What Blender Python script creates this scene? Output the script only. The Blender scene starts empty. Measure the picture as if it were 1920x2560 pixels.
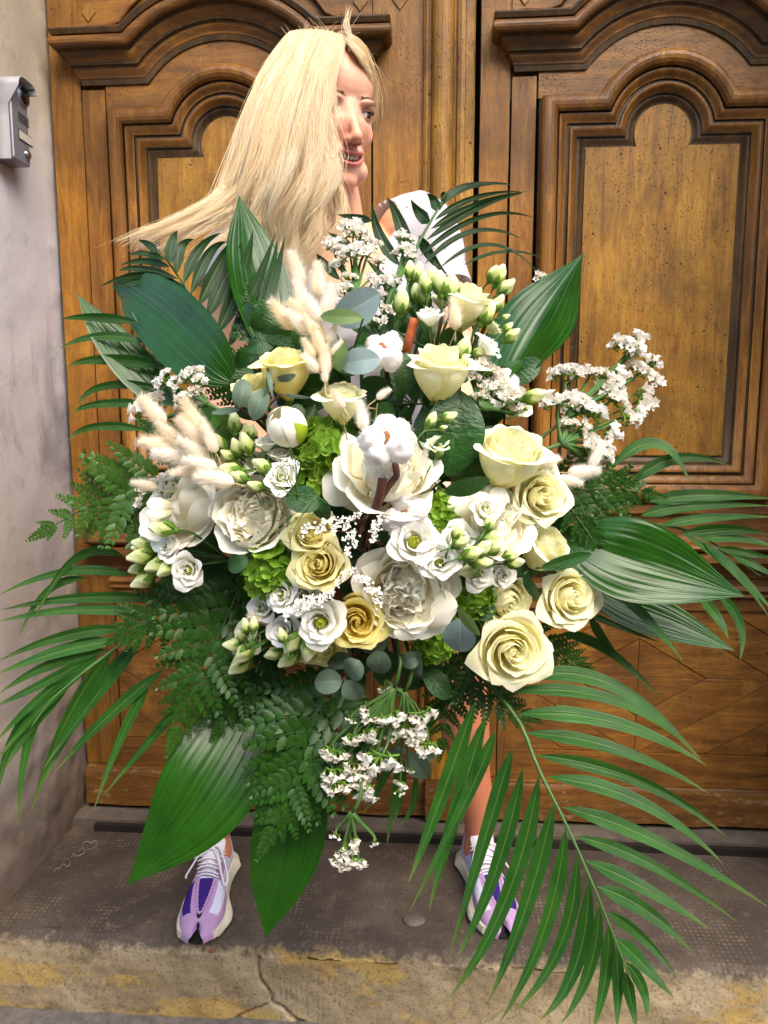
import bpy, bmesh, math, random
import numpy as np
from mathutils import Vector, Matrix, noise as mnoise

# ------------------------------------------------------------------ scene, camera, sky, sun, exposure
scene = bpy.context.scene
COL = scene.collection
random.seed(7)
F_PX, IMG_W, IMG_H = 1800.0, 1920.0, 2560.0
YAW, PITCH = math.radians(3.9), math.radians(7.2)
CAM = Vector((0.0, 0.0, 1.0))
FWD = Vector((-math.sin(YAW) * math.cos(PITCH), math.cos(YAW) * math.cos(PITCH), -math.sin(PITCH)))
RGT = Vector((math.cos(YAW), math.sin(YAW), 0.0))
UPV = RGT.cross(FWD)
cam_data = bpy.data.cameras.new('camera')
cam_data.sensor_fit = 'VERTICAL'
cam_data.sensor_height = 36.0
cam_data.lens = F_PX / IMG_H * 36.0
cam_data.clip_start = 0.02
cam_data.clip_end = 3000.0
cam = bpy.data.objects.new('camera', cam_data)
COL.objects.link(cam)
cam.matrix_world = Matrix((
    (RGT.x, UPV.x, -FWD.x, CAM.x), (RGT.y, UPV.y, -FWD.y, CAM.y), (RGT.z, UPV.z, -FWD.z, CAM.z), (0, 0, 0, 1)))
scene.camera = cam

SUN_EL, SUN_AZ = math.radians(50.0), math.radians(146.0)     # azimuth clockwise from +Y: behind the photographer, to the right
world = bpy.data.worlds.new('World')
scene.world = world
world.use_nodes = True
wn = world.node_tree
bg = wn.nodes['Background']
sky = wn.nodes.new('ShaderNodeTexSky')
sky.sky_type = 'NISHITA'
sky.sun_disc = False
sky.sun_elevation = SUN_EL
sky.sun_rotation = SUN_AZ
sky.air_density, sky.dust_density, sky.ozone_density = 1.0, 2.2, 0.7
wn.links.new(sky.outputs[0], bg.inputs[0])
bg.inputs[1].default_value = 0.15
sun_data = bpy.data.lights.new('sun', 'SUN')
sun_data.energy = 1.1
sun_data.angle = math.radians(50.0)
sun_data.color = (1.0, 0.89, 0.70)
sun = bpy.data.objects.new('sun', sun_data)
COL.objects.link(sun)
sdir = Vector((math.sin(SUN_AZ) * math.cos(SUN_EL), math.cos(SUN_AZ) * math.cos(SUN_EL), math.sin(SUN_EL)))
sun.rotation_euler = sdir.to_track_quat('Z', 'Y').to_euler()
vs = scene.view_settings
vs.view_transform = 'Standard'
vs.look = 'None'
vs.gamma = 1.0
vs.exposure = 2.02
vs.use_curve_mapping = False
scene.render.engine = 'CYCLES'
scene.cycles.use_denoising = True
scene.cycles.max_bounces = 10
scene.cycles.diffuse_bounces = 6
scene.cycles.transmission_bounces = 8
scene.cycles.glossy_bounces = 3
scene.cycles.caustics_reflective = False
scene.cycles.caustics_refractive = False

# ------------------------------------------------------------------ measuring helpers
def P(px, py, d):
    """a point of the place, d metres deep, seen at a pixel of the photograph"""
    return CAM + FWD * d + RGT * ((px - 960) / F_PX * d) + UPV * ((1280 - py) / F_PX * d)
def ray(px, py):
    return FWD + RGT * ((px - 960) / F_PX) + UPV * ((1280 - py) / F_PX)
def onY(px, py, Y):
    v = ray(px, py); return CAM + v * (Y / v.y)
def onX(px, py, X):
    v = ray(px, py); return CAM + v * (X / v.x)
def onZ(px, py, Z):
    v = ray(px, py); return CAM + v * ((Z - CAM.z) / v.z)
def sm(d):
    """metres per photograph pixel at depth d"""
    return d / F_PX
def face_dir(dx, dy, toward):
    return (RGT * dx + UPV * dy - FWD * toward).normalized()
def frame(loc, z, roll=0.0):
    z = z.normalized()
    x = Vector((0, 0, 1)).cross(z)
    if x.length < 1e-3: x = Vector((1, 0, 0))
    x.normalize(); y = z.cross(x)
    M = Matrix(((x.x, y.x, z.x, loc.x), (x.y, y.y, z.y, loc.y), (x.z, y.z, z.z, loc.z), (0, 0, 0, 1)))
    return M @ Matrix.Rotation(roll, 4, 'Z')
def smooth01(t):
    t = min(1.0, max(0.0, t)); return t * t * (3 - 2 * t)
def lerp(a, b, t): return a + (b - a) * t
def catmull(pts, n):
    pts = [Vector(p) for p in pts]
    if len(pts) == 2: return [pts[0].lerp(pts[1], i / (n - 1)) for i in range(n)]
    e = [pts[0] * 2 - pts[1]] + pts + [pts[-1] * 2 - pts[-2]]
    m = len(pts) - 1; out = []
    for i in range(n):
        t = i / (n - 1) * m; k = min(int(t), m - 1); t -= k
        a, b, c, d = e[k], e[k + 1], e[k + 2], e[k + 3]
        out.append(0.5 * ((2 * b) + (c - a) * t + (2 * a - 5 * b + 4 * c - d) * t * t + (3 * b - a - 3 * c + d) * t ** 3))
    return out

# ------------------------------------------------------------------ object helpers
def set_mesh(me, verts, faces, uvs=None, smooth=True, midx=None):
    me.from_pydata([tuple(v) for v in verts], [], faces)
    if uvs is not None:
        uvl = me.uv_layers.new(name='UVMap')
        li = np.empty(len(me.loops), dtype=np.int32); me.loops.foreach_get('vertex_index', li)
        arr = np.asarray(uvs, dtype=np.float32)[li]
        uvl.data.foreach_set('uv', arr.ravel())
    if smooth: me.polygons.foreach_set('use_smooth', [True] * len(me.polygons))
    if midx is not None: me.polygons.foreach_set('material_index', midx)
    me.update()
class MB:
    """collects shapes into one mesh"""
    def __init__(s): s.v = []; s.f = []; s.uv = []; s.mi = []
    def add(s, v, f, uv=None, mi=0):
        o = len(s.v); s.v += [tuple(q) for q in v]
        s.f += [tuple(i + o for i in q) for q in f]
        s.uv += list(uv) if uv is not None else [(0.5, 0.5)] * len(v)
        s.mi += [mi] * len(f)
    def box(s, x0, x1, y0, y1, z0, z1, mi=0):
        v = [(x, y, z) for x in (x0, x1) for y in (y0, y1) for z in (z0, z1)]
        s.add(v, [(0, 1, 3, 2), (4, 6, 7, 5), (0, 4, 5, 1), (2, 3, 7, 6), (0, 2, 6, 4), (1, 5, 7, 3)], None, mi)
    def tube(s, pts, rad, n=6, cap=True, mi=0, flat=None):
        pts = [Vector(p) for p in pts]; k = len(pts)
        rad = [rad] * k if isinstance(rad, (int, float)) else rad
        o = len(s.v); t = (pts[1] - pts[0]).normalized()
        a = t.orthogonal().normalized(); V = []; U = []
        for i in range(k):
            t = (pts[min(i + 1, k - 1)] - pts[max(i - 1, 0)])
            t = t.normalized() if t.length > 1e-9 else Vector((0, 0, 1))
            a = (a - t * a.dot(t)); a = a.normalized() if a.length > 1e-6 else t.orthogonal().normalized()
            b = t.cross(a)
            for j in range(n):
                q = 2 * math.pi * j / n
                V.append(pts[i] + (a * math.cos(q) + b * math.sin(q) * (flat or 1.0)) * rad[i]); U.append((j / n, i / (k - 1)))
        Fc = [(i * n + j, i * n + (j + 1) % n, (i + 1) * n + (j + 1) % n, (i + 1) * n + j) for i in range(k - 1) for j in range(n)]
        if cap and n > 2:
            Fc += [tuple(range(n - 1, -1, -1)), tuple((k - 1) * n + j for j in range(n))]
        s.add(V, Fc, U, mi)
    def mesh(s, name, mats, smooth=True):
        me = bpy.data.meshes.new(name)
        set_mesh(me, s.v, s.f, s.uv, smooth, s.mi)
        for m in (mats if isinstance(mats, (list, tuple)) else [mats]): me.materials.append(m)
        return me
def grid(fn, nu, nv, u0=-1.0, u1=1.0, v0=0.0, v1=1.0):
    V = []; U = []
    for j in range(nv):
        for i in range(nu):
            u = lerp(u0, u1, i / (nu - 1)); v = lerp(v0, v1, j / (nv - 1))
            V.append(fn(u, v)); U.append((i / (nu - 1), j / (nv - 1)))
    Fc = [(j * nu + i, j * nu + i + 1, (j + 1) * nu + i + 1, (j + 1) * nu + i) for j in range(nv - 1) for i in range(nu - 1)]
    return V, Fc, U
def grid_mesh(name, fn, nu, nv, mat, **k):
    m = MB(); m.add(*grid(fn, nu, nv, **k)); return m.mesh(name, mat)
def root(name, label, cat, M=None, group=None):
    o = bpy.data.objects.new(name, None); COL.objects.link(o)
    o.empty_display_size = 0.02
    if M is not None: o.matrix_world = M if isinstance(M, Matrix) else Matrix.Translation(M)
    o['label'] = label; o['category'] = cat
    if group: o['group'] = group
    return o
def part(name, me, parent, M=None, label=None):
    o = bpy.data.objects.new(name, me); COL.objects.link(o)
    o.parent = parent
    if M is not None: o.matrix_local = M
    if label: o['label'] = label
    return o
def structure(name, me):
    o = bpy.data.objects.new(name, me); COL.objects.link(o); o['kind'] = 'structure'; return o
def thing(name, me, label, cat, M=None, group=None):
    o = bpy.data.objects.new(name, me); COL.objects.link(o)
    if M is not None: o.matrix_world = M
    o['label'] = label; o['category'] = cat
    if group: o['group'] = group
    return o
def local(parentM, pts):
    inv = parentM.inverted(); return [inv @ Vector(p) for p in pts]

# ------------------------------------------------------------------ material helpers
K_ALB = 0.58          # this photograph is exposed for shade: dull surfaces keep their real, fairly dark base colours
def lin(r, g, b):
    f = lambda c: (c / 255 / 12.92) if c / 255 <= 0.04045 else ((c / 255 + 0.055) / 1.055) ** 2.4
    return (f(r) * K_ALB, f(g) * K_ALB, f(b) * K_ALB, 1.0)
class Mat:
    def __init__(s, name, rough=0.5, spec=0.5):
        s.m = bpy.data.materials.new(name); s.m.use_nodes = True
        s.t = s.m.node_tree; s.b = s.t.nodes['Principled BSDF']; s.out = s.t.nodes['Material Output']
        s.b.inputs['Roughness'].default_value = rough
        s.b.inputs['Specular IOR Level'].default_value = spec
    def n(s, ty, **kw):
        x = s.t.nodes.new(ty)
        for k, v in kw.items(): setattr(x, k, v)
        return x
    def link(s, a, b): s.t.links.new(a, b)
    def put(s, sock, val):
        if hasattr(val, 'default_value') or hasattr(val, 'is_linked'): s.link(val, sock)
        else: sock.default_value = val
    def coord(s, kind='Object', scale=(1, 1, 1), rot=(0, 0, 0), loc=(0, 0, 0)):
        c = s.n('ShaderNodeTexCoord'); m = s.n('ShaderNodeMapping')
        m.inputs['Scale'].default_value = scale; m.inputs['Rotation'].default_value = rot; m.inputs['Location'].default_value = loc
        s.link(c.outputs[kind], m.inputs['Vector']); return m.outputs[0]
    def noise(s, vec, scale, detail=4, rough=0.55, dist=0.0, out='Fac'):
        x = s.n('ShaderNodeTexNoise'); x.inputs['Scale'].default_value = scale; x.inputs['Detail'].default_value = detail
        x.inputs['Roughness'].default_value = rough; x.inputs['Distortion'].default_value = dist
        if vec is not None: s.link(vec, x.inputs['Vector'])
        return x.outputs[out]
    def voro(s, vec, scale, feat='F1', out='Distance', rand=1.0):
        x = s.n('ShaderNodeTexVoronoi', feature=feat); x.inputs['Scale'].default_value = scale
        x.inputs['Randomness'].default_value = rand
        if vec is not None: s.link(vec, x.inputs['Vector'])
        return x.outputs[out]
    def ramp(s, fac, stops, interp='LINEAR'):
        x = s.n('ShaderNodeValToRGB'); x.color_ramp.interpolation = interp
        e = x.color_ramp.elements
        while len(e) < len(stops): e.new(0.5)
        for el, (p, c) in zip(e, stops):
            el.position = p; el.color = c if not isinstance(c, (int, float)) else (c, c, c, 1)
        s.link(fac, x.inputs[0]); return x.outputs[0]
    def mix(s, fac, a, b, mode='MIX'):
        x = s.n('ShaderNodeMix', data_type='RGBA', blend_type=mode)
        s.put(x.inputs[0], fac); s.put(x.inputs[6], a); s.put(x.inputs[7], b); return x.outputs[2]
    def math(s, op, a, b=0.0, c=0.0, clamp=False):
        x = s.n('ShaderNodeMath', operation=op, use_clamp=clamp)
        s.put(x.inputs[0], a); s.put(x.inputs[1], b); s.put(x.inputs[2], c); return x.outputs[0]
    def sep(s, vec):
        x = s.n('ShaderNodeSeparateXYZ'); s.link(vec, x.inputs[0]); return x.outputs
    def bump(s, h, strength=0.3, dist=0.002):
        x = s.n('ShaderNodeBump'); x.inputs['Strength'].default_value = strength; x.inputs['Distance'].default_value = dist
        s.link(h, x.inputs['Height']); s.link(x.outputs[0], s.b.inputs['Normal']); return x.outputs[0]
    def color(s, c): s.put(s.b.inputs['Base Color'], c)
    def rough(s, r): s.put(s.b.inputs['Roughness'], r)
    def objrand(s): return s.n('ShaderNodeObjectInfo').outputs['Random']
    def translucent(s, col, fac, normal=None):
        t = s.n('ShaderNodeBsdfTranslucent'); s.put(t.inputs[0], col)
        if normal is not None: s.link(normal, t.inputs['Normal'])
        x = s.n('ShaderNodeMixShader'); s.put(x.inputs[0], fac)
        s.link(s.b.outputs[0], x.inputs[1]); s.link(t.outputs[0], x.inputs[2]); s.link(x.outputs[0], s.out.inputs[0])
def plain(name, col, rough=0.5, spec=0.5, metal=0.0, vary=0.0, scale=40, bump=0.0):
    m = Mat(name, rough, spec)
    m.b.inputs['Metallic'].default_value = metal
    if vary:
        nz = m.noise(m.coord('Object'), scale, 5)
        d = tuple(c * (1 - vary) for c in col[:3]) + (1,); l = tuple(min(1, c * (1 + vary)) for c in col[:3]) + (1,)
        m.color(m.ramp(nz, [(0.3, d), (0.7, l)]))
        if bump: m.bump(nz, bump, 0.002)
    else: m.color(col)
    return m.m
# ------------------------------------------------------------------ materials of the setting
def wood(name, dark, mid, light, horiz=False, spots=1.0, patina=0.25, worm=0.50, scale=1.0, seed=0.0, wear=0.0, rough=0.42):
    dark, mid, light = [(c[0] * k, c[1] * k * 1.07, c[2] * k * .70, 1) for c, k in ((dark, .96), (mid, 1.18), (light, 1.26))]
    m = Mat(name, rough, 0.4)
    sc = (1.0, 1.0, 9.0) if horiz else (9.0, 9.0, 1.0)
    if horiz: sc = (1.0, 9.0, 9.0)
    rnd = m.objrand()
    cv = m.coord('Object', sc, loc=(seed, seed * 1.7, seed * .6))
    off = m.n('ShaderNodeCombineXYZ'); m.link(m.math('MULTIPLY', rnd, 7.0), off.inputs[0]); m.link(m.math('MULTIPLY', rnd, 13.0), off.inputs[1]); m.link(m.math('MULTIPLY', rnd, 3.0), off.inputs[2])
    va = m.n('ShaderNodeVectorMath', operation='ADD'); m.link(cv, va.inputs[0]); m.link(off.outputs[0], va.inputs[1]); cv = va.outputs[0]
    g1 = m.noise(cv, 5.0 * scale, 6, 0.6, 0.8)
    g2 = m.noise(cv, 38.0 * scale, 4, 0.7, 0.3)
    plainv = m.coord('Object')
    blot = m.noise(plainv, 4.5, 5, 0.6)
    fine = m.noise(plainv, 55, 3, 0.6)
    c = m.ramp(g1, [(0.25, dark), (0.5, mid), (0.75, light)])
    c = m.mix(m.math('MULTIPLY', m.ramp(g2, [(0.35, 1), (0.62, 0)]), 0.45), c, dark)
    c = m.mix(m.math('MULTIPLY', m.ramp(blot, [(0.44, 0), (0.66, 1)]), 0.5), c, tuple(x * 0.55 for x in dark[:3]) + (1,))
    lines = m.ramp(m.noise(cv, 75.0 * scale, 3, 0.8, 0.2), [(0.60, 0), (0.70, 1)])
    c = m.mix(m.math('MULTIPLY', lines, 0.62), c, tuple(x * 0.5 for x in dark[:3]) + (1,))
    pat = m.ramp(m.noise(m.coord('Object', (1, 1, .8), loc=(seed * 2, 5, 1)), 6.5, 6, 0.68), [(0.42, 0), (0.62, 1)])
    c = m.mix(m.math('MULTIPLY', pat, patina), c, lin(84, 64, 42))
    wearp = m.ramp(m.noise(m.coord('Object', (1, 1, .5), loc=(seed, 1, 9)), 11, 8, 0.72), [(0.56, 0), (0.70, 1)])
    c = m.mix(m.math('MULTIPLY', wearp, 0.32), c, tuple(min(1, x * 1.25) for x in light[:3]) + (1,))
    # worm holes and dark spots
    sv = m.coord('Object', (1.0, 1.0, 0.75))
    hole = m.ramp(m.voro(sv, 150), [(0.12, 1), (0.20, 0)])
    hole2 = m.ramp(m.voro(sv, 44), [(0.05, 1), (0.13, 0)])
    gate = m.ramp(m.noise(plainv, 8.0, 4), [(worm, 0), (worm + .14, 1)])
    hs = m.math('MULTIPLY', m.math('MAXIMUM', hole, hole2), gate)
    c = m.mix(m.math('MULTIPLY', hs, 1.0 * spots, clamp=True), c, lin(48, 28, 14))
    if wear:
        w = m.ramp(m.noise(m.coord('Object', (1, 1, 2.2)), 26, 8, 0.75), [(0.56, 0), (0.64, 1)])
        c = m.mix(m.math('MULTIPLY', w, wear), c, lin(186, 160, 122))
    m.color(c)
    m.rough(m.math('MULTIPLY_ADD', fine, 0.35, rough - 0.14))
    h = m.math('ADD', m.math('MULTIPLY', g2, 0.5), m.math('MULTIPLY', hs, -1.2))
    m.bump(m.math('ADD', h, m.math('MULTIPLY', lines, -0.5)), 0.6, 0.0018)
    return m.m
W_HONEY = wood('honey_wood', lin(136, 86, 34), lin(194, 134, 56), lin(216, 158, 76), spots=1.2, worm=0.40, patina=0.4)
W_STILE = wood('stile_wood', lin(128, 76, 30), lin(184, 120, 48), lin(208, 146, 66), seed=3.1)
W_MOULD = wood('moulding_wood', lin(108, 64, 28), lin(168, 106, 46), lin(204, 142, 66), seed=5.2, spots=0.5, patina=0.3)
W_CORN = wood('cornice_wood', lin(86, 52, 26), lin(142, 88, 40), lin(186, 122, 58), horiz=True, seed=1.3, spots=0.5, patina=0.45)
W_FRIEZE = wood('frieze_wood', lin(112, 68, 28), lin(168, 108, 46), lin(196, 132, 60), horiz=True, seed=8.3, patina=0.42)
W_DARK = wood('dark_groove_wood', lin(54, 36, 20), lin(88, 60, 34), lin(130, 90, 48), seed=7.9, spots=0.3)  # darker wood for the sunk and stepped bands of the mouldings
W_LOW = wood('lower_rail_wood', lin(96, 58, 28), lin(158, 100, 48), lin(188, 128, 64), horiz=True, seed=9.1, patina=0.35)
W_PLANK = wood('lozenge_wood', lin(104, 62, 30), lin(168, 108, 52), lin(200, 138, 70), horiz=True, seed=4.4, patina=0.35, worm=0.45)
W_PLINTH = wood('plinth_wood', lin(90, 56, 30), lin(144, 92, 48), lin(172, 116, 64), horiz=True, seed=6.6, wear=0.75)
M_GAP = plain('dark_gap', lin(26, 18, 12), 0.9)

def stone_material(name, kind):
    m = Mat(name, 0.85, 0.25)
    v = m.coord('Object'); z = m.sep(v)[2]
    n1 = m.noise(v, 3.2, 8, 0.6, 0.4); n2 = m.noise(v, 19, 8, 0.68); n3 = m.noise(v, 120, 4, 0.6)
    warp = m.math('ADD', z, m.math('MULTIPLY', m.math('SUBTRACT', n1, 0.5), 0.8))
    cream, lav, grey, brown = lin(216, 200, 176), lin(216, 210, 214), lin(158, 152, 158), lin(150, 130, 112)
    c = m.ramp(m.math('DIVIDE', m.math('ADD', warp, 0.2), 2.4), [(0.08, brown), (0.30, lin(192, 178, 168)), (0.52, lav), (0.70, lav), (0.80, cream)])
    smear = m.ramp(m.noise(m.coord('Object', (1, 1, 0.55)), 6.0, 7, 0.62, 0.6), [(0.50, 0), (0.66, 1)])
    band = m.ramp(z, [(0.0, 0.35), (0.55, 0.5), (0.95, 1.0)])
    midz = m.math('SUBTRACT', 1.0, m.math('ABSOLUTE', m.math('MULTIPLY', m.math('SUBTRACT', z, 1.02), 2.2)), clamp=True)
    c = m.mix(m.math('MULTIPLY', smear, m.math('MULTIPLY_ADD', midz, 0.7, 0.3)), c, grey)
    low = m.ramp(m.math('SUBTRACT', 0.62, m.math('ADD', z, m.math('MULTIPLY', m.math('SUBTRACT', n2, .5), 0.9))), [(0.35, 0), (0.6, 1)])
    c = m.mix(m.math('MULTIPLY', low, 0.6), c, lin(112, 94, 80))
    c = m.mix(m.math('MULTIPLY', m.ramp(n2, [(0.58, 0), (0.72, 1)]), 0.28), c, lin(96, 84, 78))
    yel = m.ramp(m.noise(m.coord('Object', (1, 1, .6), loc=(4, 2, 7)), 9, 3), [(0.70, 0), (0.74, 1)])
    c = m.mix(m.math('MULTIPLY', yel, 0.4), c, lin(205, 185, 110))
    m.color(c)
    m.bump(m.math('ADD', n2, m.math('MULTIPLY', n3, 0.3)), 0.5, 0.004)
    return m.m
K_ALB = 0.68
M_STONE = stone_material('jamb_stone', 0)
K_ALB = 0.58

def step_material():
    m = Mat('worn_step_stone', 0.8, 0.3)
    v = m.coord('Object'); xyz = m.sep(v); z = xyz[2]; y = xyz[1]; x = xyz[0]
    n1 = m.noise(v, 5.0, 8, 0.62, 0.3); n2 = m.noise(v, 26, 8, 0.7); n3 = m.noise(v, 170, 4, 0.65)
    # tread: dark worn asphalt coating, with studs pressed in it and bare stone showing through
    t = m.ramp(n1, [(0.30, lin(70, 60, 52)), (0.5, lin(90, 78, 68)), (0.72, lin(118, 104, 90))])
    t = m.mix(m.math('MULTIPLY', m.ramp(n2, [(0.54, 0), (0.64, 1)]), 0.42), t, lin(142, 124, 104))
    t = m.mix(m.math('MULTIPLY', m.ramp(n3, [(0.38, 1), (0.5, 0)]), 0.42), t, lin(50, 44, 40))
    sq = m.coord('Object', (95, 95, 0))
    dots = m.ramp(m.voro(sq, 1.0, rand=0.0), [(0.18, 1), (0.32, 0)])
    dg = m.ramp(m.noise(v, 4.0, 3, loc := 0.5), [(0.50, 0), (0.60, 1)])
    dotm = m.math('MULTIPLY', m.math('MULTIPLY', dots, dg), m.ramp(n2, [(0.42, 0.0), (0.55, 1.0)]))
    t = m.mix(m.math('MULTIPLY', dotm, 0.55), t, lin(160, 146, 124))
    # riser: grey render with flaking ochre paint
    r = m.ramp(n1, [(0.28, lin(150, 126, 96)), (0.5, lin(196, 174, 138)), (0.74, lin(220, 202, 170))])
    och = m.ramp(m.noise(m.coord('Object', (0.8, 1, 1.5), loc=(1.3, 0, .4)), 4.2, 9, 0.66), [(0.47, 0), (0.51, 1)])
    r = m.mix(m.math('MULTIPLY', och, 0.85), r, m.ramp(n2, [(0.3, lin(200, 160, 84)), (0.7, lin(232, 198, 122))]))
    r = m.mix(m.math('MULTIPLY', m.ramp(n2, [(0.52, 0), (0.66, 1)]), 0.45), r, lin(112, 92, 70))
    r = m.mix(m.math('MULTIPLY', m.ramp(n3, [(0.36, 1), (0.46, 0)]), 0.5), r, lin(70, 58, 44))
    edge = m.math('ADD', z, m.math('MULTIPLY', m.math('SUBTRACT', n2, 0.5), 0.075))
    k = m.ramp(m.math('MULTIPLY_ADD', edge, 6.0, 0.5), [(0.33, 0), (0.44, 1)])
    m.color(m.mix(k, r, t))
    m.bump(m.math('ADD', m.math('ADD', m.math('MULTIPLY', n2, .8), m.math('MULTIPLY', n3, .5)), m.math('MULTIPLY', dotm, 0.5)), 0.55, 0.003)
    return m.m
M_STEP = step_material()
M_PAVE = plain('street_paving', lin(126, 118, 110), 0.9, 0.2, vary=0.3, scale=60, bump=0.5)
M_IRON = plain('dark_iron', lin(44, 36, 32), 0.55, 0.5, vary=0.3)
M_SILL = plain('sill_stone', lin(120, 108, 98), 0.85, 0.3, vary=0.35, scale=24, bump=0.5)

# ------------------------------------------------------------------ pavement, step, sill
XL, XR = -0.884, 0.905              # inner faces of the two jambs
YD = 1.69                           # face of the door stiles
YS, YB = 1.250, 1.612               # front edge of the step, back of its tread
ZP = -0.160
m = MB()
m.add([(-600, -1200, ZP), (600, -1200, ZP), (600, 2.2, ZP), (-600, 2.2, ZP)], [(0, 1, 2, 3)])
structure('pavement', m.mesh('pavement', M_PAVE, False))

cracks = [[(650, 2388), (644, 2420), (652, 2450), (664, 2466), (676, 2486), (678, 2512)],
          [(678, 2512), (650, 2520), (612, 2538), (588, 2556), (560, 2575)],
          [(678, 2512), (706, 2522), (732, 2548), (760, 2562), (790, 2580)],
          [(0, 2520), (90, 2528), (190, 2536), (260, 2545), (400, 2543), (520, 2556)]]
crack_w = [[(onY(a, b, YS).x, onY(a, b, YS).z) for a, b in c] for c in cracks]
def crack_d(x, z):
    best = 9
    for c in crack_w:
        for (ax, az), (bx, bz) in zip(c, c[1:]):
            if x < min(ax, bx) - .03 or x > max(ax, bx) + .03: continue
            dx, dz = bx - ax, bz - az; L = dx * dx + dz * dz
            t = min(1, max(0, ((x - ax) * dx + (z - az) * dz) / L)) if L else 0
            best = min(best, math.hypot(x - ax - t * dx, z - az - t * dz))
    return best
def step_mesh():
    RE = 0.022                                    # worn round nose
    prof = []
    n = 70
    for i in range(n): prof.append((lerp(YB + .12, YS + RE, i / (n - 1)), 0.0, 0))
    for i in range(1, 8):
        a = i / 8 * math.pi / 2; prof.append((YS + RE - RE * math.sin(a), -RE + RE * math.cos(a), 1))
    for i in range(46): prof.append((YS, lerp(-RE, ZP - .02, i / 45), 2))
    nx = 520; V = []
    xs = [lerp(XL - .06, XR + .06, i / (nx - 1)) for i in range(nx)]
    for (y, z, k) in prof:
        for x in xs:
            n1 = mnoise.noise((x * 3.1, y * 3.1, z * 3.1)); n2 = mnoise.noise((x * 17, y * 17, z * 17 + 5)); n3 = mnoise.noise((x * 60, y * 60, z * 60 + 9))
            h = 0.004 * n1 + 0.0016 * n2 + 0.0007 * n3
            yy, zz = y, z
            if k == 0:
                edge = smooth01((y - YS - .02) / .05)
                zz = z + h * 0.6 - 0.006 * (1 - edge) * (0.5 + n1)
            elif k == 1:
                yy = y + h * 1.5 + 0.004 * n2; zz = z - 0.006 * (0.5 + n1) + 0.003 * n2
            else:
                yy = y + h * 1.8 + 0.003 * n2
            if k:
                w = 0.0022 + 0.0016 * (n3 + n2)
                d = crack_d(x, z + (0.0 if k == 2 else 0.01) + 0.006 * n3)
                if d < 0.006: yy += 0.014 * max(0, 1 - d / max(0.002, w + .0012))
            V.append((x, yy, zz))
    ny = len(prof)
    Fc = [(j * nx + i, (j + 1) * nx + i, (j + 1) * nx + i + 1, j * nx + i + 1) for j in range(ny - 1) for i in range(nx - 1)]
    me = bpy.data.meshes.new('stone_step'); set_mesh(me, V, Fc); me.materials.append(M_STEP); return me
step = structure('stone_step', step_mesh())
m = MB(); m.box(XL - .05, XR + .05, 1.622, 1.80, -0.02, 0.022)
sill = part('door_sill', m.mesh('door_sill', M_SILL, False), step)
m = MB(); m.box(XL + .06, XR - .02, 1.606, 1.6205, -0.01, 0.016)
part('iron_strip', m.mesh('iron_strip', M_IRON, False), step)
# chalk scribble on the tread
chalk = plain('chalk', lin(176, 168, 156), 0.95, 0.1)
m = MB()
def chalk_line(pts):
    w = [onZ(a, b, 0.0045) for a, b in pts]
    w = catmull(w, len(pts) * 5)
    m.tube(w, 0.0011, 4, flat=0.4)
chalk_line([(232, 2108), (214, 2104), (206, 2116), (216, 2124), (232, 2120), (244, 2108), (236, 2102), (226, 2112)])
chalk_line([(196, 2130), (204, 2122), (212, 2130), (200, 2138), (190, 2140), (184, 2134), (178, 2144)])
chalk_line([(160, 2152), (168, 2146), (176, 2156), (168, 2166), (158, 2160), (150, 2170), (140, 2172), (134, 2180)])
ck = part('chalk_scribble', m.mesh('chalk_scribble', chalk), step)
# a pebble and the small rust-coloured chip lying by the shoe
def pebble(name, px, py, rx, ry, rz, mat, label, cat):
    c = onZ(px, py, 0.0); V = []; Fc = []; n = 10
    for j in range(6):
        a = -math.pi / 2 * .2 + j / 5 * math.pi * .6
        for i in range(n):
            q = 2 * math.pi * i / n; s = 1 + .18 * mnoise.noise((px + math.cos(q) * 2, math.sin(q) * 2, j * .7))
            V.append((math.cos(q) * math.cos(a) * rx * s, math.sin(q) * math.cos(a) * ry * s, math.sin(a) * rz * s))
    Fc = [(j * n + i, j * n + (i + 1) % n, (j + 1) * n + (i + 1) % n, (j + 1) * n + i) for j in range(5) for i in range(n)] + [tuple(50 + i for i in range(n)), tuple(range(n - 1, -1, -1))]
    me = bpy.data.meshes.new(name); set_mesh(me, V, Fc); me.materials.append(mat)
    return thing(name, me, label, cat, Matrix.Translation(c + Vector((0, 0, .001))))
pebble('flat_stone', 1036, 2302, .024, .020, .006, M_SILL, 'flat grey pebble-like lump stuck on the dark step between the two shoes', 'stone')
pebble('rust_chip', 531, 2378, .008, .006, .003, plain('rust', lin(140, 84, 44), .8), 'small rust brown chip on the nose of the step by the lilac shoe', 'chip')

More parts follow.
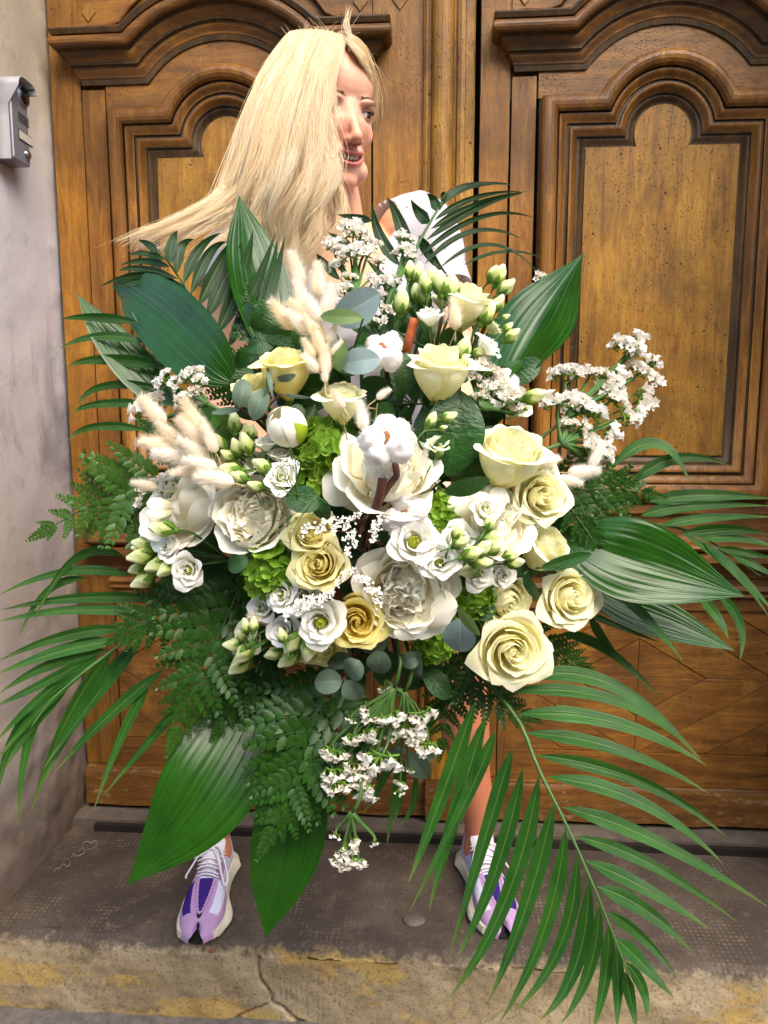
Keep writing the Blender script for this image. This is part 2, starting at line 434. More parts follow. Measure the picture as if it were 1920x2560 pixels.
# ------------------------------------------------------------------ jambs and lintel of the doorway
def jamb_block(side, z0, z1, seed, gap=0.003):
    """one stone of the jamb: the reveal (facing the doorway) and the street face, gently uneven, arris worn"""
    X = XL if side < 0 else XR
    prof = []                                        # (x, y) walk round: door side -> arris -> street face
    y_front = 1.195
    for i in range(40): prof.append((0.0, lerp(1.86, y_front + .03, i / 59)))
    for i in range(1, 5):
        a = i / 5 * math.pi / 2; prof.append((0.03 - .03 * math.cos(a), y_front + .03 - .03 * math.sin(a)))
    for i in range(30): prof.append((lerp(.03, 1.3, (i / 29) ** 1.5), y_front))
    nz = max(6, int((z1 - z0) / 0.014)); V = []; np_ = len(prof)
    for k in range(nz):
        z = lerp(z0 + gap, z1 - gap, k / (nz - 1))
        for (d, y) in prof:
            x = X + side * d
            h = 0.005 * mnoise.noise((x * 2 + seed, y * 4, z * 3)) + 0.002 * mnoise.noise((x * 11, y * 14 + seed, z * 14))
            low = smooth01((0.75 - z) / .5)
            h += low * 0.006 * mnoise.noise((x * 30, y * 30, z * 30))
            e = smooth01((1.712 - y) / .004) if d == 0 else 1          # ragged edge against the door
            rag = 0.006 * mnoise.noise((seed, 3, z * 22)) + 0.004 * mnoise.noise((seed, 9, z * 60))
            if d == 0 and 1.66 < y < 1.70: h += -abs(rag) * 0.8
            V.append((x + side * (h + .001), y if d == 0 else y + h, z))
    Fc = [(k * np_ + i, k * np_ + i + 1, (k + 1) * np_ + i + 1, (k + 1) * np_ + i) for k in range(nz - 1) for i in range(np_ - 1)]
    if side > 0: Fc = [tuple(reversed(q)) for q in Fc]
    # top and bottom faces closing the stone
    b = len(V); base = [V[i] for i in range(np_)]; top = [V[(nz - 1) * np_ + i] for i in range(np_)]
    V += [(X + side * 1.3, 1.86, z0 + gap), (X + side * 1.3, 1.86, z1 - gap)]
    Fc += [tuple(range(np_)) + (b,), tuple((nz - 1) * np_ + i for i in range(np_)) + (b + 1,)]
    me = bpy.data.meshes.new('stone_block'); set_mesh(me, V, Fc, None, True); me.materials.append(M_STONE)
    return me
zj = onX(190, 283, XL).z
jl = root('door_jamb', 'pale scuffed stone jamb with grey smears that carries the silver intercom', 'wall', Vector((XL, 1.2, ZP)))
jr = root('door_jamb', 'pale stone jamb beside the right door leaf, on the side without an intercom', 'wall', Vector((XR, 1.2, ZP)))
for (jr_, sd) in ((jl, -1), (jr, 1)):
    Mi = jr_.matrix_world.inverted()
    for a, b, s in ((ZP, 2.75, 5.7),):
        part('stone_block', jamb_block(sd, a, b, s + sd), jr_, Mi)
    mm = MB(); X = XL if sd < 0 else XR
    mm.box(min(X + sd * .012, X + sd * 1.2), max(X + sd * .012, X + sd * 1.2), 1.23, 1.85, ZP, 2.74)
    part('mortar_core', mm.mesh('mortar_core', M_GAP, False), jr_, Mi)
mm = MB(); mm.box(XL - 1.3, XR + 1.3, 1.195, 1.86, 2.7505, 3.3)
lint = thing('door_lintel', mm.mesh('door_lintel', M_STONE, False), 'stone lintel above the wooden double door', 'wall')
# dark strip of shade-joint between door and jambs

# ------------------------------------------------------------------ the house across the narrow street, behind the photographer
M_OCHRE = plain('ochre_plaster', lin(246, 226, 190), 0.9, 0.2, vary=0.12, scale=3)
M_PANE = plain('window_pane', lin(30, 34, 40), 0.08, 0.6)
M_FRAME = plain('window_frame_paint', lin(150, 142, 128), 0.6, 0.3)
oh = root('opposite_house', 'ochre plastered house across the street behind the photographer', 'building', Vector((0, -4.6, ZP)))
ohi = oh.matrix_world.inverted()
b = MB(); b.box(-14, 14, -5.2, -4.6, ZP, 5.4); part('wall', b.mesh('wall', M_OCHRE, False), oh, ohi)
for fx_ in range(-5, 6):
    for fz_ in (0.6, 2.8):
        x0_ = fx_ * 2.5
        b = MB(); b.box(x0_ - .55, x0_ + .55, -4.62, -4.54, fz_, fz_ + 1.5); w_ = part('window', b.mesh('window', M_FRAME, False), oh, ohi)
        for q in (-1, 1):
            b = MB(); b.box(x0_ + q * .26 - .22, x0_ + q * .26 + .22, -4.56, -4.535, fz_ + .08, fz_ + 1.42); part('pane', b.mesh('pane', M_PANE, False), w_)
# ------------------------------------------------------------------ the carved double door
W_LOWV = wood('lower_stile_wood', lin(98, 60, 28), lin(160, 104, 48), lin(190, 130, 62), seed=2.7, patina=.3)
PZ0, PZC, PR, PHW, PZB = 1.600, 1.622, 0.064, 0.168, 0.918      # panel shoulder height, arch centre, arch radius, half width, bottom
def arched(o, narc=26):
    """outline of the arched panel at offset o: bottom-left, up, over the arch, down to bottom-right (x relative to the leaf centre)"""
    z = PZ0 + o; R = PR + o; hw = PHW + o
    a = math.asin(max(-0.95, min(0.98, (z - PZC) / R)))
    pts = [(-hw, PZB - o)] + [(-hw, lerp(PZB - o, z, t)) for t in (0.33, 0.66)] + [(-hw, z), (-R * math.cos(a), z)]
    for i in range(1, narc):
        q = lerp(math.pi - a, a, i / narc); pts.append((R * math.cos(q), PZC + R * math.sin(q)))
    pts += [(R * math.cos(a), z), (hw, z)] + [(hw, lerp(z, PZB - o, t)) for t in (0.33, 0.66)] + [(hw, PZB - o)]
    return pts
def cornice_path(o, hw, narc=26):
    z = PZ0 + o; R = PR + o
    a = math.asin(max(-0.95, min(0.98, (z - PZC) / R)))
    pts = [(-hw, z), (-lerp(hw, R * math.cos(a), .5), z), (-R * math.cos(a), z)]
    for i in range(1, narc):
        q = lerp(math.pi - a, a, i / narc); pts.append((R * math.cos(q), PZC + R * math.sin(q)))
    return pts + [(R * math.cos(a), z), (lerp(hw, R * math.cos(a), .5), z), (hw, z)]
def sweep(paths, depths, closed):
    """paths[k]: list of (x,z) for profile point k; depths[k]: y. Returns verts, faces with sharp profile kept by doubling"""
    n = len(paths[0]); V = []; Fc = []
    for k in range(len(paths) - 1):
        o = len(V)
        V += [(x, depths[k], z) for x, z in paths[k]] + [(x, depths[k + 1], z) for x, z in paths[k + 1]]
        m_ = n if closed else n - 1
        Fc += [(o + i, o + (i + 1) % n, o + n + (i + 1) % n, o + n + i) for i in range(m_)]
    return V, Fc
def ogee(o0, o1, d0, d1, n=5):
    return [(lerp(o0, o1, t), lerp(d0, d1, smooth01(t))) for t in [i / n for i in range(n + 1)]]
def bead(o0, o1, d, h, n=6):
    return [(lerp(o0, o1, .5 - .5 * math.cos(math.pi * i / n)), d + h * math.sin(math.pi * i / n)) for i in range(n + 1)]
def jit(me, amp=0.0012, sc=9.0, seed=0.0):
    for v in me.vertices:
        c = v.co
        v.co.y += amp * mnoise.noise((c.x * sc + seed, c.z * sc * .6, seed)); v.co.x += amp * .8 * mnoise.noise((c.z * sc * .7, c.x * sc + 4, seed))
        v.co.z += amp * .8 * mnoise.noise((c.x * sc * .7 + 7, c.z * sc, seed))
def clip_poly(poly, nx, nz, c):
    out = []
    for i in range(len(poly)):
        a, b = poly[i], poly[(i + 1) % len(poly)]
        da, db = a[0] * nx + a[1] * nz - c, b[0] * nx + b[1] * nz - c
        if da <= 0: out.append(a)
        if (da < 0) != (db < 0) and da != db:
            t = da / (da - db); out.append((a[0] + (b[0] - a[0]) * t, a[1] + (b[1] - a[1]) * t))
    return out
def bev_prism(poly, y0, y1, bev=0.0012):
    """a plank: polygon (x,z), face at y0 (towards the street), back at y1, bevelled edge"""
    cx = sum(p[0] for p in poly) / len(poly); cz = sum(p[1] for p in poly) / len(poly)
    n = len(poly); sh = []
    for x, z in poly:
        d = math.hypot(cx - x, cz - z) or 1; sh.append((x + (cx - x) / d * bev * 1.6, z + (cz - z) / d * bev * 1.6))
    V = [(x, y0, z) for x, z in sh] + [(x, y0 + bev, z) for x, z in poly] + [(x, y1, z) for x, z in poly]
    Fc = [tuple(range(n))] + [(i, n + i, n + (i + 1) % n, (i + 1) % n) for i in range(n)] + [(n + i, 2 * n + i, 2 * n + (i + 1) % n, n + (i + 1) % n) for i in range(n)]
    return V, Fc
def build_leaf(cx, x0, x1, label, astragal):
    base = Vector((cx, YD, 0.03)); T = Matrix.Translation(base); R_ = root('door_leaf', label, 'door', base)
    L0, L1 = x0 - cx, x1 - cx
    off = Matrix.Translation((0, -YD, -0.03))        # mesh data is written with y = world depth, z = world height
    def add(name, mb, mat, smooth=False, seed=None, lab=None):
        me = mb.mesh(name, mat, smooth)
        if seed is not None: jit(me, seed=seed)
        return part(name, me, R_, off, lab)
    # backing board
    b = MB(); b.box(L0 + .003, L1 - .003, YD + .035, YD + .075, .03, 2.7); add('backing_board', b, M_GAP)
    # stiles
    w = 0.072
    for s, e in ((L0 + .004, -(PHW + .165)), ((PHW + .165), L1 - .004)):
        b = MB(); b.add(*grid(lambda u, v, s=s, e=e: (lerp(s, e, u), YD + .0006 * mnoise.noise((u, v * 20, cx)), lerp(.74, 2.7, v)), 5, 40, u0=0, u1=1)); add('stile', b, W_STILE, True, seed=s)
        b = MB(); b.add(*grid(lambda u, v, s=s, e=e: (lerp(s, e, u), YD + .0006 * mnoise.noise((u, v * 20, cx)), lerp(.135, .739, v)), 5, 20, u0=0, u1=1)); add('lower_stile', b, W_LOWV, True, seed=s)
        b = MB(); b.box(s, e, YD + .003, YD + .036, .134, 2.7); add('stile_core', b, W_STILE)
    # flat frame band between stile groove and the moulded panel frame (mitred)
    for sd in (-1, 1):
        b = MB(); o0, o1 = .108, .160
        xs = sorted((sd * (PHW + o0), sd * (PHW + o1)))
        b.add(*grid(lambda u, v, xs=xs: (lerp(xs[0], xs[1], u), YD - .004 + .001 * mnoise.noise((u, v * 20, sd)), lerp(.76, 1.742, v)), 5, 30, u0=0, u1=1))
        b.box(xs[0], xs[1], YD - .002, YD + .034, .76, 1.742); add('frame_band', b, W_MOULD, False)
    # frieze board between panel frame and cornice (follows both arches)
    b = MB(); pa, pb = cornice_path(.096, PHW + .104), cornice_path(.160, PHW + .104)
    n = len(pa); V = [(x, YD - .006, z) for x, z in pa] + [(x, YD - .006, z) for x, z in pb]
    b.add(V, [(i, i + 1, n + i + 1, n + i) for i in range(n - 1)]); add('frieze', b, W_FRIEZE, False, seed=1.0)
    b = MB(); b.box(-(PHW + .164), PHW + .164, YD + .01, YD + .034, 1.70, 2.05); add('frieze_core', b, W_FRIEZE)
    # moulded frame of the arched panel: cavetto, fillets, big bead
    prof = ogee(0.0, .012, YD + .012, YD + .004) + [(.016, YD + .004)] + ogee(.016, .030, YD + .0, YD - .012) + [(.033, YD - .012), (.0345, YD - .006), (.040, YD - .006)] \
        + ogee(.041, .055, YD - .010, YD - .020) + [(.058, YD - .020), (.060, YD - .014)] + [(lerp(.060, .096, .5 - .5 * math.cos(math.pi * i / 8)), YD - .014 - .022 * math.sin(math.pi * i / 8) ** .8) for i in range(9)] + [(.097, YD - .004), (.100, YD - .004), (.1015, YD + .02)]
    b = MB(); n_ = len(arched(0))
    for k in range(len(prof) - 1):
        V, Fc = sweep([arched(prof[k][0]), arched(prof[k + 1][0])], [prof[k][1], prof[k + 1][1]], True); o_ = prof[k][0]
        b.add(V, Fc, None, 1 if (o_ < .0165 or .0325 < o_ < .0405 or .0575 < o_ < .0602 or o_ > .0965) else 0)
    add('panel_frame', b, [W_MOULD, W_DARK], True, seed=2.2)
    # the arched field panel (fan) with three boards
    ap = arched(-.003); cxp = 0
    splits = [-PHW - .01, PHW + .01]
    for k in range(1):
        poly = clip_poly(clip_poly(ap, -1, 0, -splits[k] - .0007), 1, 0, splits[k + 1] - .0007)
        if len(poly) > 2:
            b = MB(); V, Fc = bev_prism(poly, YD + .008 + .0004 * k, YD + .03, .0008); b.add(V, Fc); add('panel_board', b, W_HONEY)
    b = MB(); b.add([(x, YD + .0125, z) for x, z in arched(.004)], [tuple(range(len(arched(0))))]); add('panel_ground', b, M_GAP)
    # sunk margin round the panel
    b = MB(); b.add(*sweep([arched(o) for o in (-.004, .0)], [YD + .0122, YD + .0121], True)); add('panel_margin', b, W_DARK)
    # cornice with returned ends
    chw = .374
    cp = [(.150, YD - .004), (.150, YD - .010), (.160, YD - .012)] + ogee(.162, .180, YD - .014, YD - .022) + [(.183, YD - .024), (.184, YD - .029)] + ogee(.186, .206, YD - .028, YD - .040) \
        + [(.208, YD - .041), (.209, YD - .047)] + [(lerp(.209, .236, .5 - .5 * math.cos(math.pi * i / 8)), YD - .047 - .014 * math.sin(math.pi * i / 8)) for i in range(9)] + [(.237, YD - .056), (.246, YD - .060), (.250, YD - .058), (.254, YD - .02), (.256, YD + .01)]
    hw = lambda d: chw - .060 + (YD - d) * 1.0
    b = MB()
    for k in range(len(cp) - 1):
        V, Fc = sweep([cornice_path(cp[k][0], hw(cp[k][1])), cornice_path(cp[k + 1][0], hw(cp[k + 1][1]))], [cp[k][1], cp[k + 1][1]], False); o_ = cp[k][0]
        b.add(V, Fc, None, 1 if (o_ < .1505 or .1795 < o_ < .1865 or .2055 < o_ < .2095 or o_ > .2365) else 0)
    for sgn in (-1, 1):                                                       # end caps
        pts = [(sgn * hw(d), d, PZ0 + o) for o, d in cp]
        back = [(sgn * (hw(d)), YD + .012, PZ0 + o) for o, d in cp]
        o_ = len(pts); Fc = [(i, i + 1, o_ + i + 1, o_ + i) for i in range(o_ - 1)]
        b.add(pts + back, Fc)
    add('cornice', b, [W_CORN, W_DARK], True, seed=3.7)
    # spandrel panel above the cornice, inlaid with small diamonds
    b = MB(); b.box(-(PHW + .163), PHW + .163, YD - .002, YD + .03, 1.845, 2.7); add('upper_rail', b, W_FRIEZE)
    for sgn in (-1, 1):
        for (dx, dz, sz) in ((.392, 1.912, .026), (.305, 1.905, .020)):
            if abs(dx) > PHW + .16: yy = YD
            else: yy = YD - .002
            b = MB(); V, Fc = bev_prism([(sgn * dx - sz * .8, dz), (sgn * dx, dz + sz), (sgn * dx + sz * .8, dz), (sgn * dx, dz - sz)], yy - .003, yy + .004, .001); b.add(V, Fc)
            if (L0 + .01) < sgn * dx - .02 and sgn * dx + .02 < L1 - .01: add('diamond_inlay', b, W_HONEY)
    # sunk spandrel fillets running beside the arch
    for sgn in (-1, 1):
        b = MB(); pts = [(sgn * (PHW + .14), YD - .008, 1.872), (sgn * .262, YD - .008, 1.872), (sgn * .232, YD - .008, 1.882), (sgn * .206, YD - .008, 1.915), (sgn * .165, YD - .008, 1.95)]
        b.tube(pts, .005, 6); add('spandrel_fillet', b, W_CORN, True)
    # ---- middle rail with its sill moulding
    def hmould(name, rows, hwid, mat, seed):
        b = MB(); V = []; Fc = []
        nx = 14
        for k in range(len(rows) - 1):
            o = len(V)
            for (z, d, xo) in (rows[k], rows[k + 1]):
                for i in range(nx): V.append((lerp(-hwid - xo, hwid + xo, i / (nx - 1)), d, z))
            Fc += [(o + i, o + i + 1, o + nx + i + 1, o + nx + i) for i in range(nx - 1)]
        b.add(V, Fc)
        for sgn in (-1, 1):
            pts = [(sgn * (hwid + xo), d, z) for z, d, xo in rows]; back = [(sgn * (hwid + xo), YD + .012, z) for z, d, xo in rows]; o_ = len(pts)
            b.add(pts + back, [(i, i + 1, o_ + i + 1, o_ + i) for i in range(o_ - 1)])
        return add(name, b, mat, True, seed=seed)
    b = MB(); b.box(-(PHW + .163), PHW + .163, YD - .001, YD + .034, .56, .83); add('middle_rail', b, W_LOW)
    hmould('rail_moulding', [(.812, YD, 0), (.808, YD - .010, 0), (.790, YD - .012, 0), (.784, YD - .004, 0)], .30, W_LOW, 4.1)
    rows = [(.742, YD, 0), (.738, YD - .016, .016), (.726, YD - .020, .020)] + [(lerp(.726, .700, i / 6), YD - .020 - .020 * math.sin(math.pi * i / 6) , .020 + .018 * math.sin(math.pi * i / 6)) for i in range(1, 7)] + [(.698, YD - .046, .046), (.682, YD - .048, .048), (.678, YD - .036, .036)] + [(lerp(.676, .648, t), YD - lerp(.034, .010, smooth01(t)), lerp(.034, .010, smooth01(t))) for t in (0, .25, .5, .75, 1)] + [(.640, YD - .008, .008), (.636, YD, 0)]
    hmould('sill_moulding', rows, .325, W_LOW, 5.3)
    hmould('rail_moulding', [(.628, YD, 0), (.622, YD - .014, 0), (.612, YD - .018, 0), (.602, YD - .010, 0), (.596, YD - .012, 0), (.588, YD, 0)], .315, W_LOW, 6.8)
    # ---- lower panel of planks laid in concentric lozenges
    lz0, lz1, lhw = .205, .578, .312; lc = (lz0 + lz1) / 2; ang = math.radians(31); wpl = .082
    for qx in (-1, 1):
        for qz in (-1, 1):
            nx_, nz_ = math.sin(ang) * qx, math.cos(ang) * qz
            quad = [(0, lc), (qx * lhw, lc), (qx * lhw, lz1 if qz > 0 else lz0), (0, lz1 if qz > 0 else lz0)]
            if qx * qz < 0: quad.reverse()
            for k in range(6):
                c0 = lc * nz_ + k * wpl
                p = clip_poly(quad, nx_, nz_, c0 + wpl - .0009); p = clip_poly(p, -nx_, -nz_, -(c0 + .0009))
                if len(p) > 2:
                    b = MB(); V, Fc = bev_prism(p, YD + .006 + random.uniform(-.0012, .0012), YD + .03, .0011); b.add(V, Fc)
                    me = b.mesh('plank', W_PLANK, False)
                    part('plank', me, R_, off)
    b = MB(); b.box(-lhw - .01, lhw + .01, YD + .012, YD + .034, lz0 - .01, lz1 + .01); add('panel_ground', b, M_GAP)
    for sd in (-1, 1):
        xs = sorted((sd * (lhw + .001), sd * (PHW + .163)))
        b = MB(); b.box(xs[0], xs[1], YD - .003, YD + .034, .14, .585); add('lower_stile', b, W_LOWV)
    b = MB(); b.box(-(PHW + .16), PHW + .16, YD - .002, YD + .034, .132, .204); add('bottom_rail', b, W_LOW)
    # plinth board, worn and scraped at its foot
    def pl(u, v):
        z = lerp(.034, .131, v) + (0.005 * mnoise.noise((u * 9 + cx, 0, 1)) if v < .02 else 0)
        return (lerp(L0 + .006, L1 - .006, u), YD - .020 + (.008 * (v - .9) / .1 if v > .9 else 0) + .002 * mnoise.noise((u * 12, v * 3, cx)), z)
    b = MB(); b.add(*grid(pl, 60, 12, u0=0, u1=1)); add('plinth_board', b, W_PLINTH, True)
    b = MB(); b.box(L0 + .006, L1 - .006, YD - .016, YD + .034, .036, .1315); add('plinth_core', b, W_PLINTH)
    # astragal: the wide moulded cover strip on the meeting edge
    if astragal:
        a0, a1 = L1 - .118, L1 - .004
        pr = [(a0, YD + .002), (a0 + .002, YD - .008), (a0 + .008, YD - .012), (a0 + .012, YD - .012), (a0 + .013, YD - .007), (a0 + .018, YD - .007), (a0 + .020, YD - .014)]
        pr += [(lerp(a0 + .020, a0 + .066, .5 - .5 * math.cos(math.pi * i / 8)), YD - .014 - .018 * math.sin(math.pi * i / 8)) for i in range(9)]
        pr += [(a0 + .069, YD - .006), (a0 + .074, YD - .006), (a0 + .076, YD - .013), (a0 + .084, YD - .016), (a0 + .092, YD - .013), (a0 + .094, YD - .008), (a0 + .110, YD - .008), (a1, YD - .004), (a1, YD + .03)]
        nz = 40; V = []; Fc = []
        for k in range(len(pr) - 1):
            o = len(V)
            for (x, d) in (pr[k], pr[k + 1]):
                V += [(x, d, lerp(.137, 2.69, j / (nz - 1))) for j in range(nz)]
            Fc += [(o + j, o + nz + j, o + nz + j + 1, o + j + 1) for j in range(nz - 1)]
        b = MB(); b.add(V, Fc); add('astragal', b, W_HONEY, True, seed=7.7)
        b = MB(); b.box(L1 - .10, L1 - .004, YD - .034, YD + .01, .032, .136); add('astragal_foot', b, W_PLINTH)
    return R_
build_leaf(-.472, XL + .006, .088, 'carved wooden door leaf with a rounded cover strip, behind the blonde hair', True)
build_leaf(.493, .0925, XR - .004, 'carved wooden door leaf without cover strip, its arched honey panel full of worm holes', False)
b = MB(); b.box(XL, XR, 1.80, 1.84, .0, 2.74)
structure('dark_hallway_wall', b.mesh('dark_hallway_wall', M_GAP, False))

# ------------------------------------------------------------------ video intercom on the jamb
M_ALU = plain('brushed_aluminium', lin(176, 178, 190), 0.38, 0.5, metal=0.55, vary=0.06, scale=90)
M_HOOD = plain('painted_hood', lin(186, 183, 190), 0.5, 0.4, vary=0.04)
M_BLACK = plain('black_glass', lin(14, 14, 16), 0.12, 0.6)
M_PAPER = plain('name_card', lin(226, 220, 206), 0.6, 0.3)
M_DARKSLOT = plain('slot_dark', lin(48, 50, 56), 0.7)
fx = XL + 0.040                                  # face of the unit
y0_, y1_ = onX(62, 300, fx).y, onX(74, 300, fx).y
y0_ = onX(31, 320, fx).y; y1_ = onX(71, 320, fx).y
zt, zb = onX(31, 195, fx).z, onX(45, 400, fx).z
ic = root('intercom', 'silver video intercom with round lens, name card and rain hood on the jamb', 'intercom', Vector((XL, (y0_ + y1_) / 2, zb)))
ici = ic.matrix_world.inverted()
def icp(name, mb, mat, smooth=False, M=None, par=None):
    return part(name, mb.mesh(name, mat, smooth), par or ic, ici if M is None else M)
def rbox(y0, y1, z0, z1, x0, x1, r, rt=None, n=5):
    """rounded rectangle in the (y,z) plane extruded along x"""
    pts = []
    rt = r if rt is None else rt
    for cy, cz, a0, rr in ((y1 - r, z0 + r, -90, r), (y1 - rt, z1 - rt, 0, rt), (y0 + rt, z1 - rt, 90, rt), (y0 + r, z0 + r, 180, r)):
        for i in range(n + 1):
            a = math.radians(a0 + 90 * i / n); pts.append((cy + rr * math.cos(a), cz + rr * math.sin(a)))
    k = len(pts); V = [(x0, y, z) for y, z in pts] + [(x1 - .002, y, z) for y, z in pts]
    cy, cz = (y0 + y1) / 2, (z0 + z1) / 2
    V += [(x1, y + (cy - y) * .05, z + (cz - z) * .02) for y, z in pts]
    Fc = [(i, (i + 1) % k, k + (i + 1) % k, k + i) for i in range(k)] + [(k + i, k + (i + 1) % k, 2 * k + (i + 1) % k, 2 * k + i) for i in range(k)] + [tuple(2 * k + i for i in range(k))]
    return V, Fc
b = MB(); b.add(*rbox(y0_, y1_, zb, zt, XL - .004, fx, .004, .018)); body_ = icp('housing', b, M_ALU)
# hood: a shell hugging the left side and the top, projecting over the face
hy0, hz1 = y0_ - .0035, zt + .004
sec = [(y1_ + .002, hz1 - .016)]
for i in range(7):
    a = math.radians(20 + 70 * i / 6); sec.append((y1_ - .018 + .021 * math.cos(a), hz1 - .021 + .021 * math.sin(a)))
for i in range(7):
    a = math.radians(90 + 90 * i / 6); sec.append((hy0 + .021 + .021 * math.cos(a), hz1 - .021 + .021 * math.sin(a)))
sec += [(hy0, lerp(hz1 - .021, zb - .002, t)) for t in (.25, .5, .75, 1.0)]
b = MB(); V = []; Fc = []; ns = len(sec)
lipx = [fx + (.020 if z > hz1 - .022 else (-.004)) for y, z in sec]
for i, (y, z) in enumerate(sec): V += [(XL - .004, y, z), (lipx[i], y, z), (lipx[i], y + .0014, z - .0014), (XL - .004, y + .0014, z - .0014)]
Fc = [(4 * i + a, 4 * i + (a + 1) % 4, 4 * i + 4 + (a + 1) % 4, 4 * i + 4 + a) for i in range(ns - 1) for a in range(4)]
b.add(V, Fc); icp('rain_hood', b, M_HOOD, True)
def disc(y, z, r, x0, x1, n=24, rin=0.0):
    b = MB(); V = [(x0, y + r * math.cos(q), z + r * math.sin(q)) for q in [2 * math.pi * i / n for i in range(n)]] + [(x1, y + r * .94 * math.cos(q), z + r * .94 * math.sin(q)) for q in [2 * math.pi * i / n for i in range(n)]]
    b.add(V, [(i, (i + 1) % n, n + (i + 1) % n, n + i) for i in range(n)] + [tuple(n + i for i in range(n))]); return b
def ipt(px, py): q = onX(px, py, fx); return q.y, q.z
yl, zl = ipt(56, 240)
lens = icp('lens_ring', disc(yl, zl, .0215, fx - .001, fx + .004), M_ALU, True)
part('lens', disc(yl, zl, .0165, fx + .003, fx + .0062).mesh('lens', M_BLACK, True), lens)
for k in range(4):
    yy, zz = ipt(56, 289 + k * 6)
    b = MB(); b.box(fx - .001, fx + .0006, yl - .020, yl + .018, zz - .0012, zz + .0012); icp('speaker_slot', b, M_DARKSLOT)
yy, zz = ipt(60, 344)
b = MB(); b.box(fx - .001, fx + .0012, yl - .024, yl + .027, zz - .0095, zz + .0095); cardh = icp('card_frame', b, M_DARKSLOT)
b = MB(); b.box(fx + .0013, fx + .0022, yl - .022, yl + .025, zz - .0078, zz + .0078); part('name_card', b.mesh('name_card', M_PAPER, False), cardh)
yy, zz = ipt(61, 383)
icp('call_button', disc(yl + .004, zz, .0088, fx - .001, fx + .005), plain('chrome_button', lin(190, 190, 196), .15, .5, metal=.9), True)
# ------------------------------------------------------------------ the woman holding the bouquet
K_ALB = 0.88
M_SKIN = Mat('skin', 0.48, 0.35)
at = M_SKIN.n('ShaderNodeAttribute', attribute_name='tint')
nz = M_SKIN.noise(M_SKIN.coord('Object'), 38, 4)
M_SKIN.color(M_SKIN.mix(M_SKIN.math('MULTIPLY', M_SKIN.ramp(nz, [(0.35, 0), (0.7, 1)]), 0.15), at.outputs['Color'], lin(210, 130, 100)))
M_SKIN.b.inputs['Subsurface Weight'].default_value = 0.18
M_SKIN.b.inputs['Subsurface Radius'].default_value = (0.012, 0.005, 0.003)
M_SKIN.b.inputs['Subsurface Scale'].default_value = 0.6
M_SKIN.bump(M_SKIN.noise(M_SKIN.coord('Object'), 420, 2), 0.05, 0.001)

def ellipsoid(mb, M, rx, ry, rz, n=20, m=12):
    V = []; Fc = []
    for j in range(m + 1):
        a = -math.pi / 2 + math.pi * j / m
        for i in range(n):
            q = 2 * math.pi * i / n
            V.append(M @ Vector((rx * math.cos(a) * math.cos(q), ry * math.cos(a) * math.sin(q), rz * math.sin(a))))
    Fc = [(j * n + i, j * n + (i + 1) % n, (j + 1) * n + (i + 1) % n, (j + 1) * n + i) for j in range(m) for i in range(n)]
    mb.add(V, Fc)
def limb(mb, pts, rads, n=30, sub=8):
    """closed tapered tube through pts with round ends"""
    k = len(pts); P_ = catmull(pts, (k - 1) * sub + 1)
    R_ = []
    for i in range(len(P_)):
        t = i / sub; a = min(int(t), k - 2); R_.append(lerp(rads[a], rads[a + 1], smooth01(t - a)))
    mb.tube(P_, R_, n)
    for c, r in ((P_[0], R_[0]), (P_[-1], R_[-1])): ellipsoid(mb, Matrix.Translation(c), r, r, r, n, 8)
def rings(mb, cs, n=28):
    """closed loft of elliptical rings: (centre, side vector*radius, front vector*radius)"""
    V = []; Fc = []; k = len(cs)
    for c, a, b in cs:
        for i in range(n):
            q = 2 * math.pi * i / n; x, y = math.cos(q), math.sin(q)
            e = 2.4; f_ = (abs(x) ** e + abs(y) ** e) ** (-1 / e); V.append(c + a * (x * f_) + b * (y * f_))
    Fc = [(j * n + i, j * n + (i + 1) % n, (j + 1) * n + (i + 1) % n, (j + 1) * n + i) for j in range(k - 1) for i in range(n)]
    Fc += [tuple(range(n - 1, -1, -1)), tuple((k - 1) * n + i for i in range(n))]
    mb.add(V, Fc)
def remeshed(mb, voxel, name, smooth_it=2):
    me = bpy.data.meshes.new(name + '_raw'); me.from_pydata(mb.v, [], mb.f); me.update()
    bm = bmesh.new(); bm.from_mesh(me); bmesh.ops.recalc_face_normals(bm, faces=bm.faces); bm.to_mesh(me); bm.free()
    o = bpy.data.objects.new(name + '_raw', me); COL.objects.link(o)
    md = o.modifiers.new('r', 'REMESH'); md.mode = 'VOXEL'; md.voxel_size = voxel
    s_ = o.modifiers.new('s', 'SMOOTH'); s_.iterations = smooth_it; s_.factor = 0.5
    dg = bpy.context.evaluated_depsgraph_get(); dg.update()
    out = bpy.data.meshes.new_from_object(o.evaluated_get(dg)); out.name = name
    bpy.data.objects.remove(o); bpy.data.meshes.remove(me)
    return out

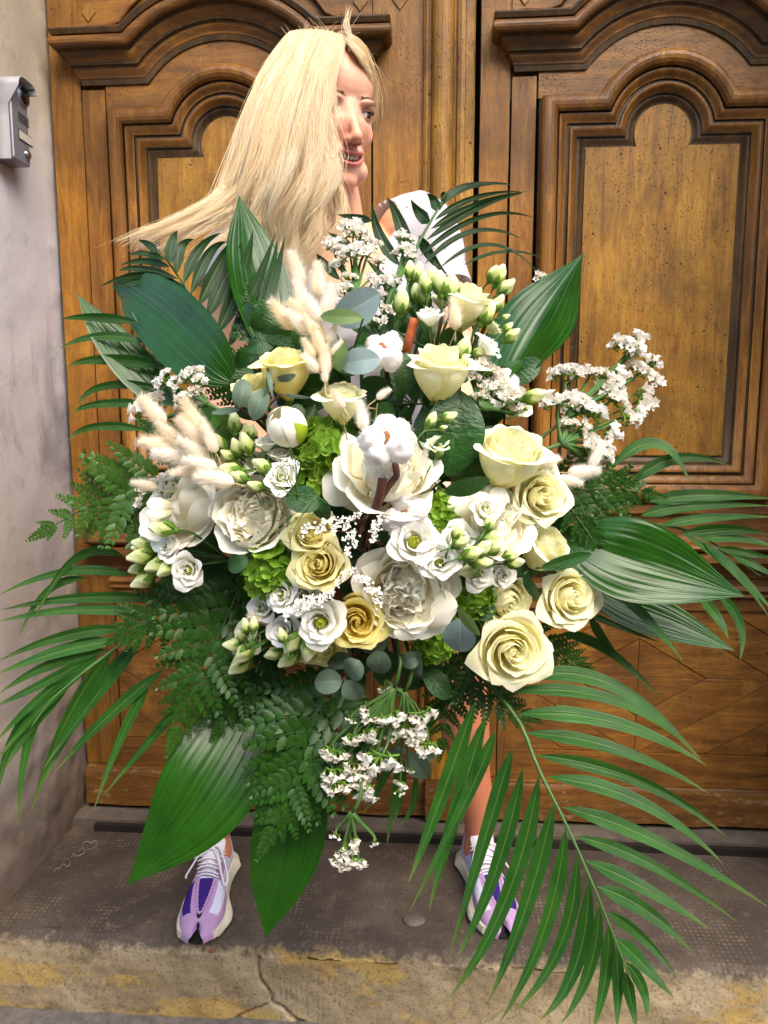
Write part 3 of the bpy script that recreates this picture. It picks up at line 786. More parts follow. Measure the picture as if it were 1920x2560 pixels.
# --- head frame: x her right, y out of the face, z up
HC = P(812, 283, 1.135)
HM = Matrix.Translation(HC) @ Matrix.Rotation(math.radians(219.5), 4, 'Z') @ Matrix.Rotation(math.radians(-9), 4, 'X') @ Matrix.Rotation(math.radians(3), 4, 'Y')
HI = HM.inverted()
def hp(x, y, z): return HM @ Vector((x / 1000, y / 1000, z / 1000))
sR, sL = P(588, 652, 1.20), P(1058, 578, 1.26)
side = (sL - sR).normalized()                     # towards her left
neckb = (sR + sL) / 2 + Vector((0, 0, .035))
pelv = onY(885, 1175, 1.47)
spine = (neckb - pelv).normalized()
front = side.cross(spine).normalized()
if front.y > 0: front = -front
kneeR, kneeL = onY(648, 1655, 1.44), onY(1138, 1645, 1.45)
def shoe_frame(toe, heel):
    d = (heel - toe); L = .272; ax = -d.normalized(); c = toe + d.normalized() * (L / 2 - .002); xx = ax.cross(Vector((0, 0, 1))).normalized()
    return Matrix(((xx.x, ax.x, 0, c.x), (xx.y, ax.y, 0, c.y), (0, 0, 1, .004), (0, 0, 0, 1)))
SHOE_R, SHOE_L = shoe_frame(onZ(491, 2366, 0), onZ(549, 2172, 0)), shoe_frame(onZ(1262, 2354, 0), onZ(1190, 2170, 0))
ankR, ankL = SHOE_R @ Vector((0, -.078, .105)), SHOE_L @ Vector((0, -.078, .105))
grip = P(915, 1330, 0.985)                         # where the stems are bound
elbR, elbL = P(545, 1000, 1.19), P(1150, 960, 1.23)
wriR, wriL = grip + Vector((-.055, .035, -.035)), grip + Vector((.05, .04, .05))

def torso_cs(g):
    L = (neckb - pelv).length
    def c(t, w, d, f=0.0): return (pelv + spine * (L * t) + front * f, side * (w + g), front * (d + g))
    return [c(-.16, .10, .07), c(-.10, .165, .105), c(0, .175, .110), c(.12, .155, .10), c(.32, .128, .088, .006), c(.5, .138, .098, .012), c(.68, .155, .108, .016), c(.82, .160, .098, .008), c(.92, .135, .075), c(.985, .075, .055), c(1.02, .05, .045)]
body = MB()
rings(body, torso_cs(0))
limb(body, [neckb - spine * .05, neckb + spine * .02, hp(0, -18, -60)], [.060, .054, .052])
for S, E, Wr, sg in ((sR, elbR, wriR, -1), (sL, elbL, wriL, 1)):
    limb(body, [S - side * sg * .03, S, (S + E) / 2, E, (E + Wr) / 2, Wr], [.052, .050, .042, .036, .034, .024])
for hip, K, A in ((pelv - side * .085 - spine * .03, kneeR, ankR), (pelv + side * .085 - spine * .03, kneeL, ankL)):
    limb(body, [hip, hip.lerp(K, .5), K, K.lerp(A, .30), K.lerp(A, .7), A, A - Vector((0, 0, .05))], [.090, .078, .054, .054, .040, .031, .034])
# hands closed round the stems
def hand(W, to, sgn):
    d = (to - W).normalized(); s_ = d.cross(Vector((0, 0, 1))).normalized() * sgn; n_ = Vector((0, 0, 1))
    palm = W + d * .045
    ellipsoid(body, frame(palm, d), .036, .016, .05, 14, 10)
    for k, (ln, of) in enumerate(((.062, .028), (.070, .010), (.066, -.008), (.052, -.025))):
        b0 = W + d * .082 + n_ * of
        p1 = b0 + d * ln * .45 + s_ * .010; p2 = p1 + d * ln * .10 + s_ * ln * .42; p3 = p2 - d * ln * .32 + s_ * .008
        limb(body, [b0 - d * .02, p1, p2, p3], [.0095, .009, .0085, .0075], 8, 4)
    t0 = W + d * .03 + n_ * .03; t1 = t0 + d * .03 + n_ * .016 + s_ * .012
    limb(body, [t0, t1, t1 + d * .024 + s_ * .022, t1 + d * .02 + s_ * .038], [.013, .011, .0095, .008], 8, 4)
hand(wriR, grip, 1); hand(wriL, grip, -1)
# head masses (mm)
def he(x, y, z, rx, ry, rz, rot=0, ax='X', n=22, m=14):
    ellipsoid(body, HM @ Matrix.Translation((x / 1000, y / 1000, z / 1000)) @ Matrix.Rotation(math.radians(rot), 4, ax), rx / 1000, ry / 1000, rz / 1000, n, m)
he(0, -10, 31, 72, 88, 67)               # cranium
he(0, 26, 32, 63, 57, 54)                # forehead
he(0, 20, -22, 61, 66, 62)               # mid face
he(0, 30, -68, 45, 52, 46)               # jaw
he(0, 61, -102, 23, 19, 17)               # chin
he(0, 54, -78, 32, 29, 30)               # mouth mound
for sx in (-1, 1):
    he(sx * 37, 46, -32, 21, 22, 25)     # cheeks lifted by the smile
    he(sx * 28, 38, -86, 24, 34, 22)     # jaw line
    he(sx * 27, 73, 7, 19, 11, 6, -sx * 8, 'Y')   # brow ridge
    he(sx * 8.5, 88, -51, 7.5, 9, 6.5)      # nostril wings
    he(sx * 73, -4, -10, 7, 16, 28)      # ears
body.tube([hp(0, 76, 6), hp(0, 80, -12), hp(0, 87, -28), hp(0, 94, -43)], [.0050, .0052, .0068, .0085], 14)
he(0, 94.5, -46, 10, 10.5, 9)          # nose tip
ellip_lips = []
for k in range(9):
    t = k / 8 * 2 - 1; yb = 89 - 15 * t * t; zb_ = -74 + 7 * t * t
    he(t * 28, yb - 5.0, -66.5 + 6.5 * t * t, 6, 4.2, 2.8 - 1.0 * abs(t), n=10, m=8)          # upper lip
    he(t * 26, yb - 5.5, -82 + 10.5 * t * t, 6, 5.0, 4.2 - 1.8 * abs(t), n=10, m=8)          # lower lip
bme = remeshed(body, 0.0026, 'body', 8)
# sculpt the eye sockets and the open smile, then tint
nv = len(bme.vertices); co = np.empty(nv * 3); bme.vertices.foreach_get('co', co); co = co.reshape(-1, 3)
hi = np.array(HI); hl = (co @ hi[:3, :3].T + hi[:3, 3]) * 1000
x_, y_, z_ = hl[:, 0], hl[:, 1], hl[:, 2]
head = (np.abs(x_) < 90) & (z_ > -125) & (z_ < 140) & (np.abs(y_) < 125)
fr = head & (y_ > 30)
disp = np.zeros(nv)
for sx in (-1, 1):
    g = np.exp(-(((x_ - sx * 31) / 15) ** 2 + ((z_ + 9) / 9.5) ** 2)); disp -= np.where(fr, g * 6.5, 0)
    g = np.exp(-(((x_ - sx * 15) / 6) ** 2 + ((z_ + 7) / 10) ** 2)); disp -= np.where(fr, g * 1.5, 0)
mz = -74.5 + 8.5 * (x_ / 28) ** 2
inm = fr & (np.abs(x_) < 27.5)
hgt = 5.4 * np.sqrt(np.clip(1 - (x_ / 28.0) ** 2, 0, 1))
gm = np.clip(1 - (np.abs(z_ - mz) / np.maximum(hgt, .1)) ** 4, 0, 1)
disp -= np.where(inm & (y_ > 52), gm * 9.0, 0)
hl[:, 1] += disp
hm = np.array(HM); co2 = (hl / 1000) @ hm[:3, :3].T + hm[:3, 3]
bme.vertices.foreach_set('co', co2.ravel())
def mixc(base, c, w): return base * (1 - w[:, None]) + np.array(c[:3])[None] * w[:, None]
col = np.tile(np.array(lin(232, 180, 144)[:3]), (nv, 1))
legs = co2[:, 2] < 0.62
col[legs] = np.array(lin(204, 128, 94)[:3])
w = np.where(head, 1.0, 0.0); col = mixc(col, lin(236, 178, 150), w)
blush = np.where(fr, np.exp(-(((np.abs(x_) - 36) / 17) ** 2 + ((z_ + 40) / 17) ** 2)) * .4 + np.exp(-((x_ / 14) ** 2 + ((z_ + 47) / 11) ** 2)) * .35 + np.exp(-((x_ / 20) ** 2 + ((z_ + 106) / 14) ** 2)) * .3, 0)
col = mixc(col, lin(222, 124, 98), np.clip(blush, 0, .7))
ul = np.where(inm & (y_ > 60), np.exp(-((z_ - (-66.5 + 6.5 * (x_ / 28) ** 2)) / 2.8) ** 2), 0); ll = np.where(inm & (y_ > 60), np.exp(-((z_ - (-82.5 + 10.5 * (x_ / 28) ** 2)) / 4.0) ** 2), 0)
col = mixc(col, lin(198, 92, 92), np.clip(ul + ll, 0, .85))
col = mixc(col, lin(84, 26, 24), np.where(inm & (y_ > 52), np.clip(gm * 1.4, 0, 1), 0) * .9)
for sx in (-1, 1):
    bx = (np.abs(x_ - sx * 29)); bz = z_ - (12 - ((x_ * sx - 26) / 20) ** 2 * 5)
    col = mixc(col, lin(104, 66, 44), np.where(fr & (bx < 20), np.exp(-(bz / 2.6) ** 2) * .85, 0))
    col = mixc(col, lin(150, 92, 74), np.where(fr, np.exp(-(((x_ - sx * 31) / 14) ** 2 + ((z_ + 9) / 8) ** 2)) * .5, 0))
    col = mixc(col, lin(120, 50, 36), np.where(fr & (z_ < -50), np.exp(-(((x_ - sx * 6.5) / 3.2) ** 2 + ((z_ + 56) / 3.0) ** 2)) * .8, 0))
ca = bme.color_attributes.new('tint', 'FLOAT_COLOR', 'POINT')
ca.data.foreach_set('color', np.hstack([col, np.ones((nv, 1))]).astype(np.float32).ravel())
bme.polygons.foreach_set('use_smooth', [True] * len(bme.polygons)); bme.materials.append(M_SKIN.m)
person = root('person', 'blonde woman in a white blouse, head turned aside smiling, holding the bouquet', 'person', Vector(((ankL.x + ankR.x) / 2, 1.45, 0)))
PI_ = person.matrix_world.inverted()
part('body', bme, person, PI_)
# eyes, lids, lashes, brows, teeth
M_EYE = Mat('eye', 0.1, 0.6)
ez = M_EYE.sep(M_EYE.coord('Object'))
er = M_EYE.math('SQRT', M_EYE.math('ADD', M_EYE.math('POWER', ez[0], 2.0), M_EYE.math('POWER', ez[2], 2.0)))
M_EYE.color(M_EYE.ramp(M_EYE.math('MULTIPLY', er, 80.0), [(0.16, lin(10, 8, 8)), (0.20, lin(74, 54, 40)), (0.44, lin(62, 46, 36)), (0.5, lin(214, 204, 198))]))
M_LASH = plain('lash', lin(36, 24, 20), 0.7)
M_BROW = plain('brow_hair', lin(104, 70, 48), 0.7)
M_LID = plain('eyelid_skin', lin(204, 146, 126), 0.45, 0.35)
M_TEETH = plain('tooth', lin(236, 226, 206), 0.18, 0.5)
for sx in (-1, 1):
    eb = MB(); ellipsoid(eb, Matrix.Identity(4), .0122, .0122, .0122, 20, 14)
    Me = HM @ Matrix.Translation((sx * .031, .0630, -.009)) @ Matrix.Rotation(math.radians(24), 4, 'Z') @ Matrix.Rotation(math.radians(-6), 4, 'X')
    part('eye', eb.mesh('eye', M_EYE.m), person, PI_ @ Me)
    for up in (1, -1):
        def lid(u, v, up=up):
            a = lerp(math.radians(17 if up > 0 else -20), math.radians(100) * up, v) if up > 0 else lerp(math.radians(-20), math.radians(-95), v)
            q = u * math.radians(78); a = a * (math.cos(u * 1.35) * .75 + .25) if v < .5 else a
            r = .0134
            return (r * math.sin(q) * math.cos(a), r * math.cos(q) * math.cos(a), r * math.sin(a))
        part('eyelid', grid_mesh('eyelid', lid, 13, 6, M_LID), person, PI_ @ HM @ Matrix.Translation((sx * .031, .0630, -.009)))
    lb = MB()
    for k in range(26):
        u = lerp(-1, 1, k / 25); q = u * math.radians(70); a = math.radians(16) * (math.cos(u * 1.35) * .75 + .25)
        b0 = Vector((.0136 * math.sin(q) * math.cos(a), .0136 * math.cos(q) * math.cos(a), .0136 * math.sin(a)))
        d = Vector((math.sin(q) * .8, math.cos(q), .35)).normalized()
        lb.tube([b0, b0 + d * .0022, b0 + d * .0042 + Vector((0, 0, .0018))], [.0005, .0004, .0002], 4)
    part('eyelashes', lb.mesh('eyelashes', M_LASH), person, PI_ @ HM @ Matrix.Translation((sx * .031, .0630, -.009)))
    bb = MB()
    for k in range(80):
        t = random.random(); xx = sx * lerp(13, 47, t); zz = 12 - ((abs(xx) - 26) / 20) ** 2 * 5 + random.uniform(-2.0, 2.0)
        yy = 81.5 - .012 * (abs(xx) - 10) ** 2 * .75
        b0 = hp(xx, yy, zz); bb.tube([b0, b0 + (HM.to_3x3() @ Vector((sx * .005, -.0005, .0018)))], [.0003, .00015], 3)
    part('eyebrow', bb.mesh('eyebrow', M_BROW), person, PI_)
for k in range(10):
    t = (k - 4.5) / 4.6
    tb = MB(); wv = .0046 if abs(k - 4.5) < 1 else .0039
    V, Fc = [], []
    tz = -69.6 + 7.6 * t * t
    q = t * .62; cxp = 25 * math.sin(q) / math.sin(.62); cyp = 77.0 - 14 * t * t
    ellipsoid(tb, HM @ Matrix.Translation((cxp / 1000, cyp / 1000, (tz - 2.2) / 1000)) @ Matrix.Rotation(-q, 4, 'Z'), wv * .56, .0026, .0052 - .0012 * abs(t), 10, 8)
    part('tooth', tb.mesh('tooth', M_TEETH), person, PI_)

# --- blouse: grown from the same torso and upper arms, cut open at the neck
bl = MB(); rings(bl, torso_cs(.014))
for S, E, sg in ((sR, elbR, -1), (sL, elbL, 1)):
    limb(bl, [S - side * sg * .05, S, S.lerp(E, .28), S.lerp(E, .46)], [.056, .058, .060, .063])
blm = remeshed(bl, 0.0045, 'blouse', 3)
bm = bmesh.new(); bm.from_mesh(blm); kill = []
for v in bm.verts:
    q = v.co - (neckb + spine * .01); t = -q.dot(spine); lat = abs(q.dot(side)); fr_ = q.dot(front)
    if fr_ > -.01:
        if t < .105 and lat < .098 * (1 - max(0, t) / .105) + .006: kill.append(v)
    elif t < .035 and lat < .075: kill.append(v)
    if v not in kill:
        for S, E in ((sR, elbR), (sL, elbL)):
            d = (E - S); s_ = (v.co - S).dot(d) / d.length_squared
            lim = .22 if S is sR else .42; sg_ = -1 if S is sR else 1
            if s_ > lim and ((v.co - S) - d * s_).length < .085 and (v.co - S).dot(side) * sg_ > -.012: kill.append(v); break
bmesh.ops.delete(bm, geom=list(set(kill)), context='VERTS')
bnd = [v for v in bm.verts if v.is_boundary]
for _ in range(6): bmesh.ops.smooth_vert(bm, verts=bnd, factor=.5, use_axis_x=True, use_axis_y=True, use_axis_z=True)
for v in bm.verts:
    c = v.co; f_ = mnoise.noise(c * 14) * .009 + mnoise.noise(Vector((c.x * 26, c.y * 26, c.z * 12))) * .006 + mnoise.noise(Vector((c.x * 40, c.y * 40, c.z * 9))) * .0028; v.co += v.normal * max(-.0015, f_)
bm.to_mesh(blm); bm.free(); blm.polygons.foreach_set('use_smooth', [True] * len(blm.polygons))
mb_ = Mat('eyelet_cotton', 0.85, 0.2); v_ = mb_.coord('Object')
hole = mb_.ramp(mb_.voro(v_, 62), [(0.10, 1), (0.17, 0)]); gate = mb_.ramp(mb_.noise(v_, 14, 2), [(0.5, 0), (0.56, 1)])
mb_.color(mb_.mix(mb_.math('MULTIPLY', hole, gate), lin(206, 204, 212), lin(150, 112, 100))); mb_.bump(mb_.noise(v_, 500, 2), .15, .001)
mb_.translucent(lin(238, 232, 228), 0.15)
blm.materials.clear(); blm.materials.append(mb_.m)
part('blouse', blm, person, PI_, 'white blouse with small punched eyelets')
# --- shorts, hidden behind the flowers
sh = MB(); rings(sh, [(c_, a_ * 1.08, b_ * 1.1) for c_, a_, b_ in torso_cs(.01)[:4]])
for hip, K in ((pelv - side * .085 - spine * .03, kneeR), (pelv + side * .085 - spine * .03, kneeL)):
    limb(sh, [hip, hip.lerp(K, .3), hip.lerp(K, .48)], [.108, .104, .100])
shm = remeshed(sh, 0.008, 'shorts', 2); shm.polygons.foreach_set('use_smooth', [True] * len(shm.polygons)); shm.materials.append(plain('beige_cotton', lin(216, 204, 186), .9, .2, vary=.08))
part('shorts', shm, person, PI_)
# --- thin necklace
nk = MB(); pts = []
for k in range(15):
    t = lerp(-1, 1, k / 14); pts.append(neckb + spine * (.012 - .055 * (1 - t * t)) + side * (t * .055) + front * (.058 * math.sqrt(max(.02, 1 - t * t * .8)) + .012))
nk.tube(pts, .0008, 5); ellipsoid(nk, Matrix.Translation(pts[7] - spine * .006), .0022, .0022, .004, 8, 6)
part('necklace', nk.mesh('necklace', plain('silver', lin(220, 220, 224), .15, .5, metal=1.0)), person, PI_)

# --- hair
K_ALB = 1.0
M_HAIR = Mat('blonde_hair', 0.42, 0.45)
hu = M_HAIR.sep(M_HAIR.coord('UV'))
hc = M_HAIR.ramp(hu[0], [(0.0, lin(214, 176, 118)), (0.3, lin(243, 218, 172)), (0.65, lin(252, 238, 206)), (1.0, lin(255, 250, 236))])
hc = M_HAIR.mix(M_HAIR.ramp(hu[1], [(0.0, 0.40), (0.10, 0.0)]), hc, lin(158, 122, 80))
M_HAIR.color(hc); M_HAIR.translucent(hc, 0.4)
M_HAIR.b.inputs['Anisotropic'].default_value = 0.5
NEAR = [
    [(860, 95, 1.055), (853, 140, 1.035), (837, 200, 1.02), (835, 262, 1.01), (848, 312, 1.005), (866, 352, 1.005)],
    [(856, 90, 1.060), (843, 140, 1.035), (828, 200, 1.012), (825, 300, 1.00), (831, 390, 1.00), (829, 480, 1.00), (817, 570, 1.01), (803, 655, 1.02)],
    [(840, 84, 1.070), (823, 130, 1.03), (800, 195, 1.00), (797, 300, .985), (797, 400, .985), (792, 490, .99), (802, 580, 1.0), (778, 690, 1.02)],
    [(814, 79, 1.080), (798, 130, 1.035), (778, 195, 1.00), (762, 305, .98), (760, 420, .98), (742, 520, .985), (752, 610, 1.0), (732, 700, 1.02)],
    [(786, 77, 1.090), (762, 130, 1.05), (736, 195, 1.02), (708, 310, .995), (702, 430, .985), (682, 540, .99), (692, 630, 1.0), (680, 730, 1.02)],
    [(760, 77, 1.100), (728, 132, 1.07), (698, 195, 1.045), (660, 310, 1.015), (645, 430, 1.0), (616, 530, 1.0), (606, 610, 1.01), (575, 700, 1.03)],
    [(740, 79, 1.120), (700, 132, 1.10), (668, 195, 1.075), (624, 310, 1.045), (596, 420, 1.03), (556, 510, 1.03), (492, 580, 1.03), (400, 628, 1.04)],
    [(725, 83, 1.140), (682, 135, 1.13), (648, 200, 1.11), (604, 320, 1.085), (574, 420, 1.07), (526, 500, 1.06), (440, 552, 1.05), (352, 572, 1.05), (305, 612, 1.05)]]
BACK = [[(x + (0 if i < 2 else -4), y + 4, d + min(.12, .025 * i + .02)) for i, (x, y, d) in enumerate(g)] for g in NEAR[2:]]
FAR = [
    [(862, 96, 1.060), (880, 120, 1.048), (898, 142, 1.052), (916, 180, 1.075), (928, 228, 1.11), (930, 282, 1.15)],
    [(862, 90, 1.065), (888, 108, 1.058), (910, 134, 1.066), (929, 182, 1.095), (937, 238, 1.14), (932, 296, 1.18)],
    [(858, 84, 1.080), (890, 98, 1.085), (914, 126, 1.10), (930, 182, 1.14), (934, 250, 1.19), (922, 310, 1.22)],
    [(846, 80, 1.110), (885, 94, 1.13), (910, 126, 1.15), (924, 192, 1.19), (922, 292, 1.22), (905, 400, 1.24)]]
NEAR = [[(g[0][0] + 5, g[0][1] + 14, g[0][2] + .075)] + g if k else g for k, g in enumerate(NEAR)]
WISP = NEAR[:1] + [[(x - 9, y, d) for x, y, d in NEAR[0]]]; NEAR = NEAR[1:]
def guides3(G, n=22): return [catmull([P(*q) for q in g], n) for g in G]
def strands(mb, G, count, rng, thick, wave, tail, smin=0.0, smax=1.0, deep=.02, n=22, clumps=48):
    g3 = guides3(G, n); K = len(G) - 1
    cl = [(rng.random(), 7.0 * q_ / clumps + rng.gauss(0, .7), rng.uniform(1.5, 2.1), rng.uniform(.5, 1.2), rng.gauss(0, 1)) for q_ in range(clumps)]
    for c in range(count):
        s = lerp(smin, smax, rng.random()); ci = min(clumps - 1, int(s * clumps)); cc = cl[ci]
        s0 = (ci + .5) / clumps
        end = rng.uniform(tail, 1.0) if rng.random() < .6 else rng.uniform(tail * .8, tail); dz = deep * rng.random() ** 1.5; tone = min(1, max(0, .60 + .09 * cc[4] + rng.gauss(0, .15)))
        ph = rng.uniform(-.5, .5); jx, jy = rng.gauss(0, .0016), rng.gauss(0, .0016); fly = rng.gauss(0, 1) * (.018 if rng.random() < .10 else .003)
        pts = []; m_ = 14
        for i in range(m_):
            t = i / (m_ - 1) * end; ti = t * (n - 1); k = min(int(ti), n - 2); ft = ti - k
            ss = lerp(s, s0, lerp(.35 * smooth01(t * 1.4), .84, smooth01((t - .5) / .5))) * K; a = min(int(ss), K - 1); fa = ss - a
            p = g3[a][k].lerp(g3[a][k + 1], ft).lerp(g3[a + 1][k].lerp(g3[a + 1][k + 1], ft), fa)
            amp = wave * (.35 * smooth01((t - .15) / .3) + 1.1 * smooth01((t - .5) / .45)) * cc[3]
            p = p + RGT * (amp * math.sin(cc[2] * t * 6.28 + cc[1] + ph) + jx + fly * t * t) + UPV * (jy + fly * .4 * t * t) + FWD * (dz + amp * .6 * math.cos(cc[2] * t * 6.28 + cc[1] + ph))
            pts.append(p)
        o = len(mb.v); r_ = thick * rng.uniform(.7, 1.25)
        mb.tube(pts, [r_ * (1 if i < m_ - 4 else lerp(1, .25, (i - m_ + 5) / 4)) for i in range(m_)], 3, cap=False)
        for q in range(o, len(mb.v)): mb.uv[q] = (tone, mb.uv[q][1])
def hair_sheet(mb, G, back):
    g3 = guides3(G, 24); K = len(G) - 1; ns = K * 5 + 1
    def fn(u, v):
        ss = u * K; a = min(int(ss), K - 1); ti = v * 23 * .70; k = min(int(ti), 22)
        p = g3[a][k].lerp(g3[a][k + 1], ti - k).lerp(g3[a + 1][k].lerp(g3[a + 1][k + 1], ti - k), ss - a)
        return p + FWD * back + RGT * .002 * math.sin(u * 60 + v * 3)
    V, Fc, U = grid(fn, ns, 24, u0=0, u1=1); mb.add(V, Fc, [(.50 + .15 * math.sin(a * 90), .2 + .8 * b) for a, b in U])
rng = random.Random(11); hb = MB()
hair_sheet(hb, NEAR, .012); hair_sheet(hb, BACK, .01); hair_sheet(hb, FAR, .007)
def cap(u, v):
    a = u * math.pi; lat = lerp(-.5, math.pi / 2, v); x = 75 * math.cos(lat) * math.sin(a); y = -14 - 92 * math.cos(lat) * math.cos(a); z = 32 + 69 * math.sin(lat)
    return hp(x, y, z)
V, Fc, U = grid(cap, 41, 16); Vl = [HI @ v * 1000 for v in V]
keep = [f for f in Fc if all(not (Vl[i].y > 18 and Vl[i].z < 62 + (Vl[i].y - 18) * .42) for i in f)]
hb.add(V, keep, [(.35 + .2 * math.sin(a * 140), .3 + .5 * b_) for a, b_ in U])
strands(hb, NEAR, 8200, rng, .00026, .019, .80, deep=.016, clumps=26)
strands(hb, NEAR, 1800, rng, .00028, .026, .6, smin=.03, deep=.006, clumps=34)
strands(hb, BACK, 900, rng, .00040, .010, .8)
strands(hb, FAR, 700, rng, .0003, .003, .88, deep=.006, clumps=20)
strands(hb, [NEAR[-2], NEAR[-1]], 320, rng, .0004, .016, .7, deep=.02, clumps=9)
strands(hb, WISP, 70, rng, .00026, .006, .6, deep=.004, clumps=6)
# fly-aways and the tuft standing up at the parting
for k in range(46):
    b0 = P(rng.uniform(740, 880), rng.uniform(92, 108), rng.uniform(1.07, 1.12)); d = RGT * rng.uniform(-1, .6) + UPV * rng.uniform(.3, 1.2)
    ln = rng.uniform(.012, .04); o = len(hb.v)
    hb.tube([b0, b0 + d * ln * .5, b0 + d * ln + RGT * rng.uniform(-.012, .012)], [.0003, .00025, .0001], 3, cap=False)
    for q in range(o, len(hb.v)): hb.uv[q] = (.8, .6)
for k in range(26):
    x0 = rng.gauss(872, 4); o = len(hb.v)
    hb.tube(catmull([P(x0 + 6, 128, 1.055), P(x0 + 4, 92, 1.06), P(x0 - 6 + rng.gauss(0, 2), 60, 1.06), P(873 + rng.gauss(0, 4), rng.uniform(8, 40), 1.065)], 9), [.00025] * 7 + [.0002, .0001], 3, cap=False)
    for q in range(o, len(hb.v)): hb.uv[q] = (rng.uniform(.4, 1), .5)
hair = part('hair', hb.mesh('hair', M_HAIR.m), person, PI_, 'long pale blonde hair blown sideways')

# --- sneakers
K_ALB = 0.76
M_LILAC = plain('lilac_suede', lin(186, 150, 192), .9, .15, vary=.08, scale=300, bump=.2)
M_PURP = plain('purple_mesh', lin(54, 28, 118), .75, .2, vary=.12, scale=600)
M_WHITE = plain('white_nylon', lin(214, 214, 236), .6, .3, vary=.03, scale=200)
M_CREAM = plain('cream_foam', lin(222, 214, 192), .8, .2, vary=.05, scale=120)
M_RUB = plain('black_rubber', lin(24, 23, 26), .8, .3)
M_LACE = plain('lace_cotton', lin(236, 230, 238), .85, .2, vary=.04, scale=900)
M_LOGO = plain('blue_print', lin(24, 84, 176), .5, .3)
M_TONGUE = plain('tongue_fabric', lin(232, 226, 232), .8, .2, vary=.03)
M_STITCH = plain('stitching', lin(142, 104, 150), .9, .1)
def shoe(M, mir, label):
    """toe, heel on the ground; mir = +1 when the purple (outer) side is at the wearer's right"""
    def kw(y, tab):
        for (a, va), (b_, vb) in zip(tab, tab[1:]):
            if y <= b_: return lerp(va, vb, (y - a) / (b_ - a)) if y > a else va
        return tab[-1][1]
    W = [(-.136, .004), (-.128, .026), (-.10, .034), (-.05, .031), (0, .034), (.045, .042), (.08, .044), (.11, .038), (.128, .029), (.140, .014)]
    H = [(-.136, .060), (-.12, .078), (-.09, .078), (-.05, .070), (-.015, .070), (.03, .061), (.07, .049), (.105, .038), (.125, .030), (.140, .020)]
    S0 = [(-.136, .030), (0, .026), (.07, .020), (.11, .010), (.14, .009)]
    def up(u, v):
        y = lerp(-.134, .1395, v); w_ = kw(y, W) * 1.0; h_ = kw(y, H); s_ = kw(y, S0) - .004
        q = u * math.pi / 2; e = .72
        x = w_ * (abs(math.sin(q)) ** e) * (1 if u > 0 else -1); z = s_ + (h_ - s_) * (abs(math.cos(q)) ** .75)
        if y < -.015 and abs(u) < .28: z -= .020 * (1 - (abs(u) / .28) ** 2) * smooth01((-.015 - y) / .03) * smooth01((y + .125) / .02)
        y -= .024 * math.exp(-(x / .0065) ** 2) * smooth01((y - .112) / .026)
        return (x, y, z)
    m = MB(); nu, nv = 121, 130; V, Fc, U = grid(up, nu, nv); o = len(m.v); m.add(V, Fc, U); mi = []
    for j in range(nv - 1):
        for i in range(nu - 1):
            u = (lerp(-1, 1, (i + .5) / (nu - 1))) * mir; y = lerp(-.134, .1395, (j + .5) / (nv - 1)); k = 2
            a = abs(u)
            vam = .30 * max(0, (y - .012 + .07) / .1) if False else None
            if y > .098: k = 0
            elif y > .022:
                cw = .155 * (.094 - y) / .072 + .012
                if a < cw: k = 1
                elif a < cw + .20: k = 0
                elif a > .80 - .25 * (y - .03) / .07: k = 0
                else: k = 1 if u > 0 else 2
            elif y > -.06:
                k = 0 if .18 < a < .52 + .10 * math.cos((y + .02) * 60) else 2
                if u < 0 and a > .86 and y > -.02: k = 0
            else:
                k = 0 if (.26 < a < .42 and y > -.105) else 2
            mi.append(k)
    m.mi = mi
    up_o = part('sneaker', m.mesh('sneaker', [M_LILAC, M_PURP, M_WHITE]), person, PI_ @ M, label)
    # flared cream sole
    def ring(z, g):
        pts = []
        for k in range(64):
            q = 2 * math.pi * k / 64; y = -.140 * math.cos(q) * (1.0) ; yy = max(-.136, min(.136, y))
            w_ = kw(yy, W) + .004; fl = g * (.55 + .9 * math.exp(-((y + .105) / .028) ** 2) + .75 * math.exp(-((y - .062) / .028) ** 2) - .5 * math.exp(-((y + .02) / .04) ** 2))
            back = -g * .9 if y < -.12 else (-.006 if y > .12 else 0); fl *= 1 - .7 * smooth01((y - .085) / .03)
            sgn = 1 if math.sin(q) >= 0 else -1
            if sgn * mir > 0: fl *= .35
            notch = -.026 * math.exp(-((math.sin(q)) / .16) ** 2) if y > .10 else 0
            pts.append(((w_ + fl) * sgn * min(1, abs(math.sin(q)) * 3) ** .5 if abs(math.sin(q)) > 1e-6 else 0, y + back + notch, z * (1 - .45 * smooth01((y - .02) / .08)) + .003 * smooth01((y - .09) / .05)))
        return pts
    s = MB(); rs = [ring(.0, .004), ring(.008, .008), ring(.018, .005), ring(.026, .000), ring(.029, -.002)]; V = [p for r_ in rs for p in r_]
    s.add(V, [(j * 64 + k, (j + 1) * 64 + k, (j + 1) * 64 + (k + 1) % 64, j * 64 + (k + 1) % 64) for j in range(4) for k in range(64)] + [tuple(range(64)), tuple(4 * 64 + 63 - k for k in range(64))])
    part('sole', s.mesh('sole', M_CREAM, False), up_o)
    # black toe bumper in the split of the nose
    def tb(u, v): return (u * .0135 * (1 - .7 * v), lerp(.131, .104, v) - .006 * u * u, lerp(.002, .041, smooth01(v)))
    part('toe_bumper', grid_mesh('toe_bumper', tb, 9, 9, M_RUB), up_o)
    # tongue standing up in front of the ankle
    def tg(u, v):
        y = lerp(.018, -.052, v); z = lerp(.058, .112, v ** 1.1); w_ = lerp(.017, .027, v) * (math.sqrt(max(0, 1 - ((v - .8) / .2) ** 2)) * .45 + .55 if v > .8 else 1)
        return (u * w_, y - .010 * u * u, z - .008 * u * u)
    t_ = MB(); V, Fc, U = grid(tg, 11, 14); t_.add(V, Fc, U); V2 = [(x, y - .006, z - .004) for x, y, z in V]; t_.add(V2, [tuple(reversed(q)) for q in Fc], U)
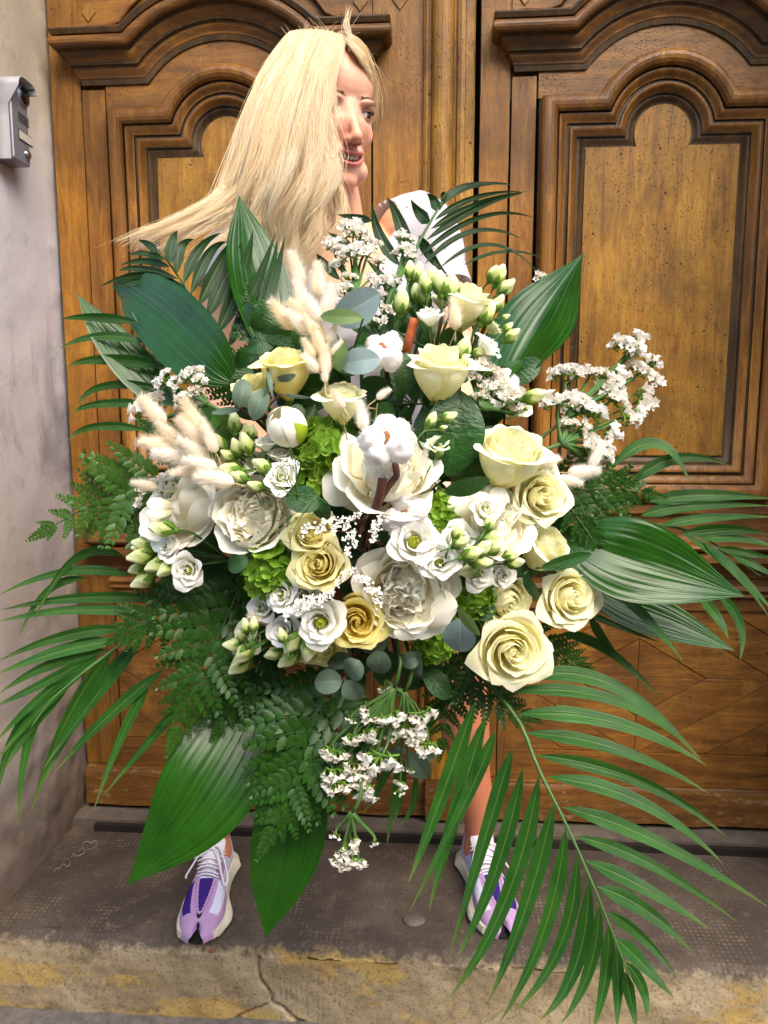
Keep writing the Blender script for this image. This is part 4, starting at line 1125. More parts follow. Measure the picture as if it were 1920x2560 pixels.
    t_o = part('tongue', t_.mesh('tongue', M_TONGUE), up_o)
    # heel tab and ankle collar
    def hc_(u, v):
        a = math.pi * (.5 + u * .5) + math.pi; x = .030 * math.cos(math.pi * (.5 + u * .62) ); y = -.085 - .042 * math.sin(math.pi * (.5 + u * .62)) ; return (x, y, lerp(.060, .086 + .020 * (1 - u * u) ** 4, v))
    part('collar', grid_mesh('collar', hc_, 21, 6, M_WHITE), up_o)
    # laces
    for k in range(4):
        y = .020 - k * .017; z = lerp(.0665, .086, k / 3); w_ = .019 + .002 * k; lb = MB()
        lb.tube(catmull([(-w_ - .004, y + .001, z - .006), (-w_ * .6, y + .002, z + .0005), (0, y - .0, z + .002), (w_ * .6, y - .002, z + .0005), (w_ + .004, y - .003, z - .006)], 12), .0031, 6, flat=.55)
        part('lace', lb.mesh('lace', M_LACE), up_o)
        lb = MB()
        lb.tube(catmull([(-w_ - .003, y - .006, z - .003), (0, y - .009, z + .003), (w_ + .003, y - .011, z - .001)], 10), .0027, 6, flat=.55)
        part('lace', lb.mesh('lace', M_LACE), up_o)
    kn = (0, -.030, .0945)
    for path in ([kn, (-.016, -.030, 0.096), (-.032, -.006, 0.075), (-.041, .020, 0.056), (-.037, .032, 0.050), (-.028, .016, 0.068), (-.012, -.018, 0.087), kn],
                 [kn, (.016, -.028, 0.096), (.036, -.008, 0.071), (.047, .006, 0.056), (.045, .010, 0.054)],
                 [kn, (-.014, -.020, 0.091), (-.027, .012, 0.069), (-.032, .024, 0.062)],
                 [kn, (.014, -.034, 0.096), (.028, -.036, 0.087), (.034, -.024, 0.077), (.026, -.020, 0.084), kn]):
        lb = MB(); lb.tube(catmull([(x * mir, y, z) for x, y, z in path], 26), .0031, 6, flat=.6); part('lace', lb.mesh('lace', M_LACE), up_o)
    lb = MB(); ellipsoid(lb, Matrix.Translation(kn), .0065, .005, .0045, 10, 8); part('lace_knot', lb.mesh('lace_knot', M_LACE), up_o)
    # printed letters on the tongue
    tc = bpy.data.curves.new('tongue_logo', 'FONT'); tc.body = 'NB'; tc.size = .0135; tc.extrude = .0004; tc.offset = .0005; tc.shear = .25; tc.align_x = 'CENTER'
    to = bpy.data.objects.new('tl', tc); COL.objects.link(to); dg = bpy.context.evaluated_depsgraph_get(); dg.update()
    lm = bpy.data.meshes.new_from_object(to.evaluated_get(dg)); bpy.data.objects.remove(to); lm.name = 'tongue_logo'; lm.materials.clear(); lm.materials.append(M_LOGO)
    nrm = Vector((0, .054, .07)).normalized(); upd = Vector((0, -.07, .054)).normalized(); xr = upd.cross(nrm)
    base = Vector((-.006 * 1, -.0405, .0990)) + nrm * .0035
    part('tongue_logo', lm, up_o, Matrix(((xr.x, upd.x, nrm.x, base.x), (xr.y, upd.y, nrm.y, base.y), (xr.z, upd.z, nrm.z, base.z), (0, 0, 0, 1))))
    # overlay seams: thin stitched lines on the toe
    for sg in (-1, 1):
        lb = MB(); pts = []
        for k in range(14):
            v = lerp(.60, .865, k / 13); y = lerp(-.134, .1395, v); cw = .20 * (.094 - y) / .072 + .012; q = up(sg * max(.03, cw + .045), v); pts.append(Vector(q) + Vector((0, 0, .0008)))
        lb.tube(pts, .0005, 4); part('seam', lb.mesh('seam', M_STITCH), up_o)
    return up_o
shoe(SHOE_R, 1, 'lilac, white and purple sneaker under the big glossy leaf')
shoe(SHOE_L, -1, 'lilac, white and purple sneaker behind the palm leaflets')
# ------------------------------------------------------------------ plant materials
K_ALB = 1.0
def petal_material(name, base, mid, tip, trans=0.38, edge=None, rough=0.55):
    m = Mat(name, rough, 0.25); uv = m.coord('UV'); s = m.sep(uv); rnd = m.objrand()
    c = m.ramp(s[1], [(0.0, base), (0.45, mid), (1.0, tip)])
    if edge:
        e = m.math('MAXIMUM', m.ramp(m.math('ABSOLUTE', m.math('SUBTRACT', s[0], 0.5)), [(0.36, 0), (0.5, 1)]), m.ramp(s[1], [(0.86, 0), (1.0, 1)]))
        g = m.ramp(m.noise(m.coord('Object'), 2.2, 3), [(0.42, 0), (0.66, 1)])
        c = m.mix(m.math('MULTIPLY', m.math('MULTIPLY', e, g), 0.6), c, edge)
    c = m.mix(m.math('MULTIPLY', rnd, 0.30), c, tip)
    if edge:
        br = m.ramp(m.noise(m.coord('Object'), 5.0, 5, 0.7), [(0.60, 0), (0.70, 1)])
        c = m.mix(m.math('MULTIPLY', m.math('MULTIPLY', e, br), 0.22), c, lin(196, 160, 92))
    vn = m.noise(m.coord('UV', (46, 3, 1)), 1.0, 3)
    m.color(m.mix(m.math('MULTIPLY', m.ramp(vn, [(0.4, 1), (0.65, 0)]), 0.07), c, base))
    nb = m.bump(vn, 0.10, 0.02)
    m.translucent(c, trans)
    return m.m
PT_PALE = petal_material('pale_rose_petal', lin(246, 238, 146), lin(254, 249, 196), lin(255, 252, 226), 0.28, edge=lin(228, 236, 156))
PT_YEL = petal_material('yellow_rose_petal', lin(250, 228, 110), lin(253, 242, 160), lin(254, 248, 200), 0.32, edge=lin(234, 234, 136))
PT_GOLD = petal_material('golden_rose_petal', lin(250, 214, 62), lin(253, 235, 122), lin(254, 245, 172), 0.32)
PT_PEONY = petal_material('peony_petal', lin(255, 238, 188), lin(255, 250, 228), lin(255, 253, 242), 0.2)
PT_LISI = petal_material('lisianthus_petal', lin(226, 232, 176), lin(250, 247, 234), lin(252, 251, 248), 0.32)
PT_GLISI = petal_material('greenish_lisianthus_petal', lin(196, 214, 120), lin(230, 236, 180), lin(244, 244, 222), 0.40)
PT_HYD = petal_material('hydrangea_floret', lin(96, 142, 22), lin(118, 164, 34), lin(156, 192, 74), 0.3)
PT_BUD = petal_material('bud_petal', lin(138, 172, 62), lin(206, 220, 126), lin(240, 240, 206), 0.3)

K_ALB = 0.70
def leaf_material(name, col, col2, rough=0.35, veins=None, trans=0.22, bump=0.25, vary=0.25, spec=0.5, tip=None, patch=None):
    m = Mat(name, rough, spec); uv = m.coord('UV'); s = m.sep(uv); rnd = m.objrand()
    n = m.noise(m.coord('Object'), 24, 4)
    c = m.mix(m.ramp(n, [(0.3, 0), (0.7, 1)]), col, col2)
    c = m.mix(m.math('MULTIPLY', rnd, vary), c, tuple(x * 0.55 for x in col[:3]) + (1,))
    h = None
    if veins == 'parallel':
        w = m.noise(m.coord('UV', (64, 1.2, 1)), 1.0, 3, 0.6); h = w
        c = m.mix(m.math('MULTIPLY', m.ramp(w, [(0.40, 0), (0.7, 1)]), 0.5), c, tuple(min(1, x * 1.8) for x in col2[:3]) + (1,))
    elif veins == 'pleat':
        w = m.noise(m.coord('UV', (16, .8, 1)), 1.0, 2, 0.6); h = w
        mid = m.ramp(m.math('ABSOLUTE', m.math('SUBTRACT', s[0], 0.5)), [(0.02, 1), (0.06, 0)])
        c = m.mix(m.math('MULTIPLY', mid, 0.32), c, lin(150, 176, 92))
    elif veins == 'net':
        h = m.noise(m.coord('UV', (5, 14, 1), rot=(0, 0, .5)), 1.0, 4, .6)
        mid = m.ramp(m.math('ABSOLUTE', m.math('SUBTRACT', s[0], 0.5)), [(0.012, 1), (0.035, 0)])
        c = m.mix(m.math('MULTIPLY', mid, 0.25), c, tuple(min(1, x * 1.8 + .02) for x in col2[:3]) + (1,))
    if tip: c = m.mix(m.math('MULTIPLY', m.ramp(s[1], [(0.80, 0), (1.0, 1)]), 0.75), c, tip)
    m.color(c)
    if h is not None: m.bump(h, bump, 0.004)
    m.translucent(tuple(min(1, x * 1.5) for x in col2[:3]) + (1,), trans)
    return m.m
LF_ASPI = leaf_material('aspidistra_leaf', lin(21, 62, 8), lin(40, 92, 12), 0.20, 'parallel', 0.18, 0.12, spec=.36)
LF_PALM = leaf_material('palm_leaflet', lin(38, 92, 26), lin(62, 122, 36), 0.34, 'pleat', 0.25, 0.5, spec=.38, tip=lin(128, 140, 60))
LF_PALMD = leaf_material('dark_palm_leaflet', lin(24, 62, 18), lin(38, 86, 24), 0.34, 'pleat', 0.2, 0.5, spec=.38)
LF_FERN = leaf_material('leatherleaf', lin(34, 76, 20), lin(60, 110, 28), 0.38, None, 0.2, 0.3, vary=.4, spec=.28)
LF_FERNL = leaf_material('fresh_leatherleaf', lin(52, 96, 30), lin(90, 134, 50), 0.38, None, 0.2, 0.3, vary=.35, spec=.35)
LF_ROSE = leaf_material('rose_leaf', lin(34, 80, 24), lin(56, 112, 36), 0.34, 'net', 0.18, 0.5)
LF_EUC = leaf_material('eucalyptus_leaf', lin(88, 112, 92), lin(122, 144, 122), 0.55, 'net', 0.15, 0.15, spec=.3)
LF_EUCB = leaf_material('blue_eucalyptus_leaf', lin(122, 146, 148), lin(156, 176, 174), 0.5, 'net', 0.15, 0.15, spec=.3)
LF_EUCG = leaf_material('green_eucalyptus_leaf', lin(96, 128, 62), lin(128, 152, 88), 0.5, 'net', 0.2, 0.15, spec=.3)
M_STEM = plain('green_stem', lin(78, 118, 52), .5, .4, vary=.2, scale=60)
M_STEMD = plain('dark_green_stem', lin(50, 86, 38), .5, .4, vary=.2, scale=60)
M_CALYX = plain('green_calyx', lin(104, 146, 44), .5, .35, vary=.2, scale=80)
M_BARK = plain('brown_twig', lin(112, 66, 50), .7, .3, vary=.3, scale=120, bump=.6)
M_BRACT = plain('dry_bract', lin(176, 114, 68), .75, .25, vary=.3, scale=70, bump=.5)
M_CUT = plain('cut_wood', lin(204, 106, 62), .7, .3, vary=.25, scale=200)
M_STRAW = plain('straw_stem', lin(214, 196, 146), .7, .25, vary=.1)
K_ALB = 1.0
M_TAIL = Mat('bunny_tail', 0.9, 0.1)
_tv = M_TAIL.mix(M_TAIL.objrand(), lin(252, 240, 216), lin(254, 249, 240)); M_TAIL.color(_tv); M_TAIL.translucent(_tv, 0.35)
M_TAIL = M_TAIL.m
M_COT = Mat('cotton', 0.95, 0.05); M_COT.color(M_COT.ramp(M_COT.noise(M_COT.coord('Object'), 30, 4), [(.3, lin(244, 240, 236)), (.7, lin(253, 251, 250))])); M_COT.translucent(lin(250, 246, 244), .3); M_COT = M_COT.m
M_STAT = Mat('statice_papery', 0.8, 0.15); M_STAT.color(M_STAT.mix(M_STAT.objrand(), lin(246, 244, 238), lin(238, 230, 214))); M_STAT.translucent(lin(246, 240, 230), .35); M_STAT = M_STAT.m
M_RICE = plain('dried_white_flower', lin(244, 238, 226), .85, .1, vary=.2, scale=400)
K_ALB = 0.78
M_SEED = plain('dark_seed', lin(86, 66, 44), .7)
M_THROAT = plain('green_throat', lin(150, 158, 30), .5, .3, vary=.25, scale=200)

# ------------------------------------------------------------------ generic plant builders
GRIP = P(915, 1330, 0.985)
def scaled(M, s): return M @ Matrix.Scale(s, 4)
def stem_part(rt, M, s, start, direc, rad=.0028, mat=None, name='stem', end=None, n=10):
    """a stem from a flower's base back to the hands, in the thing's own space"""
    e = end or (GRIP + Vector((random.uniform(-.018, .018), random.uniform(-.012, .012), random.uniform(-.02, .02))))
    ctrl = start - direc * min(.09, (e - start).length * .4)
    pts = [start.lerp(ctrl, t).lerp(ctrl.lerp(e, t), t) for t in [i / (n - 1) for i in range(n)]]
    b = MB(); b.tube(local(M, pts), rad / s, 6); return part(name, b.mesh(name, mat or M_STEM), rt)
def blade(c, width, tilt=0.0, fold=0.15, nu=7, wave=0.0, seed=0.0, cup=0.0, ribs=0.0):
    """a leaf: centre line c (world), width(v) half width in metres; returns verts, faces, uvs"""
    n = len(c); V = []; U = []
    for j in range(n):
        t = (c[min(j + 1, n - 1)] - c[max(j - 1, 0)]).normalized(); n0 = (CAM - c[j]).normalized()
        s = t.cross(n0); s = s.normalized() if s.length > 1e-6 else RGT.copy()
        tl = tilt(j / (n - 1)) if callable(tilt) else tilt
        s = Matrix.Rotation(tl, 3, t) @ s; nn = s.cross(t).normalized()
        if nn.dot(n0) < 0: nn = -nn
        v = j / (n - 1); w = width(v)
        for i in range(nu):
            u = lerp(-1, 1, i / (nu - 1))
            V.append(c[j] + s * (u * w) + nn * (w * (fold * abs(u) - cup * u * u) + wave * w * math.sin(v * 9 + seed + 2.2 * u) * abs(u) + ribs * (math.cos(u * 29 + 1.2 * math.sin(v * 3 + seed)) + .8 * math.cos(u * 47 + 2 * seed) + .7 * math.cos(u * 13 + seed)) * min(1, w * 60)))
            U.append((i / (nu - 1), v))
    Fc = [(j * nu + i, j * nu + i + 1, (j + 1) * nu + i + 1, (j + 1) * nu + i) for j in range(n - 1) for i in range(nu - 1)]
    return V, Fc, U
def px_curve(pts, n): return catmull([P(*p) for p in pts], n)
def at_px(a, b, t): return tuple(lerp(x, y, t) for x, y in zip(a, b))

# ------------------------------------------------------------------ roses, peonies, lisianthus: petals as single meshes
def cup_petal(name, mat, phi, hw, r0, rb, rr, zb, zt, lip, seed, point=0.0, spiral=0.08, ruffle=0.02, nu=11, nv=10, vdrop=0.32, curl=0.0):
    rg = random.Random(seed); a1, a2, a3 = rg.uniform(0, 6.3), rg.uniform(0, 6.3), rg.uniform(-1, 1)
    lean = rg.uniform(-.06, .06)
    def fn(u, v):
        vm = 1 - vdrop * abs(u) ** 2.6 + point * math.exp(-(u / .22) ** 2) - (.03 * math.sin(5 * u + a1)) ; vv = v * vm
        b = math.sin(min(vv / .72, 1) * math.pi / 2) ** .85
        r = lerp(r0, rb, b); 
        if vv > .6: r = lerp(rb, rr, smooth01((vv - .6) / .4))
        z = lerp(zb, zt, vv ** .85)
        k = max(0, (vv - .76) / .24)
        r += lip * k * k * (1 - .35 * abs(u)) ; z -= lip * .55 * k ** 2.4 + curl * k * k * abs(u)
        a = phi + u * hw * (.35 + .65 * smooth01(vv * 2.2))
        r *= 1 + spiral * u
        rf = ruffle * vv ** 3 * (math.sin(4.3 * u + a1) + .6 * math.sin(9.1 * u + a2))
        r += rf + lean * vv; z += rf * .8
        return (r * math.cos(a), r * math.sin(a), z)
    return grid_mesh(name, fn, nu, nv, mat)
def rose_set(seed, mat, n=27, openness=1.0):
    rg = random.Random(seed); out = []
    for i in range(n):
        t = i / (n - 1); phi = i * 2.39996 + rg.uniform(-.25, .25)
        if openness > .9:
            rr = .06 + .84 * t ** 1.05; rb = rr * lerp(.95, 1.0, t) + .02; zt = .36 - .30 * t ** 1.7 + rg.uniform(-.04, .04)
            hw = lerp(1.75, 1.0, t ** .7); lip = .24 * smooth01((t - .25) / .75); zb = -.95
        else:
            rr = .06 + .70 * t ** .95; rb = rr * 1.04 + .02; zt = .46 - .20 * t ** 1.5 + rg.uniform(-.05, .05); zb = -1.18
            hw = lerp(1.75, 1.08, t ** .7); lip = .30 * smooth01((t - .5) / .5) * rg.uniform(.5, 1.2)
        out.append(cup_petal('petal', mat, phi, hw, .06 + .10 * t, rb, rr, zb + .1 * (1 - t), zt, lip, seed * 100 + i, point=.07 * t, spiral=lerp(.30, .06, t), ruffle=.012 + .016 * t, curl=.16 * t * lip / .3, vdrop=.20, nu=13, nv=12))
    return out
def peony_set(seed, mat, n_in=30, n_out=9, cup=0.55, fluff=1.0):
    rg = random.Random(seed); out = []
    for i in range(n_in):
        t = i / n_in; phi = rg.uniform(0, 6.28); rr = .10 + .58 * t * rg.uniform(.8, 1.2)
        out.append(cup_petal('petal', mat, phi, rg.uniform(.5, 1.15), .04 + .1 * t, rr * .9 + .05, rr * rg.uniform(.75, 1.1), -.6, .42 - .14 * t + rg.uniform(-.20, .14), .02 + rg.uniform(-.12, .16), seed * 100 + i, spiral=rg.uniform(-.35, .35), ruffle=.085 * fluff, nu=10, nv=8, vdrop=.22))
    hb_ = MB(); ellipsoid(hb_, Matrix.Translation((0, 0, -.16)), .46, .46, .40, 14, 10); out.append(hb_.mesh('petal', mat))  # core ellipsoid added to close dark gaps between petals, not a petal itself
    for i in range(n_out):
        t = i / n_out; phi = i * 2.39996 + rg.uniform(-.3, .3); op = lerp(cup, .92, t ** 1.3)
        out.append(cup_petal('petal', mat, phi, .78 + rg.uniform(-.1, .12), .16, .66 + .22 * op, .60 + .48 * op, -.72, lerp(.46, -.16, op) + rg.uniform(-.14, .12), .02 + .18 * op, seed * 100 + 60 + i, spiral=rg.uniform(-.12, .12), ruffle=.045, nu=13, nv=11, vdrop=.26))
    return out
def lisi_set(seed, mat, n=13, centre=False):
    rg = random.Random(seed); out = []
    for i in range(n):
        t = i / (n - 1); phi = i * 2.39996 + rg.uniform(-.2, .2); lo = .34 if centre else .10
        rr = lo + (.92 - lo) * t; out.append(cup_petal('petal', mat, phi, lerp(1.25, .9, t), .12, rr * .82 + .06, rr, -.95, .30 - .30 * t + rg.uniform(-.04, .04), lerp(.10, .34, t), seed * 100 + i, spiral=.14, ruffle=.045, nu=10, nv=9, vdrop=.24))
    return out
def calyx_mesh(name, mat, n=5, r=.22, ln=.55, zb=-.98):
    b = MB()
    for k in range(n):
        a = 2 * math.pi * k / n + .3
        def fn(u, v, a=a):
            w = .5 * (1 - v) ** .7 * (1 - .2 * v); rr = r * .45 + ln * .62 * v ** .8; z = zb + .02 + ln * .55 * math.sin(v * 1.9) - .25 * v * v
            return (rr * math.cos(a + u * w * .8 * (1 - .6 * v)), rr * math.sin(a + u * w * .8 * (1 - .6 * v)), z)
        b.add(*grid(fn, 5, 7))
    ellipsoid(b, Matrix.Translation((0, 0, zb - .02)), r * .62, r * .62, r * .7, 10, 8)
    return b.mesh(name, mat)
CALYX = calyx_mesh('calyx', M_CALYX)
ROSES = {}
def rose(px, py, size, dirv, kind, label, dz=0.0, var=0, open_=1.0, roll=0.0, depth=None):
    d = (depth if depth else dome(px, py)) + dz; s = size * sm(d) / 2 / (1.0 if open_ > .9 else .84)
    z = face_dir(*dirv); M = scaled(frame(P(px, py, d) - z * s * .05, z, roll), s)
    key = (kind, var, open_)
    if key not in ROSES: ROSES[key] = rose_set(31 + var * 7 + len(kind), {'pale': PT_PALE, 'yellow': PT_YEL, 'gold': PT_GOLD}[kind], 27, open_)
    r = root('rose', label, 'rose', M, 'roses in the bouquet')
    for me in ROSES[key]: part('petal', me, r)
    zc_ = 0 if open_ > .9 else -.24
    part('calyx', CALYX, r, Matrix.Translation((0, 0, zc_)))
    stem_part(r, M, s, P(px, py, d) - z * s * (1.05 - zc_), z, .003)
    return r
def dome(px, py):
    return .735 + .135 * min(1.5, ((px - 930) / 640) ** 2 + ((py - 1190) / 660) ** 2)
PEONIES = {}
def peony(px, py, size, dirv, label, var=0, cup=.55, dz=0.0, roll=0.0, n_in=30, n_out=9):
    d = dome(px, py) + dz; s = size * sm(d) / 2; z = face_dir(*dirv); M = scaled(frame(P(px, py, d) - z * s * .1, z, roll), s)
    key = (var, cup, n_in, n_out)
    if key not in PEONIES: PEONIES[key] = peony_set(50 + var, PT_PEONY, n_in, n_out, cup)
    r = root('peony', label, 'peony', M, 'peonies in the bouquet')
    for me in PEONIES[key]: part('petal', me, r)
    part('calyx', CALYX, r, Matrix.Translation((0, 0, .22)) @ Matrix.Scale(1.0, 4))
    stem_part(r, M, s, P(px, py, d) - z * s * .9, z, .0035)
    return r

# ------------------------------------------------------------------ lisianthus sprays
def bud_meshes():
    out = []
    for k in range(3):
        rg = random.Random(k); tw = rg.uniform(1.4, 2.4)
        def fn(u, v, tw=tw):
            r = .30 * math.sin(min(1, v / .42) * math.pi / 2) ** .8 if v < .42 else .30 * (1 - ((v - .42) / .58) ** 1.7 * .80)
            a = u * math.pi + tw * v; r *= 1 + .13 * math.cos(4 * u * math.pi) * smooth01((v - .2) / .4)
            return (r * math.cos(a), r * math.sin(a), v * 1.0)
        out.append(grid_mesh('bud', fn, 17, 12, PT_BUD))
    return out
BUDS = bud_meshes()
def sepal_mesh():
    b = MB()
    for k in range(5):
        a0 = 2 * math.pi * k / 5
        def fn(u, v, a0=a0):
            r = .34 * math.sin(min(1, (v * .55 + .05) / .42) * math.pi / 2) ** .8 + .02; a = a0 + u * .55 * (1 - v) ** .8
            return (r * math.cos(a), r * math.sin(a), v * .50)
        b.add(*grid(fn, 3, 6))
    ellipsoid(b, Matrix.Translation((0, 0, 0)), .14, .14, .14, 8, 6)
    return b.mesh('sepals', M_CALYX)
SEPALS = sepal_mesh()
LISI = {k: lisi_set(71 + i, m_, 13, c) for i, (k, m_, c) in enumerate((('full', PT_LISI, False), ('eye', PT_LISI, True), ('green', PT_GLISI, False)))}
def throat_mesh():
    b = MB(); ellipsoid(b, Matrix.Translation((0, 0, -.35)), .26, .26, .3, 12, 8)
    for k in range(5):
        a = k * 1.257; b.tube([(.06 * math.cos(a), .06 * math.sin(a), -.3), (.12 * math.cos(a), .12 * math.sin(a), .0)], .03, 5); ellipsoid(b, Matrix.Translation((.12 * math.cos(a), .12 * math.sin(a), .02)), .05, .05, .07, 6, 5)
    return b.mesh('flower', M_THROAT)
THROAT = throat_mesh()
def lisianthus(base, label, flowers, buds, dz=0.0):
    """base: pixel where the stems meet; flowers (px,py,size,(dir),kind,dz); buds (px,py,length,angle deg in the picture,dz)"""
    bd = dome(*base) + .05 + dz; B = P(base[0], base[1], bd); M = Matrix.Translation(B); r = root('lisianthus_spray', label, 'lisianthus', M, 'lisianthus sprays')
    st = MB()
    for (px, py, size, dv, kind, fz) in flowers:
        d = dome(px, py) + dz + fz; s = size * sm(d) / 2 * 1.14; z = face_dir(*dv); Mf = scaled(frame(P(px, py, d), z, random.uniform(0, 6)), s)
        f = part('flower', THROAT, r, M.inverted() @ Mf)
        for me in LISI[kind]: part('petal', me, f)
        st.tube(local(M, catmull([P(px, py, d) - z * s * .9, P(px, py, d) - z * s * 2.0, B], 9)), [.0014] * 6 + [.002] * 3, 6)
    for (px, py, ln, ang, bz) in buds:
        d = dome(px, py) + dz + bz; s = ln * sm(d) * 1.1; a = math.radians(ang); z = face_dir(math.cos(a), math.sin(a), random.uniform(-.1, .4))
        Mb = scaled(frame(P(px, py, d) - z * s * .5, z, random.uniform(0, 6)), s)
        b_ = part('bud', random.choice(BUDS), r, M.inverted() @ Mb); part('sepals', SEPALS, b_)
        s0 = P(px, py, d) - z * s * .5
        st.tube(local(M, catmull([s0, s0 - z * .018, B], 8)), [.0010] * 4 + [.0015] * 4, 6)
    st.tube(local(M, catmull([B, B.lerp(GRIP, .5), GRIP], 6)), .0026, 6)
    part('stem', st.mesh('stem', M_STEM), r)
    return r

# ------------------------------------------------------------------ hydrangea
def floret_mesh(seed):
    rg = random.Random(seed); b = MB()
    for k in range(4):
        a = k * math.pi / 2 + rg.uniform(-.12, .12); ln = rg.uniform(.85, 1.1); up_ = rg.uniform(.1, .5)
        def fn(u, v, a=a, ln=ln, up_=up_):
            w = .52 * math.sin(min(1, v * 1.25 + .06) * math.pi * .62) ** .7 * (1 if v < .8 else math.sqrt(max(0, 1 - ((v - .8) / .22) ** 2)))
            x, y = v * ln, u * w * ln; z = up_ * v * v * .6 + .18 * u * u * v + .05 * math.sin(5 * u + 3 * v + seed)
            return (x * math.cos(a) - y * math.sin(a), x * math.sin(a) + y * math.cos(a), z)
        b.add(*grid(fn, 5, 6))
    ellipsoid(b, Matrix.Translation((0, 0, .05)), .09, .09, .09, 6, 5)
    return b.mesh('floret', PT_HYD)
FLORETS = [floret_mesh(k) for k in range(4)]
def hydrangea(px, py, size, dirv, label, n=44, dz=0.03):
    d = dome(px, py) + dz; s = size * sm(d) / 2; z = face_dir(*dirv); M = scaled(frame(P(px, py, d), z), s); r = root('hydrangea', label, 'hydrangea', M, 'green hydrangea heads')
    for k in range(n):
        zz = 1 - (k + .5) / n * 1.35; a = k * 2.39996; q = math.sqrt(max(0, 1 - zz * zz)); v = Vector((q * math.cos(a), q * math.sin(a), zz)) * random.uniform(.78, .96)
        nrm = (v + Vector((random.uniform(-.4, .4), random.uniform(-.4, .4), random.uniform(-.3, .3)))).normalized()
        part('floret', random.choice(FLORETS), r, frame(v, nrm, random.uniform(0, 6)) @ Matrix.Scale(random.uniform(.30, .40), 4))
    b = MB(); ellipsoid(b, Matrix.Identity(4), .62, .62, .62, 12, 8); part('head_core', b.mesh('head_core', M_STEMD), r)
    stem_part(r, M, s, P(px, py, d) - z * s * .5, z, .0035)
    return r

# ------------------------------------------------------------------ cotton
def lobe_mesh(seed):
    b = MB(); V = []; n, m_ = 18, 12
    for j in range(m_ + 1):
        a = -math.pi / 2 + math.pi * j / m_
        for i in range(n):
            q = 2 * math.pi * i / n; p = Vector((math.cos(a) * math.cos(q), math.cos(a) * math.sin(q), math.sin(a)))
            V.append(p * (1 + .30 * mnoise.noise(p * 1.6 + Vector((seed, 0, 0))) + .14 * mnoise.noise(p * 4 + Vector((0, seed, 0))) + .05 * mnoise.noise(p * 11)))
    b.add(V, [(j * n + i, j * n + (i + 1) % n, (j + 1) * n + (i + 1) % n, (j + 1) * n + i) for j in range(m_) for i in range(n)])
    rg = random.Random(seed)
    for k in range(260):                                   # short fibres
        p = Vector((rg.gauss(0, 1), rg.gauss(0, 1), rg.gauss(0, 1))).normalized(); t = (p + Vector((rg.gauss(0, .7), rg.gauss(0, .7), rg.gauss(0, .7)))).normalized()
        a0 = p * 1.0; a1 = p * 1.07 + t * .10; s_ = p.orthogonal().normalized() * .012; b.add([a0 + s_, a0 - s_, a1], [(0, 1, 2)])
    return b.mesh('lobe', M_COT)
LOBES = [lobe_mesh(k * 3.3) for k in range(3)]
def bract_mesh():
    def fn(u, v):
        w = .34 * math.sin(min(1, v * 1.1 + .12) * math.pi * .9) ** .8; return (u * w, -.12 * u * u, v) if False else (u * w, .25 * v * v + .22 * u * u * (1 - v), v - .12 * v * v)
    return grid_mesh('bract', fn, 5, 8, M_BRACT)
BRACT = bract_mesh()
def cotton(px, py, size, dirv, label, lobes=5, dz=0.0, stem=None, n_br=5, roll=0.0):
    d = dome(px, py) + dz; s = size * sm(d) / 2; z = face_dir(*dirv); M = scaled(frame(P(px, py, d), z, roll), s); r = root('cotton_boll', label, 'cotton', M, 'cotton bolls')
    for k in range(lobes):
        a = 2 * math.pi * k / lobes; part('lobe', LOBES[k % 3], r, Matrix.Translation((.60 * math.cos(a + .12 * (-1) ** k), .60 * math.sin(a + .12 * (-1) ** k), .07 * (-1) ** k)) @ Matrix.Rotation(a, 4, 'Z') @ Matrix.Diagonal((.58, .54, .58, 1)))
    for k in range(n_br):
        a = 2 * math.pi * (k + .5) / n_br
        part('bract', BRACT, r, Matrix.Rotation(a, 4, 'Z') @ Matrix.Translation((.10, 0, -.62)) @ Matrix.Rotation(math.pi / 2, 4, 'Z') @ Matrix.Rotation(-math.radians(42), 4, 'X') @ Matrix.Diagonal((.8, 1, 1.15, 1)))
    b = MB(); b.tube([(0, 0, .42), (.02, .01, .36), (.02, .01, -.2), (0, 0, -.7)], [.12, .27, .2, .12], 7); part('husk', b.mesh('husk', M_BRACT), r)
    if stem: b = MB(); b.tube(local(M, px_curve(stem, 14)), [.0034 / s] * 14, 8); part('stem', b.mesh('stem', M_BARK), r)
    else: stem_part(r, M, s, P(px, py, d) - z * s * .6, z, .003, M_BARK)
    return r

